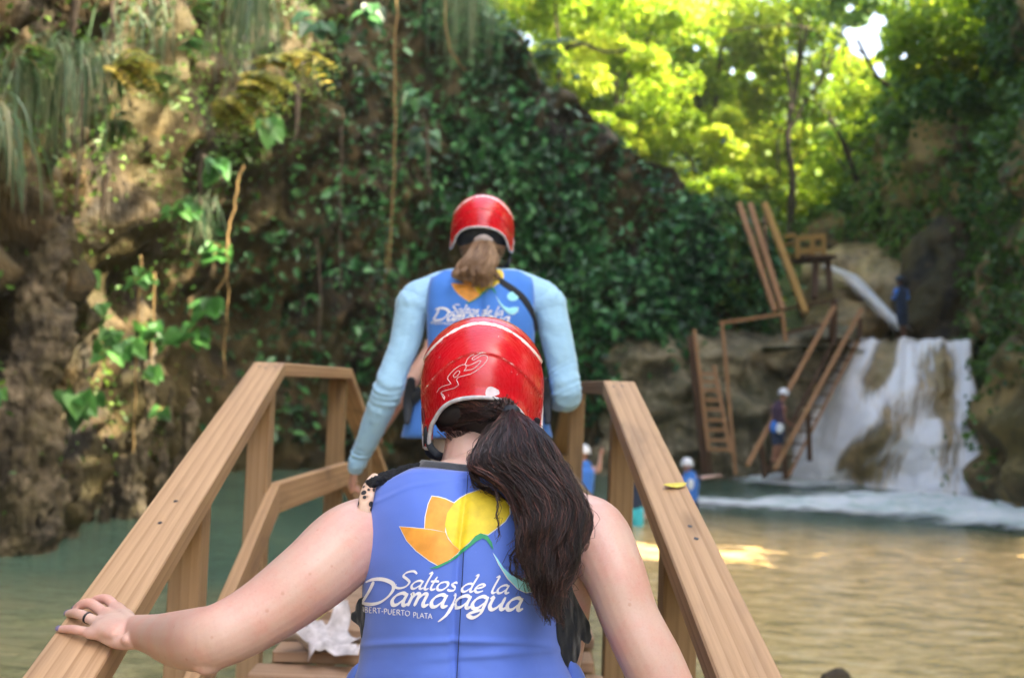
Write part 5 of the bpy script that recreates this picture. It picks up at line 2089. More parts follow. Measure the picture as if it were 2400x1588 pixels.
# --- pen lettering --------------------------------------------------------------
GL = {
    'a': (1.08, [[(0.86, 0.84), (0.58, 1.0), (0.22, 0.82), (0.05, 0.42), (0.18, 0.05), (0.46, 0.08), (0.76, 0.50)], [(0.90, 0.98), (0.80, 0.5), (0.80, 0.14), (0.92, 0.0), (1.12, 0.14)]]),
    'l': (0.50, [[(0.02, 1.88), (0.26, 2.0), (0.16, 1.0), (0.12, 0.25), (0.25, 0.0), (0.48, 0.14)]]),
    't': (0.60, [[(0.32, 1.6), (0.2, 0.9), (0.14, 0.25), (0.3, 0), (0.56, 0.14)], [(-0.08, 1.0), (0.3, 1.03), (0.62, 1.02)]]),
    'o': (0.98, [[(0.55, 1.0), (0.2, 0.85), (0.05, 0.42), (0.22, 0.03), (0.58, 0.04), (0.86, 0.45), (0.8, 0.88), (0.5, 1.0)]]),
    's': (0.78, [[(0.72, 0.86), (0.45, 1.0), (0.2, 0.82), (0.34, 0.56), (0.58, 0.36), (0.52, 0.06), (0.2, 0.0), (-0.02, 0.16)]]),
    'd': (1.10, [[(0.86, 0.84), (0.58, 1.0), (0.22, 0.82), (0.05, 0.42), (0.18, 0.05), (0.46, 0.08), (0.78, 0.50)], [(0.78, 1.9), (1.0, 2.0), (0.86, 1.0), (0.80, 0.2), (0.92, 0), (1.12, 0.14)]]),
    'e': (0.88, [[(0.1, 0.46), (0.55, 0.6), (0.76, 0.82), (0.52, 1.0), (0.16, 0.76), (0.08, 0.3), (0.34, 0.0), (0.8, 0.2)]]),
    'S': (1.30, [[(1.42, 1.72), (1.05, 2.05), (0.5, 1.9), (0.34, 1.48), (0.72, 1.12), (1.05, 0.72), (0.9, 0.2), (0.4, -0.02), (-0.05, 0.18), (0.05, 0.45)]]),
    'D': (1.95, [[(0.42, 1.85), (0.34, 1.1), (0.12, 0.1)], [(-0.08, 1.78), (0.35, 2.02), (1.05, 2.0), (1.75, 1.6), (1.80, 0.9), (1.35, 0.2), (0.7, -0.02), (0.1, 0.1)]]),
    'm': (1.42, [[(0.0, 0.92), (0.16, 0.98), (0.10, 0.4), (0.05, 0.0)], [(0.08, 0.5), (0.34, 0.95), (0.56, 0.95), (0.52, 0.4), (0.46, 0.0)], [(0.52, 0.5), (0.82, 0.96), (1.04, 0.9), (0.98, 0.25), (1.10, 0), (1.34, 0.16)]]),
    'j': (0.48, [[(0.18, 0.98), (0.36, 1.0), (0.30, 0.2), (0.15, -0.6), (-0.22, -1.15)]]),
    'g': (1.08, [[(0.86, 0.84), (0.58, 1.0), (0.22, 0.82), (0.05, 0.42), (0.18, 0.05), (0.46, 0.08), (0.78, 0.50)], [(0.90, 0.98), (0.82, 0.2), (0.72, -0.4), (0.35, -0.72), (-0.02, -0.5), (0.3, -0.25), (0.8, -0.05)]]),
    'u': (1.12, [[(-0.04, 0.86), (0.14, 0.98), (0.08, 0.3), (0.28, 0.0), (0.56, 0.16), (0.82, 0.6)], [(0.90, 1.0), (0.80, 0.25), (0.92, 0), (1.14, 0.16)]]),
    ' ': (0.62, []),
    'I': (0.42, [[(0.2, 1), (0.2, 0)]]), 'M': (1.0, [[(0.1, 0), (0.2, 1), (0.5, 0.25), (0.8, 1), (0.9, 0)]]),
    'B': (0.75, [[(0.15, 0), (0.15, 1), (0.5, 0.95), (0.55, 0.7), (0.2, 0.53), (0.6, 0.42), (0.62, 0.1), (0.15, 0)]]),
    'E': (0.66, [[(0.55, 1), (0.15, 1), (0.15, 0), (0.58, 0)], [(0.15, 0.52), (0.48, 0.52)]]),
    'R': (0.78, [[(0.15, 0), (0.15, 1), (0.5, 0.98), (0.6, 0.72), (0.42, 0.5), (0.15, 0.5)], [(0.38, 0.5), (0.75, -0.03)]]),
    'T': (0.72, [[(0.02, 1), (0.7, 1)], [(0.36, 1), (0.36, 0)]]), '-': (0.4, [[(0.05, 0.45), (0.33, 0.45)]]),
    'P': (0.68, [[(0.15, 0), (0.15, 1), (0.5, 0.98), (0.6, 0.72), (0.45, 0.48), (0.15, 0.45)]]),
    'U': (0.82, [[(0.12, 1), (0.14, 0.25), (0.4, -0.02), (0.66, 0.25), (0.7, 1)]]),
    'O': (0.92, [[(0.45, 1), (0.12, 0.8), (0.08, 0.3), (0.42, 0), (0.78, 0.25), (0.8, 0.75), (0.45, 1)]]),
    'L': (0.62, [[(0.15, 1), (0.15, 0), (0.58, 0.02)]]), 'A': (0.82, [[(0.02, 0), (0.38, 1), (0.78, 0)], [(0.18, 0.36), (0.6, 0.36)]]),
}


def pen_strokes(text, x0, y0, xh, xscale, slant, weight, slope=0.0, sharp=False, contrast=0.6):
    """broad-pen strokes as quad strips in the flat artwork plane (y down)"""
    strips = []
    cx = x0
    for ch in text:
        adv, st = GL[ch]
        for poly in st:
            pts = poly if sharp else [tuple(p) for p in catmull(poly, (len(poly) - 1) * 6 + 1)]
            if sharp:
                q = []
                for a_, b_ in zip(pts[:-1], pts[1:]):
                    q += [(a_[0] + (b_[0] - a_[0]) * k / 4, a_[1] + (b_[1] - a_[1]) * k / 4) for k in range(4)]
                pts = q + [pts[-1]]
            P = [(cx + (x + slant * y) * xh * xscale, y0 + slope * (cx - x0) - y * xh) for x, y in pts]
            strip = []
            n = len(P)
            for i, (x, y) in enumerate(P):
                j0, j1 = max(0, i - 1), min(n - 1, i + 1)
                dx, dy = P[j1][0] - P[j0][0], P[j1][1] - P[j0][1]
                l = math.hypot(dx, dy) or 1
                dx, dy = dx / l, dy / l
                w_ = weight * ((1 - contrast) + contrast * abs(dx * 0.64 + dy * 0.77)) * xh * 0.5
                e = min(i, n - 1 - i) / n
                w_ *= 0.55 + 0.45 * min(1, e * 9)
                strip.append(((x - dy * w_, y + dx * w_), (x + dy * w_, y - dx * w_)))
            strips.append(strip)
        cx += adv * xh * xscale
    return strips, cx


PETAL1 = [(567, 435), (610, 441), (650, 452), (705, 478), (665, 540), (652, 600), (648, 657), (585, 642), (522, 634), (528, 560), (545, 485)]
PETAL2 = [(367, 623), (450, 630), (560, 642), (650, 658), (668, 700), (700, 738), (740, 772), (690, 818), (645, 848), (605, 864), (550, 832), (470, 772), (412, 710)]
YELLOW = [(705, 478), (745, 445), (780, 425), (860, 398), (910, 392), (960, 412), (1015, 450), (1048, 495), (1050, 545), (1022, 590), (965, 636), (915, 672), (870, 665), (830, 690), (790, 730), (745, 775), (700, 737), (662, 680), (648, 612), (662, 540)]
GREEN = [(552, 884), (610, 862), (680, 828), (740, 778), (800, 728), (838, 682), (870, 664), (912, 678), (940, 722), (950, 770), (932, 745), (905, 706), (882, 696), (845, 715), (800, 752), (740, 802), (665, 850), (600, 882)]
SWOOSH = [(948, 785), (978, 828), (1012, 880), (1060, 925), (1120, 948), (1180, 932), (1240, 936), (1232, 990), (1190, 1026), (1150, 1032), (1100, 1008), (1040, 945), (985, 862)]
BALL = [(1170 + 76 * math.cos(a), 795 + 62 * math.sin(a)) for a in [i * math.pi / 10 for i in range(20)]]


def outset(poly, k):
    cx, cy = sum(p[0] for p in poly) / len(poly), sum(p[1] for p in poly) / len(poly)
    out = []
    for x, y in poly:
        l = math.hypot(x - cx, y - cy)
        out.append((x + (x - cx) / l * k, y + (y - cy) / l * k))
    return out


def print_poly(name, poly, mapping, bvh, dirv, mat, parent, off, step=16.0):
    """a printed flat area laid onto a surface; mapping(artwork xy) -> world point in front of it"""
    xs_ = [p[0] for p in poly]
    ys_ = [p[1] for p in poly]
    import bmesh
    bm = bmesh.new()
    vs = [bm.verts.new((x, y, 0)) for x, y in poly]
    for tri in tessellate_polygon([[Vector((x, y, 0)) for x, y in poly]]):
        try:
            bm.faces.new([vs[i] for i in tri])
        except ValueError:
            pass
    for _ in range(7):
        es = [e for e in bm.edges if e.calc_length() > step]
        if not es:
            break
        bmesh.ops.subdivide_edges(bm, edges=es, cuts=1)
        bmesh.ops.triangulate(bm, faces=[f for f in bm.faces if len(f.verts) > 3])
    bm.verts.index_update()
    V, ok = [], []
    for v in bm.verts:
        w = mapping(v.co.x, v.co.y)
        h = bvh.ray_cast(w, dirv(w) if callable(dirv) else dirv, 1.5)
        ok.append(h[0] is not None)
        V.append((h[0] + h[1] * (off if h[1].dot(CAM - h[0]) > 0 else -off)) if h[0] is not None else w)
    F = [tuple(v.index for v in f.verts) for f in bm.faces if all(ok[v.index] for v in f.verts)]
    bm.free()
    o = mesh_obj(name, V, F, mat, None)
    return sub(o, parent)


def print_strips(name, strips, mapping, bvh, dirv, mat, parent, off):
    V, F = [], []
    for st in strips:
        prev = None
        for (l, r) in st:
            row = []
            for (x, y) in (l, r):
                w = mapping(x, y)
                h = bvh.ray_cast(w, dirv(w) if callable(dirv) else dirv, 1.5)
                if h[0] is None:
                    row = None
                    break
                V.append(h[0] + h[1] * (off if h[1].dot(CAM - h[0]) > 0 else -off))
                row.append(len(V) - 1)
            if row and prev:
                F.append((prev[0], prev[1], row[1], row[0]))
            prev = row
    o = mesh_obj(name, V, F, mat, None)
    return sub(o, parent)


def vest_print(mapping, bvh, dirv, parent, fine=True, off=0.0012, bold=1.0):
    st = 14 if fine else 40
    for p_ in (PETAL1, PETAL2, YELLOW, SWOOSH):
        print_poly('emblem', outset(p_, 6), mapping, bvh, dirv, M_pwhite, parent, off * 0.8, st)
    print_poly('emblem', PETAL1, mapping, bvh, dirv, M_porange, parent, off * 1.2, st)
    print_poly('emblem', PETAL2, mapping, bvh, dirv, M_porange, parent, off * 1.2, st)
    print_poly('emblem', YELLOW, mapping, bvh, dirv, M_pyellow, parent, off * 1.6, st)
    print_poly('emblem', GREEN, mapping, bvh, dirv, M_pgreen, parent, off * 2.0, st)
    print_poly('emblem', SWOOSH, mapping, bvh, dirv, M_pcyan, parent, off * 1.4, st)
    print_poly('emblem', BALL, mapping, bvh, dirv, M_pcyan, parent, off * 1.4, st)
    s1, _ = pen_strokes('Saltos', 338, 1005, 51, 1.42, 0.28, 0.29 * bold, 0.05)
    s2, _ = pen_strokes('de', 746, 1028, 51, 1.40, 0.28, 0.29 * bold, 0.05)
    s3, _ = pen_strokes('la', 928, 1036, 51, 1.40, 0.28, 0.29 * bold, 0.04)
    print_strips('lettering', s1 + s2 + s3, mapping, bvh, dirv, M_pwhite, parent, off * 1.5)
    s1, _ = pen_strokes('Damajagua', 122, 1104, 76, 1.27, 0.26, 0.30 * bold, 0.042)
    print_strips('lettering', s1, mapping, bvh, dirv, M_pwhite, parent, off * 2.2)
    s1, _ = pen_strokes('IMBERT-PUERTO', 96, 1152, 33, 1.10, 0.0, 0.18, 0.085, True, 0.4)
    s2, _ = pen_strokes('PLATA', 450, 1188, 33, 1.0, 0.0, 0.16, 0.085, True, 0.4)
    print_strips('lettering', s1 + s2, mapping, bvh, dirv, M_pwhite, parent, off * 1.5)


def vest_panel(name, rows, topdrop, mat, parent, thick=0.032, nu=90, nv=120, seam=None, wr=0.004, pw=2.6, botcurve=0.0, back=True, rnd=0.022, wrinkle=None):
    """rows: (x left, x right, y, depth at the middle, depth at the edge) in photograph pixels, top to bottom"""
    q = catmull(rows, nv)
    V, N_ = [], nu * nv
    for i in range(nv):
        xl_, xr_, y, dc, de = q[i]
        v = i / (nv - 1)
        for j in range(nu):
            u = -1 + 2 * j / (nu - 1)
            px = (xl_ + xr_) / 2 + (xr_ - xl_) / 2 * u
            py = y + topdrop(u) * max(0, 1 - v * 2.2) ** 1.5
            d = dc + (de - dc) * abs(u) ** pw
            e = min((1 - abs(u)) * (xr_ - xl_) / 2 * d / FPX / rnd, v * 0.5 / rnd + 0.25, 1.0)
            sgn = 1 if back else -1
            d += sgn * rnd * 0.9 * (1 - math.sqrt(max(0, 1 - (1 - min(1, e)) ** 2)))
            p = W(px, py, d)
            if seam is not None:
                us = seam(v)
                d2 = (u - us) * (xr_ - xl_) / 2 * d / FPX
                p += fwd * (0.0065 * gauss(d2, 0.006) * sgn)
                p -= fwd * (0.006 * gauss(abs(d2) - 0.045, 0.05) * sgn)
            if wrinkle:
                p -= fwd * (wrinkle(u, v) * sgn)
            p -= fwd * (sgn * wr * (noise.noise(Vector((u * 2.2, v * 5.5, 3.0 + (dc * 9)))) + 0.4 * noise.noise(Vector((u * 5, v * 16, 7.0)))))
            V.append(p)
    # back side
    for k in range(N_):
        V.append(V[k] + fwd * (thick if back else -thick))
    F = []
    I = lambda i, j: i * nu + j
    for i in range(nv - 1):
        for j in range(nu - 1):
            F.append((I(i, j), I(i, j + 1), I(i + 1, j + 1), I(i + 1, j)))
            F.append((N_ + I(i, j), N_ + I(i + 1, j), N_ + I(i + 1, j + 1), N_ + I(i, j + 1)))
    for i in range(nv - 1):
        for j in (0, nu - 1):
            a_, b_ = I(i, j), I(i + 1, j)
            F.append((a_, b_, b_ + N_, a_ + N_) if j == 0 else (a_, a_ + N_, b_ + N_, b_))
    for j in range(nu - 1):
        for i in (0, nv - 1):
            a_, b_ = I(i, j), I(i, j + 1)
            F.append((a_, a_ + N_, b_ + N_, b_) if i == 0 else (a_, b_, b_ + N_, a_ + N_))
    return mesh_obj(name, np.array([tuple(v) for v in V]), np.array(F), mat, parent, True)


# ------------------------------------------------------------------ the near woman
near = empty('person', (W(1090, 2500, 1.72).x, W(1090, 2500, 1.72).y, deck_z(1.8)),
             'woman in the foreground seen from behind, red helmet, long dark ponytail and blue vest', 'person')
J = lambda px, py, d: W(px, py, d)
body = []
# torso and neck
pel = J(1088, 1890, 1.72)
body.append(tube([pel, J(1086, 1760, 1.72), J(1086, 1600, 1.74), J(1092, 1430, 1.76), J(1100, 1300, 1.78), J(1105, 1215, 1.80)], [0.150, 0.135, 0.128, 0.145, 0.152, 0.120], 24, (fwd, 0.62), 4))
body.append(tube([J(905, 1235, 1.84), J(985, 1190, 1.88), J(1110, 1175, 1.90), J(1240, 1188, 1.88), J(1345, 1235, 1.84)], [0.066, 0.066, 0.072, 0.066, 0.066], 18, None, 4))
body.append(tube([J(1105, 1175, 1.87), J(1110, 1090, 1.885), J(1118, 1020, 1.93), J(1126, 950, 1.97)], [0.078, 0.062, 0.059, 0.062], 18, None, 4))
body.append(tube([J(1020, 1165, 1.88), J(1070, 1118, 1.89), J(1095, 1060, 1.90)], [0.045, 0.045, 0.035], 14, None, 3))
body.append(tube([J(1215, 1165, 1.88), J(1160, 1115, 1.89), J(1145, 1060, 1.90)], [0.045, 0.045, 0.035], 14, None, 3))
hc = J(1130, 885, 1.985)
tilt = Matrix.Rotation(R(-16), 3, cr)
HR = Matrix.Rotation(R(-1.5), 3, fwd) @ tilt @ orient(cr, fwd, cu)
body += head_parts(hc, HR, 1.0)
# left arm, reaching back out to the rail
sh = J(885, 1262, 1.72)
el = J(486, 1493, 1.60)
wr = J(318, 1477, 1.90)
body.append(tube([J(960, 1255, 1.89), J(888, 1256, 1.84), J(818, 1276, 1.755), J(735, 1346, 1.69), J(640, 1418, 1.655), J(570, 1462, 1.63), J(508, 1490, 1.615), J(465, 1497, 1.645), J(415, 1495, 1.725), J(365, 1486, 1.815), wr],
                 [0.062, 0.074, 0.0715, 0.0650, 0.0580, 0.0535, 0.0515, 0.0515, 0.0465, 0.0365, 0.0300], 24, None, 6))
body.append(tube([J(530, 1505, 1.61), J(482, 1532, 1.607), J(468, 1543, 1.612)], [0.036, 0.024, 0.016], 14, None, 3))
# left hand lying on the sloping handrail
H = lambda px, py, h: on_left_rail(px, py, h)
up_ = LZ
palm_c = H(258, 1466, 0.024)
body.append(tube([wr, H(296, 1475, 0.040), H(262, 1463, 0.030)], [0.028, 0.034, 0.040], 16, (up_, 0.50), 4))
# wedge of the palm: a row of metacarpals from the wrist to every knuckle
KN = {'index': (272, 1424), 'middle': (247, 1438), 'ring': (228, 1457), 'little': (214, 1482)}
for (kx, ky), r_ in zip(KN.values(), (0.0155, 0.0155, 0.0150, 0.0140)):
    body.append(tube([H(316, 1475, 0.042), H((316 + kx) / 2, (1478 + ky) / 2, 0.033), H(kx, ky, 0.022)], [0.0225, 0.019, r_], 12, (up_, 0.85), 3))
body.append(tube([H(318, 1500, 0.040), H(280, 1502, 0.026), H(240, 1490, 0.018)], [0.019, 0.017, 0.012], 12, (up_, 0.85), 3))
FING = {
    'index': [(272, 1424, 0.022), (252, 1404, 0.027), (228, 1404, 0.020), (216, 1412, 0.008)],
    'middle': [(247, 1438, 0.023), (214, 1414, 0.028), (192, 1416, 0.020), (179, 1425, 0.004)],
    'ring': [(228, 1457, 0.022), (192, 1440, 0.025), (172, 1436, 0.014), (161, 1437, 0.002)],
    'little': [(214, 1482, 0.019), (180, 1475, 0.018), (160, 1473, 0.012), (143, 1473, 0.007)],
}
fr_ = {'index': 0.0100, 'middle': 0.0102, 'ring': 0.0097, 'little': 0.0088}
for k_, pts in FING.items():
    r_ = fr_[k_]
    P_ = [H(*q) for q in pts]
    body.append(tube(P_, [r_ * 1.08, r_ * 1.06, r_ * 0.98, r_ * 0.84], 12, None, 5))
body.append(ellipsoid(H(300, 1497, 0.046), 0.014, 0.013, 0.011, None, 12, 8))
body.append(tube([J(470, 1552, 1.600), J(486, 1556, 1.598), J(520, 1540, 1.605)], [0.015, 0.018, 0.016], 12, None, 3))
# thumb goes down the inner edge of the rail
body.append(tube([H(300, 1452, 0.028), H(297, 1440, 0.008), H(290, 1436, -0.016), H(282, 1444, -0.035)], [0.016, 0.0125, 0.011, 0.009], 12, None, 4))
# right arm hanging forward to the lower rail
sr = J(1382, 1262, 1.70)
er = J(1622, 1745, 1.62)
er = J(1640, 1790, 1.62)
body.append(tube([J(1290, 1250, 1.89), J(1340, 1245, 1.84), J(1388, 1256, 1.76), J(1436, 1338, 1.70), J(1473, 1438, 1.675), J(1505, 1505, 1.66), J(1540, 1575, 1.65), er],
                 [0.062, 0.068, 0.066, 0.0550, 0.0500, 0.0505, 0.0510, 0.044], 22, None, 5))
body.append(tube([J(1318, 1320, 1.78), J(1346, 1385, 1.77), J(1338, 1470, 1.77), J(1300, 1600, 1.78)], [0.055, 0.032, 0.03, 0.04], 14, None, 4))
wrr = Vector((0.43, 2.02, 1.02))
body.append(tube([er, er.lerp(wrr, 0.35), wrr], [0.044, 0.042, 0.028], 18, None, 5))
body += hand_parts(wrr, Vector((0.15, 1, 0.1)), Vector((0.3, -0.2, 1)), -1, 1.0, 0.9)
# legs
hz_ = deck_z(1.65)
legs = []
for sg, fx in ((-1, 0.0), (1, 0.28)):
    hip = pel + cr * (0.085 * sg) + Vector((0, 0, -0.03))
    fy = 1.62 + fx
    ank = Vector((hip.x + 0.02 * sg, fy, deck_z(fy + 0.06) + 0.10 + (0.03 if sg > 0 else 0.0)))
    kn = hip.lerp(ank, 0.5) + Vector((0, 0.10, 0.02))
    body.append(tube([hip, hip.lerp(kn, 0.5), kn, kn.lerp(ank, 0.35), ank], [0.092, 0.080, 0.056, 0.056, 0.036], 18, None, 4))
    legs.append((hip, kn, ank))
nb = fuse('body', body, 0.0034, 4, M_skin, near)
for hip, kn, ank in legs:
    sh_ = fuse('shoe', foot_parts(ank, (0, 1, 0), 1.12), 0.008, 3, M_shoe, near)
sp = [tube([pel + Vector((0, 0, 0.10)), pel, pel + Vector((0, 0, -0.06))], [0.150, 0.160, 0.155], 24, (fwd, 0.70), 3)]
for hip, kn, ank in legs:
    sp.append(tube([hip, hip.lerp(kn, 0.45), hip.lerp(kn, 0.62)], [0.104, 0.096, 0.094], 18, None, 3))
fuse('shorts', sp, 0.010, 3, M_denim, near)

# vest: back panel, front panel, side wings
rowsB = [(876, 1338, 1100, 1.735, 1.790), (868, 1342, 1140, 1.700, 1.765), (858, 1336, 1210, 1.655, 1.735), (851, 1326, 1300, 1.625, 1.715), (849, 1313, 1400, 1.605, 1.705),
         (847, 1312, 1470, 1.600, 1.700), (842, 1322, 1540, 1.595, 1.695), (828, 1345, 1600, 1.585, 1.690), (815, 1365, 1700, 1.585, 1.690), (812, 1370, 1800, 1.60, 1.70)]


def topB(u):
    return 34 * smst(abs(u + 0.02), 0.52, 1.0) + 8 * gauss(u, 0.3) - 2


def wrinkB(u, v):
    w_ = 0.0045 * gauss(v - (0.60 + 0.02 * u * u), 0.012) + 0.004 * gauss(v - (0.66 - 0.03 * u), 0.016) * smst(u, -0.6, 0.4)
    w_ += 0.003 * gauss(v - 0.05 - 0.10 * abs(u), 0.012)
    return w_


seamf = lambda v: -0.035 - 0.06 * v
vb = vest_panel('vest', rowsB, topB, M_vest, near, 0.034, 110, 170, seamf, 0.0032, 2.6, wrinkle=wrinkB)
rowsF = [(x0 + 30, x1 - 30, y_, d_ + 0.27, e_ + 0.17) for x0, x1, y_, d_, e_ in rowsB]
vf = vest_panel('vest_front', rowsF, topB, M_vest, near, 0.034, 50, 70, None, 0.003, 2.6, back=False)
bv = bvh_of(vb)
# stitched seam line
stt_ = []
for i in range(120):
    y0_ = 1112 + (1600 - 1112) * i / 120
    xm = 1097 - (y0_ - 1108) * 0.055
    a = [W(xm, y0_, 1.3), W(xm - 0.1, y0_ + 2.6, 1.3)]
    hh = [bv.ray_cast(q, (q - CAM).normalized(), 1.0)[0] for q in a]
    if all(h is not None for h in hh):
        stt_.append(tube([h - fwd * 0.0008 for h in hh], [0.0007, 0.0007], 5, None, 1))
mb = MB()
for s_ in stt_:
    mb.add(s_)
sub(mb.build('seam_stitching', M_stitch, None), vb)
mapN = lambda x, y: W(800 + x / 2.666, 1000 + y / 2.666, 1.35)
dirN = lambda w_: (w_ - CAM).normalized()
vest_print(mapN, bv, dirN, vb, True, 0.0010, 1.22)
# lower side wings of the vest
wings = [tube([J(842, 1560, 1.71), J(832, 1600, 1.73), J(826, 1680, 1.77), J(828, 1760, 1.79)], [0.008, 0.020, 0.028, 0.028], 16, (cr, 1.0), 4),
         tube([J(1334, 1550, 1.71), J(1344, 1590, 1.73), J(1352, 1680, 1.77), J(1350, 1760, 1.79)], [0.008, 0.022, 0.028, 0.028], 16, (cr, 1.0), 4),
         tube([J(815, 1720, 1.76), J(822, 1720, 1.86), J(860, 1720, 1.96)], [0.04, 0.045, 0.04], 14, None, 3),
         tube([J(1365, 1720, 1.76), J(1358, 1720, 1.86), J(1320, 1720, 1.96)], [0.04, 0.045, 0.04], 14, None, 3)]
fuse('vest_side', wings[0::2], 0.006, 4, M_vest, near)
fuse('vest_side', wings[1::2], 0.006, 4, M_vest, near)
# shoulder closure of frayed hook tape, collar of the shirt, black tank
tape = []
for i in range(9):
    t_ = i / 8
    tape.append(J(874 + (988 - 874) * t_, 1131 - 37 * t_ - 5 * math.sin(math.pi * t_), 1.765 + 0.05 * t_))
tb = tube(tape, [0.0125] * 9, 12, (Vector((0, 0, 1)), 0.75), 3)
fuse('shoulder_tape', [tb, tube([J(905, 1120, 1.80), J(900, 1125, 1.90), J(905, 1150, 1.98)], [0.010, 0.012, 0.012], 12, (cr, 1.5), 3)], 0.0025, 1, M_velcro, near, lambda co: rough(co, 0.0035, 160.0, 1.0))
tube_r = [J(1338 - (1338 - 1225) * i / 8, 1131 - 32 * i / 8 - 5 * math.sin(math.pi * i / 8), 1.765 + 0.05 * i / 8) for i in range(9)]
fuse('shoulder_tape', [tube(tube_r, [0.0125] * 9, 12, (Vector((0, 0, 1)), 0.75), 3)], 0.0035, 2, M_velcro, near)
V_, F_ = [], []
nr = 48
for k, (gx, gy, dz_, rr) in enumerate([(0, 0, 0.006, 0.098), (0, 0, 0.018, 0.088), (0, 0, 0.034, 0.0775), (0, 0, 0.037, 0.0745), (0, 0, 0.028, 0.0725), (0, 0, 0.0, 0.076)]):
    for i in range(nr):
        an = 2 * math.pi * i / nr
        c_ = J(1098, 1108, 1.835)
        V_.append(c_ + cr * (math.cos(an) * rr * 1.15) + fwd * (math.sin(an) * rr * 1.0) + cu * (dz_ - 0.022 + 0.010 * math.cos(an) * -1 - 0.010 * math.sin(an)))
for k in range(5):
    for i in range(nr):
        j = (i + 1) % nr
        F_.append((k * nr + i, k * nr + j, (k + 1) * nr + j, (k + 1) * nr + i))
mesh_obj('collar', V_, F_, M_char, near)
tank = [tube([J(1088, 1800, 1.74), J(1088, 1650, 1.75), J(1090, 1560, 1.765), J(1094, 1480, 1.775), J(1098, 1440, 1.78)], [0.150, 0.142, 0.140, 0.148, 0.146], 28, (fwd, 0.66), 4)]
fuse('tank_top', tank, 0.006, 4, M_black, near)


def flap(name, outline, d0, d1, mat, th, bulge=0.010):
    """loose cloth between the vest panels: outline in photograph pixels, closed thickness"""
    n = len(outline)
    cx, cy = sum(a for a, _ in outline) / n, sum(b for _, b in outline) / n
    P = [tuple(p) for p in catmull(outline + [outline[0]], n * 5)][:-1]
    m_ = len(P)
    V, F = [], []
    rings = 9
    x0_, x1_ = min(p[0] for p in P), max(p[0] for p in P)
    for layer in (0, 1):
        for k in range(rings + 1):
            f = k / rings
            for (a, b) in P:
                x, y = cx + (a - cx) * f, cy + (b - cy) * f
                u = (x - x0_) / (x1_ - x0_)
                d = d0 + (d1 - d0) * u - bulge * (1 - f * f) + layer * th * (1 - f ** 6 * 0.9)
                d += 0.0035 * math.sin(x * 0.20 + y * 0.05) * (1 - f ** 4) + 0.002 * math.sin(x * 0.43 - y * 0.03 + 1)
                V.append(W(x, y, d))
    for layer in (0, 1):
        for k in range(rings):
            for i in range(m_):
                j = (i + 1) % m_
                b = layer * (rings + 1) * m_
                q = (b + k * m_ + i, b + (k + 1) * m_ + i, b + (k + 1) * m_ + j, b + k * m_ + j)
                F.append(q if layer == 0 else q[::-1])
    b = (rings + 1) * m_
    for i in range(m_):
        j = (i + 1) % m_
        F.append((rings * m_ + i, b + rings * m_ + i, b + rings * m_ + j, rings * m_ + j))
    return mesh_obj(name, V, F, mat, near)


flap('armhole_cloth', [(1300, 1350), (1316, 1352), (1336, 1362), (1344, 1385), (1358, 1415), (1374, 1445), (1383, 1462), (1384, 1480), (1387, 1492), (1380, 1507), (1370, 1505), (1362, 1500), (1360, 1525), (1352, 1552), (1340, 1570), (1330, 1562), (1318, 1545), (1306, 1500), (1303, 1430)], 1.690, 1.735, M_black, 0.02, 0.012)
flap('armhole_cloth', [(860, 1396), (842, 1402), (834, 1418), (832, 1430), (824, 1436), (823, 1450), (834, 1460), (842, 1468), (846, 1490), (860, 1530), (875, 1480), (875, 1420)], 1.725, 1.70, M_black, 0.02, 0.006)
# leopard strap showing at the left armhole
sp_ = tube([J(879, 1118, 1.79), J(866, 1140, 1.766), J(857, 1175, 1.745), J(853, 1215, 1.742), J(856, 1250, 1.74)], [0.009, 0.012, 0.013, 0.011, 0.008], 12, (fwd, 0.6), 4)
mesh_obj('bikini_strap', sp_[0], sp_[1], M_leop, near)

# ring, nails
rq = [H(*q) for q in FING['ring']]
rc, rd = rq[0].lerp(rq[1], 0.60), (rq[1] - rq[0]).normalized()
V_, F_ = [], []
ax1 = (LZ - rd * LZ.dot(rd)).normalized()
ax2 = rd.cross(ax1)
for k, (o_, rr) in enumerate([(-0.0028, 0.0096), (-0.0028, 0.0114), (0.0028, 0.0114), (0.0028, 0.0096)]):
    for i in range(28):
        an = 2 * math.pi * i / 28
        V_.append(rc + rd * o_ + (ax1 * math.cos(an) + ax2 * math.sin(an)) * rr)
for k in range(4):
    for i in range(28):
        j = (i + 1) % 28
        k2 = (k + 1) % 4
        F_.append((k * 28 + i, k * 28 + j, k2 * 28 + j, k2 * 28 + i))
mesh_obj('ring', V_, F_, M_ring, near)
for k_ in ('middle', 'ring', 'little'):
    a, b = H(*FING[k_][2]), H(*FING[k_][3])
    d_ = (b - a).normalized()
    upn = (LZ * 0.7 - fwd * 0.6)
    upn = (upn - d_ * upn.dot(d_)).normalized()
    rm = orient(d_, upn.cross(d_), upn)
    e = ellipsoid(b + d_ * 0.0045 + upn * (fr_[k_] * 0.42), 0.0066, fr_[k_] * 0.70, 0.0042, rm, 14, 8)
    mesh_obj('fingernail', e[0], e[1], M_nailp, near)

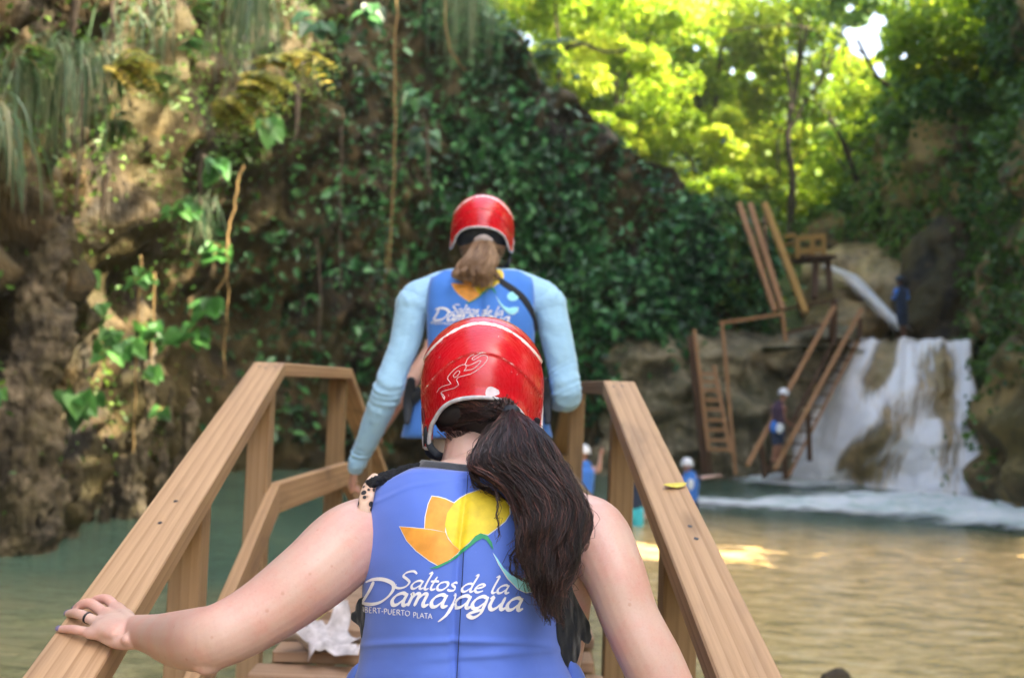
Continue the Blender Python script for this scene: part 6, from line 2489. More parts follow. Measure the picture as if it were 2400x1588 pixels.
# helmet
hcen = J(1131, 903, 1.965)
RT = Matrix.Rotation(R(1.0), 3, fwd) @ Matrix.Rotation(R(-3), 3, cr) @ orient(cr, fwd, cu)
hel, hpt = helmet(near, hcen, RT, 0.1215, 0.148, 0.131, 260, 170, None, 1.17, 1.93, 0.98, flapw=(0, 62))
bh = bvh_of(hel)
LOGO = [[(252, 858), (270, 825), (300, 805), (340, 793), (382, 780), (365, 758), (350, 738), (352, 715), (380, 680), (415, 645), (455, 618), (490, 605), (505, 603), (515, 590), (530, 555), (560, 525), (590, 512)],
        [(318, 925), (300, 890), (286, 862), (300, 850), (350, 836), (405, 822), (432, 805), (450, 790), (440, 765), (430, 745), (440, 725), (465, 714), (495, 707), (560, 690), (605, 665), (640, 640), (680, 605), (705, 572), (718, 545), (712, 525), (690, 518), (655, 522), (620, 545), (590, 562), (572, 558), (575, 546), (600, 528), (625, 514), (652, 500)],
        [(318, 925), (323, 905), (308, 880), (290, 866)],
        [(510, 603), (522, 622), (512, 645), (498, 662), (530, 655), (565, 650), (595, 636), (630, 606), (658, 572), (640, 568), (605, 585), (565, 605), (535, 614), (515, 608)],
        [(400, 706), (412, 690), (430, 670), (450, 659), (463, 668), (455, 688), (435, 712), (412, 724), (400, 706)]]
ls = MB()
for pl in LOGO:
    P_ = []
    dense = [((1 - f) * p[0] + f * q[0], (1 - f) * p[1] + f * q[1]) for p, q in zip(pl[:-1], pl[1:]) for f in (0, 0.25, 0.5, 0.75)] + [pl[-1]]
    for (a, b) in dense:
        q = W(960 + a / 3.92, 700 + b / 3.92, 1.5)
        h = bh.ray_cast(q, (q - CAM).normalized(), 1.5)
        if h[0] is not None:
            P_.append(h[0] - (h[0] - CAM).normalized() * 0.0004)
    if len(P_) > 2:
        ls.add(tube(P_, [0.00085] * len(P_), 5, None, 1, smooth=False))
sub(ls.build('shell_logo', M_logo, None), hel)
# rubbed pale patch above the opening, vent slots and rivets on the ear flap
def on_helm(px, py, off=0.0006):
    q = W(px, py, 1.5)
    h = bh.ray_cast(q, (q - CAM).normalized(), 1.5)
    return (h[0] - (h[0] - CAM).normalized() * off) if h[0] is not None else None


V_ = []
for i in range(36):
    an = 2 * math.pi * i / 36
    rr = 16.5 * (1 + 0.10 * math.sin(an * 3 + 1) + 0.06 * random.uniform(-1, 1))
    p = on_helm(1153 + rr * math.cos(an), 918 + rr * 0.72 * math.sin(an))
    if p:
        V_.append(p)
cpt = on_helm(1153, 918)
sub(mesh_obj('rubbed_patch', V_ + [cpt], [(i, (i + 1) % len(V_), len(V_)) for i in range(len(V_))], simple('bare_plastic', (0.70, 0.62, 0.68), 0.5, 0.15, 90), None), hel)
for (x0_, y0_, x1_, y1_) in [(992, 957, 995, 990), (989, 958, 991, 992)]:
    a, b = on_helm(x0_, y0_, 0.0), on_helm(x1_, y1_, 0.0)
    if a and b:
        e = tube([a, a.lerp(b, 0.5), b], [0.0016, 0.0021, 0.0016], 8, None, 2)
        sub(mesh_obj('vent_slot', e[0], e[1], simple('slot_dark', (0.12, 0.01, 0.01), 0.6), None), hel)
for (x0_, y0_) in [(986, 905), (994, 1018)]:
    a = on_helm(x0_, y0_, 0.0)
    if a:
        e = ellipsoid(a, 0.0035, 0.0030, 0.0035)
        sub(mesh_obj('rivet', e[0], e[1], simple('rivet_brass', (0.35, 0.25, 0.10), 0.4, **{'Metallic': 0.8}), None), hel)
# dark padding inside, chin straps
pad = ellipsoid(hcen + RT @ Vector((0, 0.005, -0.005)), 0.108, 0.132, 0.115, RT, 32, 20)
mesh_obj('helmet_padding', pad[0], pad[1], M_strap, near)
for sg, pts in ((-1, [(1002, 1005, 1.90), (1006, 1040, 1.89), (1022, 1062, 1.88), (1040, 1070, 1.90), (1062, 1078, 1.97)]), (1, [(1258, 985, 1.90), (1240, 1040, 1.93), (1205, 1070, 1.97)])):
    e = tube([J(*q) for q in pts], [0.007] * len(pts), 10, (fwd, 0.35), 4)
    mesh_obj('chin_strap', e[0], e[1], M_strap, near)
for q in [((1000, 1010, 1.905), (1003, 1060, 1.93), (1040, 1075, 1.97))]:
    e = tube([J(*k) for k in q], [0.006] * 3, 10, (fwd, 0.35), 4)
    mesh_obj('chin_strap', e[0], e[1], M_strap, near)

# hair on the skull, combed to the tie
tie = J(1198, 964, 1.815)


def skullhair(a, b, t):
    # start points fan round the hairline, all strands run to the tie
    an = R(-128) + (a * 0.5 + 0.5) * R(246)
    lift = 0.090 + 0.008 * b
    c_ = J(1126, 958, 1.93)
    rx, rz = 0.094, 0.080
    st_ = c_ + cr * (math.sin(an) * rx) + cu * (math.cos(an) * rz - 0.004) - fwd * (0.030 + 0.01 * b)
    if an < R(-60):
        st_ += cu * 0.012
    mid = c_ + (st_ - c_) * 0.55 - fwd * (lift + 0.012)
    mid = mid.lerp(tie, 0.35)
    q = st_ * (1 - t) ** 2 + mid * (2 * t * (1 - t)) + (tie + fwd * 0.004 * b) * t ** 2
    return q


core = fuse('hair_mass', [ellipsoid(J(1130, 945, 1.945), 0.088, 0.112, 0.088, HR), ellipsoid(J(1085, 976, 1.915), 0.058, 0.078, 0.034, HR), ellipsoid(J(1155, 985, 1.905), 0.060, 0.078, 0.042, HR)], 0.006, 3, M_haircore, near)
strands('scalp_hair', skullhair, 2600, 10, 0.0009, M_hair, near, 70, 0.35, 0.004, 0.0018, None, 0.2)
hb = ellipsoid(tie - fwd * 0.004, 0.017, 0.014, 0.013, HR)
mesh_obj('hair_tie', hb[0], hb[1], M_strap, near)

LFT = [(1192, 962), (1162, 988), (1122, 1035), (1102, 1090), (1156, 1128), (1200, 1172), (1220, 1225), (1216, 1290), (1238, 1355), (1268, 1405), (1290, 1450)]
RGT = [(1204, 962), (1238, 982), (1276, 1012), (1306, 1055), (1336, 1105), (1366, 1155), (1376, 1205), (1358, 1280), (1352, 1335), (1310, 1395), (1298, 1452)]
DEP = [1.812, 1.785, 1.74, 1.695, 1.665, 1.64, 1.615, 1.60, 1.588, 1.578, 1.572]
THK = [0.012, 0.030, 0.045, 0.052, 0.052, 0.050, 0.046, 0.040, 0.034, 0.022, 0.008]
PC = catmull([(l[0], l[1], r[0], r[1], d, t) for l, r, d, t in zip(LFT, RGT, DEP, THK)], 41)


def pony(a, b, t):
    t = min(1.0, max(0, t)) * 40
    i = min(int(t), 39)
    f = t - i
    q = PC[i] * (1 - f) + PC[i + 1] * f
    u = 0.5 + 0.5 * a
    px, py = q[0] * (1 - u) + q[2] * u, q[1] * (1 - u) + q[3] * u
    edge = math.sqrt(max(0, 1 - a * a))
    return W(px, py, q[4] - q[5] * 0.5 * (b + 0.45) * 1.0 - q[5] * 0.5 * (edge - 0.4) * 0.6)


strands('ponytail', pony, 6000, 28, 0.00072, M_hair, near, 130, 0.66, 0.0115, 0.0038, None, 0.5, 5.5)
cp = [pony(0, -0.3, t / 10) + fwd * 0.018 for t in range(0, 10)]
cw = [0.006, 0.012, 0.026, 0.036, 0.036, 0.032, 0.028, 0.022, 0.016, 0.010]
mesh_obj('ponytail_core', *tube(cp, cw, 20, (fwd, 0.32), 4), M_haircore, near)
# a few loose locks
def lock(pts, n, r, w_):
    q = catmull(pts, 31)

    def fn(a, b, t):
        t = min(1, max(0, t)) * 30
        i = min(int(t), 29)
        f = t - i
        c_ = q[i] * (1 - f) + q[i + 1] * f
        return W(c_[0] + a * w_, c_[1], c_[2] + b * w_ / 1500)
    strands('loose_lock', fn, n, 22, r, M_hair, near, max(2, n // 12), 0.5, 0.004, 0.002, None, 0.5)


lock([(1150, 1110, 1.66), (1166, 1160, 1.63), (1168, 1210, 1.61), (1172, 1250, 1.605), (1160, 1280, 1.603)], 14, 0.0006, 4)
lock([(1205, 1200, 1.60), (1218, 1270, 1.585), (1200, 1310, 1.585), (1208, 1345, 1.58), (1240, 1365, 1.578)], 34, 0.0007, 5)
lock([(1105, 1090, 1.70), (1118, 1130, 1.685), (1148, 1150, 1.67), (1190, 1180, 1.65)], 60, 0.0007, 10)
lock([(1300, 1380, 1.57), (1310, 1430, 1.575), (1322, 1480, 1.60)], 16, 0.0006, 5)
lock([(1255, 1390, 1.585), (1272, 1430, 1.58), (1283, 1465, 1.58)], 30, 0.0006, 6)
lock([(1340, 1140, 1.64), (1372, 1190, 1.64), (1384, 1240, 1.66), (1372, 1290, 1.68), (1380, 1310, 1.69)], 10, 0.0005, 3)
# short hairs at the nape
def nape(a, b, t):
    x, y = 1085 + a * 62, 1008 + b * 12
    return W(x + t * (1140 - x) * 0.25, y + t * 26, 1.872 - 0.012 * (1 - a * a) + 0.01 * t)


strands('nape_hair', nape, 260, 6, 0.0005, M_hair, near, 60, 0.2, 0.002, 0.0015, None, 0.7)
# ------------------------------------------------------------------ the far woman on the bridge
D = 3.80
far = empty('person', (K(1112, 1500, D).x, K(1112, 1500, D).y, deck_z(K(1112, 1500, D).y)),
            'woman further up the bridge in a pale blue long-sleeved shirt, red helmet and blond ponytail', 'person')
J = K
fy = K(1112, 1200, D).y
pel = K(1105, 1075, D)
body = [tube([pel, K(1107, 980, D - 0.02), K(1110, 880, D - 0.02), K(1112, 780, D + 0.03), K(1114, 712, D + 0.06)], [0.160, 0.140, 0.142, 0.152, 0.10], 24, (fwd, 0.62), 4),
        tube([K(968, 708, D + 0.05), K(1040, 682, D + 0.09), K(1114, 668, D + 0.08), K(1188, 682, D + 0.09), K(1262, 708, D + 0.05)], [0.050, 0.056, 0.064, 0.056, 0.050], 16, None, 4),
        tube([K(1114, 690, D + 0.03), K(1116, 640, D + 0.04), K(1118, 600, D + 0.06)], [0.066, 0.054, 0.056], 16, None, 4)]
hc = K(1118, 560, D + 0.085)
HR = Matrix.Rotation(R(2.5), 3, fwd) @ Matrix.Rotation(R(-6), 3, cr) @ orient(cr, fwd, cu)
body += head_parts(hc, HR, 0.98)
# arms
shl, ell, wrl = K(956, 704, D + 0.02), K(897, 905, D - 0.03), K(822, 1082, D + 0.10)
shr, elr = K(1270, 704, D + 0.02), K(1312, 912, D - 0.02)
wrr = K(1290, 932, D + 0.16)
body.append(tube([shl, K(930, 790, D), ell, ell.lerp(wrl, 0.5), wrl], [0.054, 0.044, 0.040, 0.036, 0.025], 18, None, 4))
body.append(tube([shr, K(1288, 790, D), elr, elr.lerp(wrr, 0.5), wrr], [0.054, 0.044, 0.040, 0.036, 0.026], 18, None, 4))
body += hand_parts(wrl, (K(812, 1135, D + 0.15) - wrl), (-cr * 0.9 - fwd * 0.3), 1, 0.95, 0.75, 0.10)
body += hand_parts(wrr, (K(1268, 922, D + 0.22) - wrr), (cr * 0.5 + cu * 0.8), -1, 0.95, 0.9, 0.12)
legs = []
for sg, yy in ((-1, fy - 0.02), (1, fy + 0.10)):
    hip = pel + cr * (0.09 * sg) + Vector((0, 0, -0.05))
    ank = Vector((hip.x + 0.01 * sg, yy, deck_z(yy + 0.05) + 0.095))
    kn = hip.lerp(ank, 0.5) + Vector((0, 0.05, 0.01))
    body.append(tube([hip, hip.lerp(kn, 0.5), kn, kn.lerp(ank, 0.35), ank], [0.092, 0.078, 0.055, 0.055, 0.036], 16, None, 4))
    legs.append((hip, kn, ank))
fuse('body', body, 0.0055, 3, M_skin2, far)
for hip, kn, ank in legs:
    fuse('shoe', foot_parts(ank, (0, 1, 0), 1.12), 0.008, 3, M_shoe, far)
sp = [tube([pel + Vector((0, 0, 0.14)), pel + Vector((0, 0, 0.02)), pel + Vector((0, 0, -0.08))], [0.165, 0.182, 0.178], 24, (fwd, 0.68), 3)]
for hip, kn, ank in legs:
    sp.append(tube([hip, hip.lerp(kn, 0.5), hip.lerp(kn, 0.85)], [0.108, 0.104, 0.102], 18, None, 3))
fuse('shorts', sp, 0.009, 3, M_khaki, far, lambda co: rough(co, 0.006, 9.0, 2.0))


# sleeves with bunched cloth
def sleeve(parts, folds, name='sleeve'):
    def dsp(co):
        out = np.zeros(len(co))
        for (c_, axis, k0, k1, amp) in folds:
            c_, axis = np.array(c_), np.array(axis)
            t_ = (co - c_) @ axis
            m_ = 1 / (1 + np.exp(-(t_ - k0) / 0.012)) * 1 / (1 + np.exp((t_ - k1) / 0.012))
            side = (co - c_) @ np.array(cr) * 0.9 + (co - c_) @ np.array(cu) * 0.15
            out += amp * m_ * np.sin(t_ * 215 + side * 48 + np.sin(t_ * 61 + side * 30) * 2.2) * (0.45 + 0.75 * np.sin(side * 25 + t_ * 40) ** 2)
        return out + rough(co, 0.0025, 14.0, 1.0)
    return fuse(name, parts, 0.0045, 2, M_shirt, far, dsp)


axl = (wrl - ell)
ll = axl.length
axl = axl.normalized()
sleeve([tube([shl, K(938, 790, D), K(915, 850, D - 0.02), ell, K(862, 990, D + 0.03), K(838, 1045, D + 0.08), K(824, 1078, D + 0.10)],
             [0.066, 0.059, 0.056, 0.058, 0.048, 0.040, 0.035], 24, None, 5),
        tube([K(1035, 684, D + 0.06), shl], [0.072, 0.070], 20, None, 3)],
       [(ell, axl, -0.07, 0.08, 0.0026), (ell, axl, ll * 0.74, ll * 1.05, 0.0026)])
axr = (elr - shr).normalized()
sleeve([tube([shr, K(1290, 790, D), K(1302, 850, D - 0.01), elr, elr.lerp(wrr, 0.5), elr.lerp(wrr, 0.86)],
             [0.066, 0.061, 0.058, 0.059, 0.050, 0.040], 24, None, 5),
        tube([K(1195, 684, D + 0.06), shr], [0.072, 0.070], 20, None, 3)],
       [(elr, axr, -0.12, 0.02, 0.0015)])
sleeve([tube([K(1108, 1000, D), K(1110, 900, D), K(1112, 800, D + 0.02), K(1114, 700, D + 0.03)], [0.150, 0.160, 0.172, 0.150], 28, (fwd, 0.62), 4),
        tube([K(968, 692, D + 0.03), K(1035, 666, D + 0.05), K(1070, 657, D + 0.06)], [0.071, 0.071, 0.066], 20, None, 4), tube([K(1258, 692, D + 0.03), K(1192, 666, D + 0.05), K(1157, 657, D + 0.06)], [0.071, 0.071, 0.066], 20, None, 4)], [], 'shirt_body')

# vest
rowsB = [(998, 1230, 628, D - 0.075, D - 0.05), (992, 1235, 652, D - 0.10, D - 0.075), (988, 1237, 700, D - 0.125, D - 0.085), (988, 1238, 760, D - 0.14, D - 0.085), (990, 1236, 830, D - 0.14, D - 0.07),
         (978, 1244, 890, D - 0.13, D - 0.03), (948, 1264, 945, D - 0.13, D - 0.02), (930, 1277, 1000, D - 0.13, D - 0.01), (928, 1279, 1012, D - 0.12, D)]
kk = 1.01266
rb = [(a * kk, b * kk, c * kk, d, e) for a, b, c, d, e in rowsB]


def topF(u):
    return 16 * smst(abs(u), 0.70, 1.0) - 3


vb2 = vest_panel('vest', rb, topF, M_vest2, far, 0.035, 60, 90, lambda v: 0.02, 0.005, 2.4, back=True, rnd=0.03)
rbF = [(a + 12, b - 12, c, d + 0.30, e + 0.20) for a, b, c, d, e in rb]
vest_panel('vest_front', rbF, topF, M_vest2, far, 0.035, 40, 60, None, 0.004, 2.4, back=False, rnd=0.03)
bv2 = bvh_of(vb2)
mapF = lambda x, y: W(1016 + (x - 130) * 0.1784, 751 + (y - 1110) * 0.1784, 3.2)
vest_print(mapF, bv2, lambda w_: (w_ - CAM).normalized(), vb2, False, 0.0022, 1.45)
# side straps and buckles of the vest
for sg, x0_ in ((-1, 948), (1, 1262)):
    e = tube([K(x0_ + 28 * -sg, 905, D - 0.08), K(x0_, 930, D - 0.03), K(x0_ + 4 * sg, 935, D + 0.12)], [0.020, 0.022, 0.020], 12, (fwd, 0.45), 4)
    mesh_obj('side_strap', e[0], e[1], M_strap, far)
    e = tube([K(x0_ - 4 * sg, 880, D - 0.09), K(x0_ + 2 * sg, 925, D - 0.05), K(x0_ + 6 * sg, 975, D - 0.07)], [0.016, 0.022, 0.012], 12, (fwd, 0.5), 4)
    mesh_obj('side_strap', e[0], e[1], M_strap, far)
# camera strap over the right shoulder blade
st_pts = []
for (x, y) in [(1137, 632), (1160, 652), (1190, 672), (1212, 692), (1228, 720), (1238, 760)]:
    q = K(x, y, 3.2)
    h = bv2.ray_cast(q, (q - CAM).normalized(), 1.5)
    p = h[0] if h[0] is not None else K(x, y, D - 0.02)
    st_pts.append(p - fwd * 0.004)
e = tube(st_pts, [0.013] * len(st_pts), 12, (fwd, 0.22), 4)
mesh_obj('shoulder_strap', e[0], e[1], M_strap, far)
e = tube([K(1137, 632, D - 0.07), K(1130, 620, D), K(1150, 650, D + 0.12)], [0.013] * 3, 10, (fwd, 0.4), 4)
mesh_obj('shoulder_strap', e[0], e[1], M_strap, far)
# pale flower-like clip on the shoulder
mb = MB()
for (x, y) in [(1193, 640), (1200, 636), (1208, 644), (1214, 643), (1204, 648)]:
    mb.add(ellipsoid(K(x, y, D - 0.03), 0.010, 0.008, 0.009))
fuse('hair_clip', [(mb.v, mb.f)], 0.003, 2, simple('cream_plastic', (0.55, 0.58, 0.35), 0.5), far)

hcen = K(1117, 533, D + 0.065)
RT = Matrix.Rotation(R(3.5), 3, fwd) @ Matrix.Rotation(R(-4), 3, cr) @ orient(cr, fwd, cu)
hel2, _ = helmet(far, hcen, RT, 0.1235, 0.148, 0.132, 160, 110, None, 1.10, 1.62, 0.98, flapw=(20, 66))
pad = ellipsoid(hcen + RT @ Vector((0, 0.005, -0.005)), 0.110, 0.132, 0.112, RT, 28, 18)
mesh_obj('helmet_padding', pad[0], pad[1], M_strap, far)
e = tube([K(1180, 590, D + 0.05), K(1176, 612, D + 0.03), K(1150, 625, D + 0.12)], [0.007] * 3, 10, (fwd, 0.4), 4)
mesh_obj('chin_strap', e[0], e[1], M_strap, far)
fuse('hair_mass', [ellipsoid(K(1117, 575, D + 0.055), 0.080, 0.095, 0.062, HR)], 0.008, 3, M_haircore2, far)
LF2 = [(1102, 556), (1088, 575), (1072, 598), (1052, 622), (1046, 638), (1068, 648), (1090, 660)]
RG2 = [(1134, 556), (1146, 575), (1150, 600), (1146, 622), (1156, 636), (1150, 650), (1130, 668)]
DP2 = [D - 0.055, D - 0.085, D - 0.115, D - 0.13, D - 0.135, D - 0.135, D - 0.135]
PC2 = catmull([(*l, *r, d) for l, r, d in zip(LF2, RG2, DP2)], 25)


def pony2(a, b, t):
    t = min(1.0, max(0, t)) * 24
    i = min(int(t), 23)
    f = t - i
    q = PC2[i] * (1 - f) + PC2[i + 1] * f
    u = 0.5 + 0.5 * a
    return K(q[0] * (1 - u) + q[2] * u, q[1] * (1 - u) + q[3] * u, q[4] - 0.018 * b - 0.02 * math.sqrt(max(0, 1 - a * a)) * min(1, t / 6))


strands('ponytail', pony2, 1500, 14, 0.0014, M_hair2, far, 26, 0.8, 0.012, 0.003, None, 0.5, 4)
tie2 = K(1118, 552, D - 0.045)


def skull2(a, b, t):
    an = R(-125) + (a * 0.5 + 0.5) * R(250)
    c_ = K(1117, 575, D + 0.05)
    st_ = c_ + cr * (math.sin(an) * 0.088) + cu * (math.cos(an) * 0.066) - fwd * 0.02
    mid = (c_ + (st_ - c_) * 0.6 - fwd * 0.105).lerp(tie2, 0.3)
    return st_ * (1 - t) ** 2 + mid * (2 * t * (1 - t)) + tie2 * t ** 2


strands('scalp_hair', skull2, 700, 8, 0.0015, M_hair2, far, 40, 0.3, 0.004, 0.002, None, 0.2)
e = tube([K(1104, 556, D - 0.058), K(1118, 551, D - 0.066), K(1134, 557, D - 0.058)], [0.013, 0.016, 0.013], 12, None, 3)
mesh_obj('hair_tie', e[0], e[1], simple('grey_scrunchie', (0.42, 0.36, 0.34), 0.9), far)
for (x, y) in [(1268, 915), (1276, 930)]:
    e = ellipsoid(K(x, y, D + 0.20), 0.006, 0.006, 0.006)
    mesh_obj('fingernail', e[0], e[1], M_nailr, far)

# ------------------------------------------------------------------ the person hidden in front of her, one bare arm showing
D3 = 5.0
third = empty('person', (K(1085, 1400, D3).x, K(1085, 1400, D3).y, deck_z(K(1085, 1400, D3).y)),
              'person walking ahead of the blond woman, only a bare left arm and vest edge showing', 'person')
pel = K(1085, 1010, D3)
chest = K(1088, 840, D3)
body = [tube([pel, pel.lerp(chest, 0.5), chest, K(1088, 790, D3)], [0.155, 0.135, 0.150, 0.11], 20, (fwd, 0.65), 4),
        tube([K(1005, 800, D3), K(1088, 775, D3), K(1170, 800, D3)], [0.052, 0.058, 0.052], 14, None, 4),
        tube([K(1088, 790, D3), K(1090, 740, D3 + 0.03)], [0.055, 0.052], 14, None, 3)]
HR3 = Matrix.Rotation(R(-12), 3, cr) @ orient(cr, fwd, cu)
body += head_parts(K(1090, 705, D3 + 0.05), HR3, 0.96)
sh_, el_, wr_ = K(1005, 808, D3), K(935, 905, D3 - 0.05), K(872, 1008, D3 + 0.08)
body.append(tube([sh_, el_, el_.lerp(wr_, 0.5), wr_], [0.050, 0.040, 0.036, 0.025], 16, None, 4))
body += hand_parts(wr_, (K(845, 1030, D3 + 0.2) - wr_), Vector((0, 0, 1)), 1, 0.92, 0.5)
sh_, el_, wr_ = K(1170, 808, D3), K(1215, 920, D3), K(1200, 960, D3 + 0.25)
body.append(tube([sh_, el_, el_.lerp(wr_, 0.5), wr_], [0.050, 0.040, 0.036, 0.025], 16, None, 4))
body += hand_parts(wr_, Vector((0, 1, 0)), Vector((0, 0, 1)), -1, 0.92, 0.6)
legs = []
for sg in (-1, 1):
    hip = pel + cr * (0.085 * sg) + Vector((0, 0, -0.05))
    yy = pel.y + 0.05 + (0.1 if sg > 0 else 0)
    ank = Vector((hip.x, yy, deck_z(yy) + 0.10))
    kn = hip.lerp(ank, 0.5) + Vector((0, 0.05, 0))
    body.append(tube([hip, kn, kn.lerp(ank, 0.3), ank], [0.085, 0.054, 0.052, 0.036], 14, None, 4))
    body += foot_parts(ank, (0, 1, 0))
    legs.append((hip, kn))
fuse('body', body, 0.008, 3, M_skin2, third)
fuse('vest', [tube([K(1085, 985, D3), K(1086, 900, D3), K(1088, 830, D3), K(1088, 800, D3)], [0.195, 0.190, 0.190, 0.15], 24, (fwd, 0.72), 4)], 0.010, 4, M_vest2, third)
fuse('shorts', [tube([pel + Vector((0, 0, 0.08)), pel + Vector((0, 0, -0.06))], [0.165, 0.17], 20, (fwd, 0.7), 3)] + [tube([h_, h_.lerp(k_, 0.8)], [0.10, 0.092], 14, None, 3) for h_, k_ in legs], 0.010, 3, M_denim, third)
helmet(third, K(1090, 688, D3 + 0.04), orient(cr, fwd, cu), 0.118, 0.142, 0.13, 80, 50, None, 1.1, 1.7, 0.98)


# ------------------------------------------------------------------ small figures in and round the pool
def small_person(label, head, chest, pelvis, arms, legs_, skin, vest_m, helm_m, face, voxel=0.012, short_m=None, sleeve_m=None, hs=1.0, extra=None, ph=0.11):
    face = Vector(face).normalized()
    sx_ = face.cross(Z).normalized()
    root = empty('person', pelvis, label, 'person')
    rot = orient(sx_, face, Z)
    neck = chest.lerp(head, 0.45)
    P = [tube([pelvis, pelvis.lerp(chest, 0.5), chest], [0.135, 0.125, 0.14], 16, (face, 0.68), 3),
         tube([chest - sx_ * 0.15 + Z * 0.06, chest + Z * 0.10, chest + sx_ * 0.15 + Z * 0.06], [0.052, 0.06, 0.052], 12, None, 3),
         tube([chest + Z * 0.06, neck, head - Z * 0.05], [0.06, 0.052, 0.05], 12, None, 3)]
    P += head_parts(head, rot, 0.95)
    sl = []
    for sg, (e_, w_, hd) in zip((-1, 1), arms):
        s_ = chest + sx_ * (0.165 * sg) + Z * 0.06
        P.append(tube([s_, e_, w_], [0.052, 0.040, 0.026], 12, None, 4))
        P += hand_parts(w_, hd, Z + face * 0.1, -sg, 0.95, 0.35)
        sl.append(tube([s_, s_.lerp(e_, 0.6), s_.lerp(e_, 1.0)], [0.064, 0.056, 0.050], 12, None, 3))
    lg = []
    for sg, (k_, a_) in zip((-1, 1), legs_):
        h_ = pelvis + sx_ * (0.085 * sg) - Z * 0.03
        P.append(tube([h_, k_, k_.lerp(a_, 0.35), a_], [0.088, 0.056, 0.054, 0.036], 12, None, 4))
        P += foot_parts(a_, face)
        lg.append((h_, k_))
    fuse('body', P, voxel, 3, skin, root)
    vt = [tube([pelvis + Z * 0.10, pelvis.lerp(chest, 0.55), chest + Z * 0.02, chest + Z * 0.09], [0.165, 0.165, 0.175, 0.13], 20, (face, 0.78), 4),
          tube([chest - sx_ * 0.09 + Z * 0.07, chest + Z * 0.12, chest + sx_ * 0.09 + Z * 0.07], [0.06, 0.05, 0.06], 12, None, 3)]
    fuse('vest', vt, voxel, 3, vest_m, root)
    if short_m:
        fuse('shorts', [tube([pelvis + Z * 0.07, pelvis - Z * 0.06], [0.15, 0.155], 16, (face, 0.72), 3)] + [tube([h_, h_.lerp(k_, 0.85)], [0.098, 0.082], 12, None, 3) for h_, k_ in lg], voxel, 3, short_m, root)
    if sleeve_m:
        for s_ in sl:
            fuse('sleeve', [s_], voxel, 2, sleeve_m, root)
    if helm_m:
        helmet(root, head + Z * 0.03, rot, ph * 1.06, ph * 1.22, ph * 1.14, 60, 40, helm_m, 1.05, 1.35, 0.98, rim=False, ridges=False)
    return root


def water_drop(p, dz):
    return Vector((p.x, p.y, dz))


# swimmer seen between the post and the far woman, both arms up
d = 15.6
hd = K(1350, 1050, d)
ch = hd - Z * 0.30 + cr * 0.02
pv = ch - Z * 0.36
r1 = small_person('swimmer with a white helmet seen left of the brown post, bare arm raised', hd, ch, pv,
                  [(K(1330, 1095, d - 0.1), K(1325, 1120, d - 0.2), -Z), (K(1385, 1088, d - 0.05), K(1390, 1052, d - 0.05), Z + cr * 0.1)],
                  [(pv - Z * 0.38 - cr * 0.08, pv - Z * 0.72 - cr * 0.08), (pv - Z * 0.38 + cr * 0.1, pv - Z * 0.72 + cr * 0.1)],
                  M_skin2, M_vest2, M_whelm, Vector((-0.2, 1, 0)), 0.012, M_navy)
e = ellipsoid(ch + Z * 0.02 - cr * 0.10 - fwd * 0.14, 0.030, 0.015, 0.07)
o = mesh_obj('vest_emblem', e[0], e[1], M_porange, r1)
# swimmer behind the right handrail
d = 15.0
hd = K(1497, 1078, d)
hd = K(1466, 1078, d)
ch = hd - Z * 0.30
pv = ch - Z * 0.34
small_person('swimmer in blue and turquoise partly hidden behind the right handrail', hd, ch, pv,
             [(ch - cr * 0.25 - Z * 0.15, ch - cr * 0.2 - Z * 0.35, -Z), (ch + cr * 0.25 - Z * 0.15, ch + cr * 0.2 - Z * 0.35, -Z)],
             [(pv - Z * 0.38 - cr * 0.08, pv - Z * 0.72 - cr * 0.08), (pv - Z * 0.38 + cr * 0.1, pv - Z * 0.72 + cr * 0.1)],
             M_skin2, M_navy, M_whelm, Vector((0.2, 1, 0)), 0.012, cloth_mat('turquoise_cloth', (0.05, 0.5, 0.62)))
# swimmer holding out an arm to the right
d = 17.6
hd = K(1590, 1078, d)
ch = hd - Z * 0.28 + cr * 0.05
pv = ch - Z * 0.36
rt = small_person('swimmer with a white helmet stretching a bare arm to the right beside the handrail leaf', hd, ch, pv,
                  [(ch - cr * 0.28 - Z * 0.1, ch - cr * 0.35 - Z * 0.3, -Z), (K(1618, 1106, d - 0.05), K(1655, 1101, d - 0.05), cr + Z * 0.15)],
                  [(pv - Z * 0.38 - cr * 0.08, pv - Z * 0.72 - cr * 0.08), (pv - Z * 0.38 + cr * 0.1, pv - Z * 0.72 + cr * 0.1)],
                  M_skin, M_vest2, M_whelm, Vector((0.1, 1, 0)), 0.012, M_navy, M_navy)
e = ellipsoid(ch - fwd * 0.135 + cr * 0.0 - Z * 0.02, 0.06, 0.012, 0.10)
mesh_obj('vest_emblem', e[0], e[1], M_pwhite, rt)
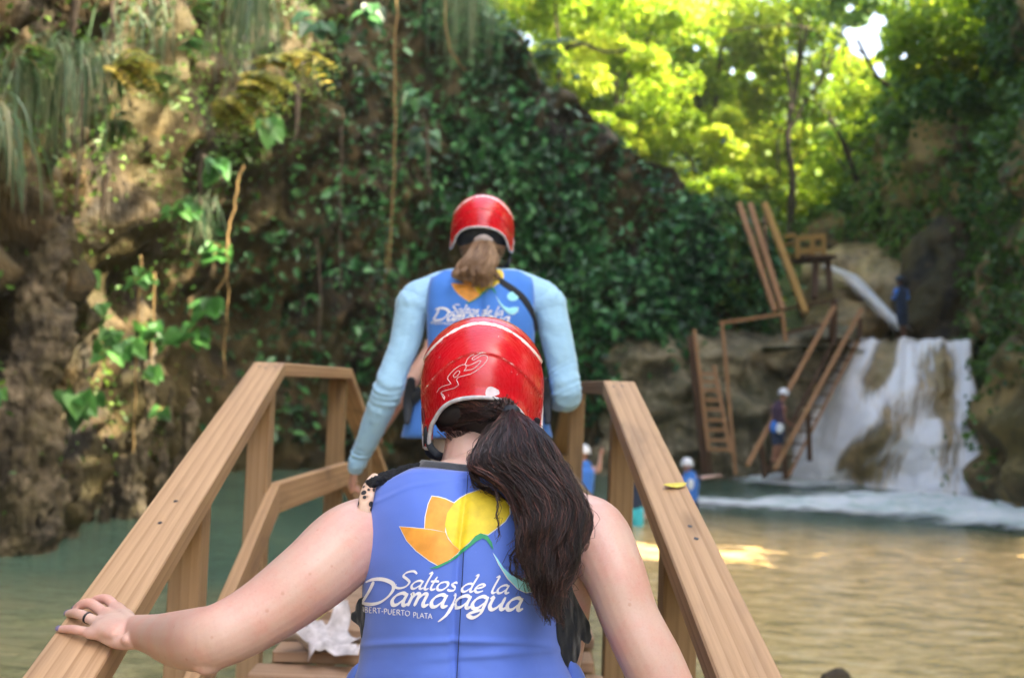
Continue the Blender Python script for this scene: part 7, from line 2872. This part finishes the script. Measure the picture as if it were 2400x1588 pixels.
# climber on the steep stair
d = 22.4
hd = K(1814, 913, d)
ch = K(1802, 948, d)
pv = K(1800, 992, d)
cl_ = small_person('climber with a white helmet, dark vest and blue shorts going up the steep stair', hd, ch, pv,
                   [(K(1790, 975, d), K(1800, 1000, d + 0.2), cr), (K(1815, 965, d - 0.1), K(1832, 984, d - 0.05), cr + Z * 0.2)],
                   [(K(1795, 1030, d - 0.05), K(1790, 1058, d - 0.05)), (K(1806, 1025, d), K(1800, 1055, d + 0.05))],
                   M_skin3, M_maroon, M_whelm, Vector((0.8, 0.6, 0)), 0.014, M_navy, None, 1.0)
e = ellipsoid(K(1805, 990, d - 0.14), 0.09, 0.03, 0.12)
mesh_obj('hip_pouch', e[0], e[1], M_pwhite, cl_)
e = ellipsoid(K(1791, 987, d - 0.10), 0.09, 0.04, 0.14)
mesh_obj('hip_pouch', e[0], e[1], M_vest2, cl_)
# guide standing on the lip of the falls
d = 25.6
hd = K(2083, 650, d)
ch = K(2086, 678, d)
pv = K(2088, 722, d)
gd = small_person('guide in dark blue standing at the top of the waterfall with arms folded', hd, ch, pv,
                  [(K(2068, 690, d - 0.05), K(2076, 690, d + 0.1), cr), (K(2100, 690, d - 0.05), K(2092, 690, d + 0.1), -cr)],
                  [(K(2085, 752, d), K(2088, 776, d + 0.02)), (K(2094, 752, d), K(2094, 778, d))],
                  M_skin4, M_navy, M_dhelm, Vector((-0.4, 0.9, 0)), 0.014, M_navy, M_vest2, 1.0)
print('verts', sum(len(o.data.vertices) for o in bpy.data.objects if o.type == 'MESH'))

# ------------------------------------------------------------------ thin warm haze in the gorge
hz, nt = new_mat('haze_air')
o_ = nt.nodes.new('ShaderNodeOutputMaterial')
v_ = nt.nodes.new('ShaderNodeVolumePrincipled')
v_.inputs['Color'].default_value = (0.97, 0.95, 0.80, 1)
v_.inputs['Density'].default_value = 0.0010
v_.inputs['Anisotropy'].default_value = 0.3
nt.links.new(v_.outputs[0], o_.inputs['Volume'])
V, F = box((10, 60, 30), 560, 520, 65)
tag(mesh_obj('haze', V, F, hz, None, False), 'thin warm haze filling the gorge', 'haze', None, 'stuff')
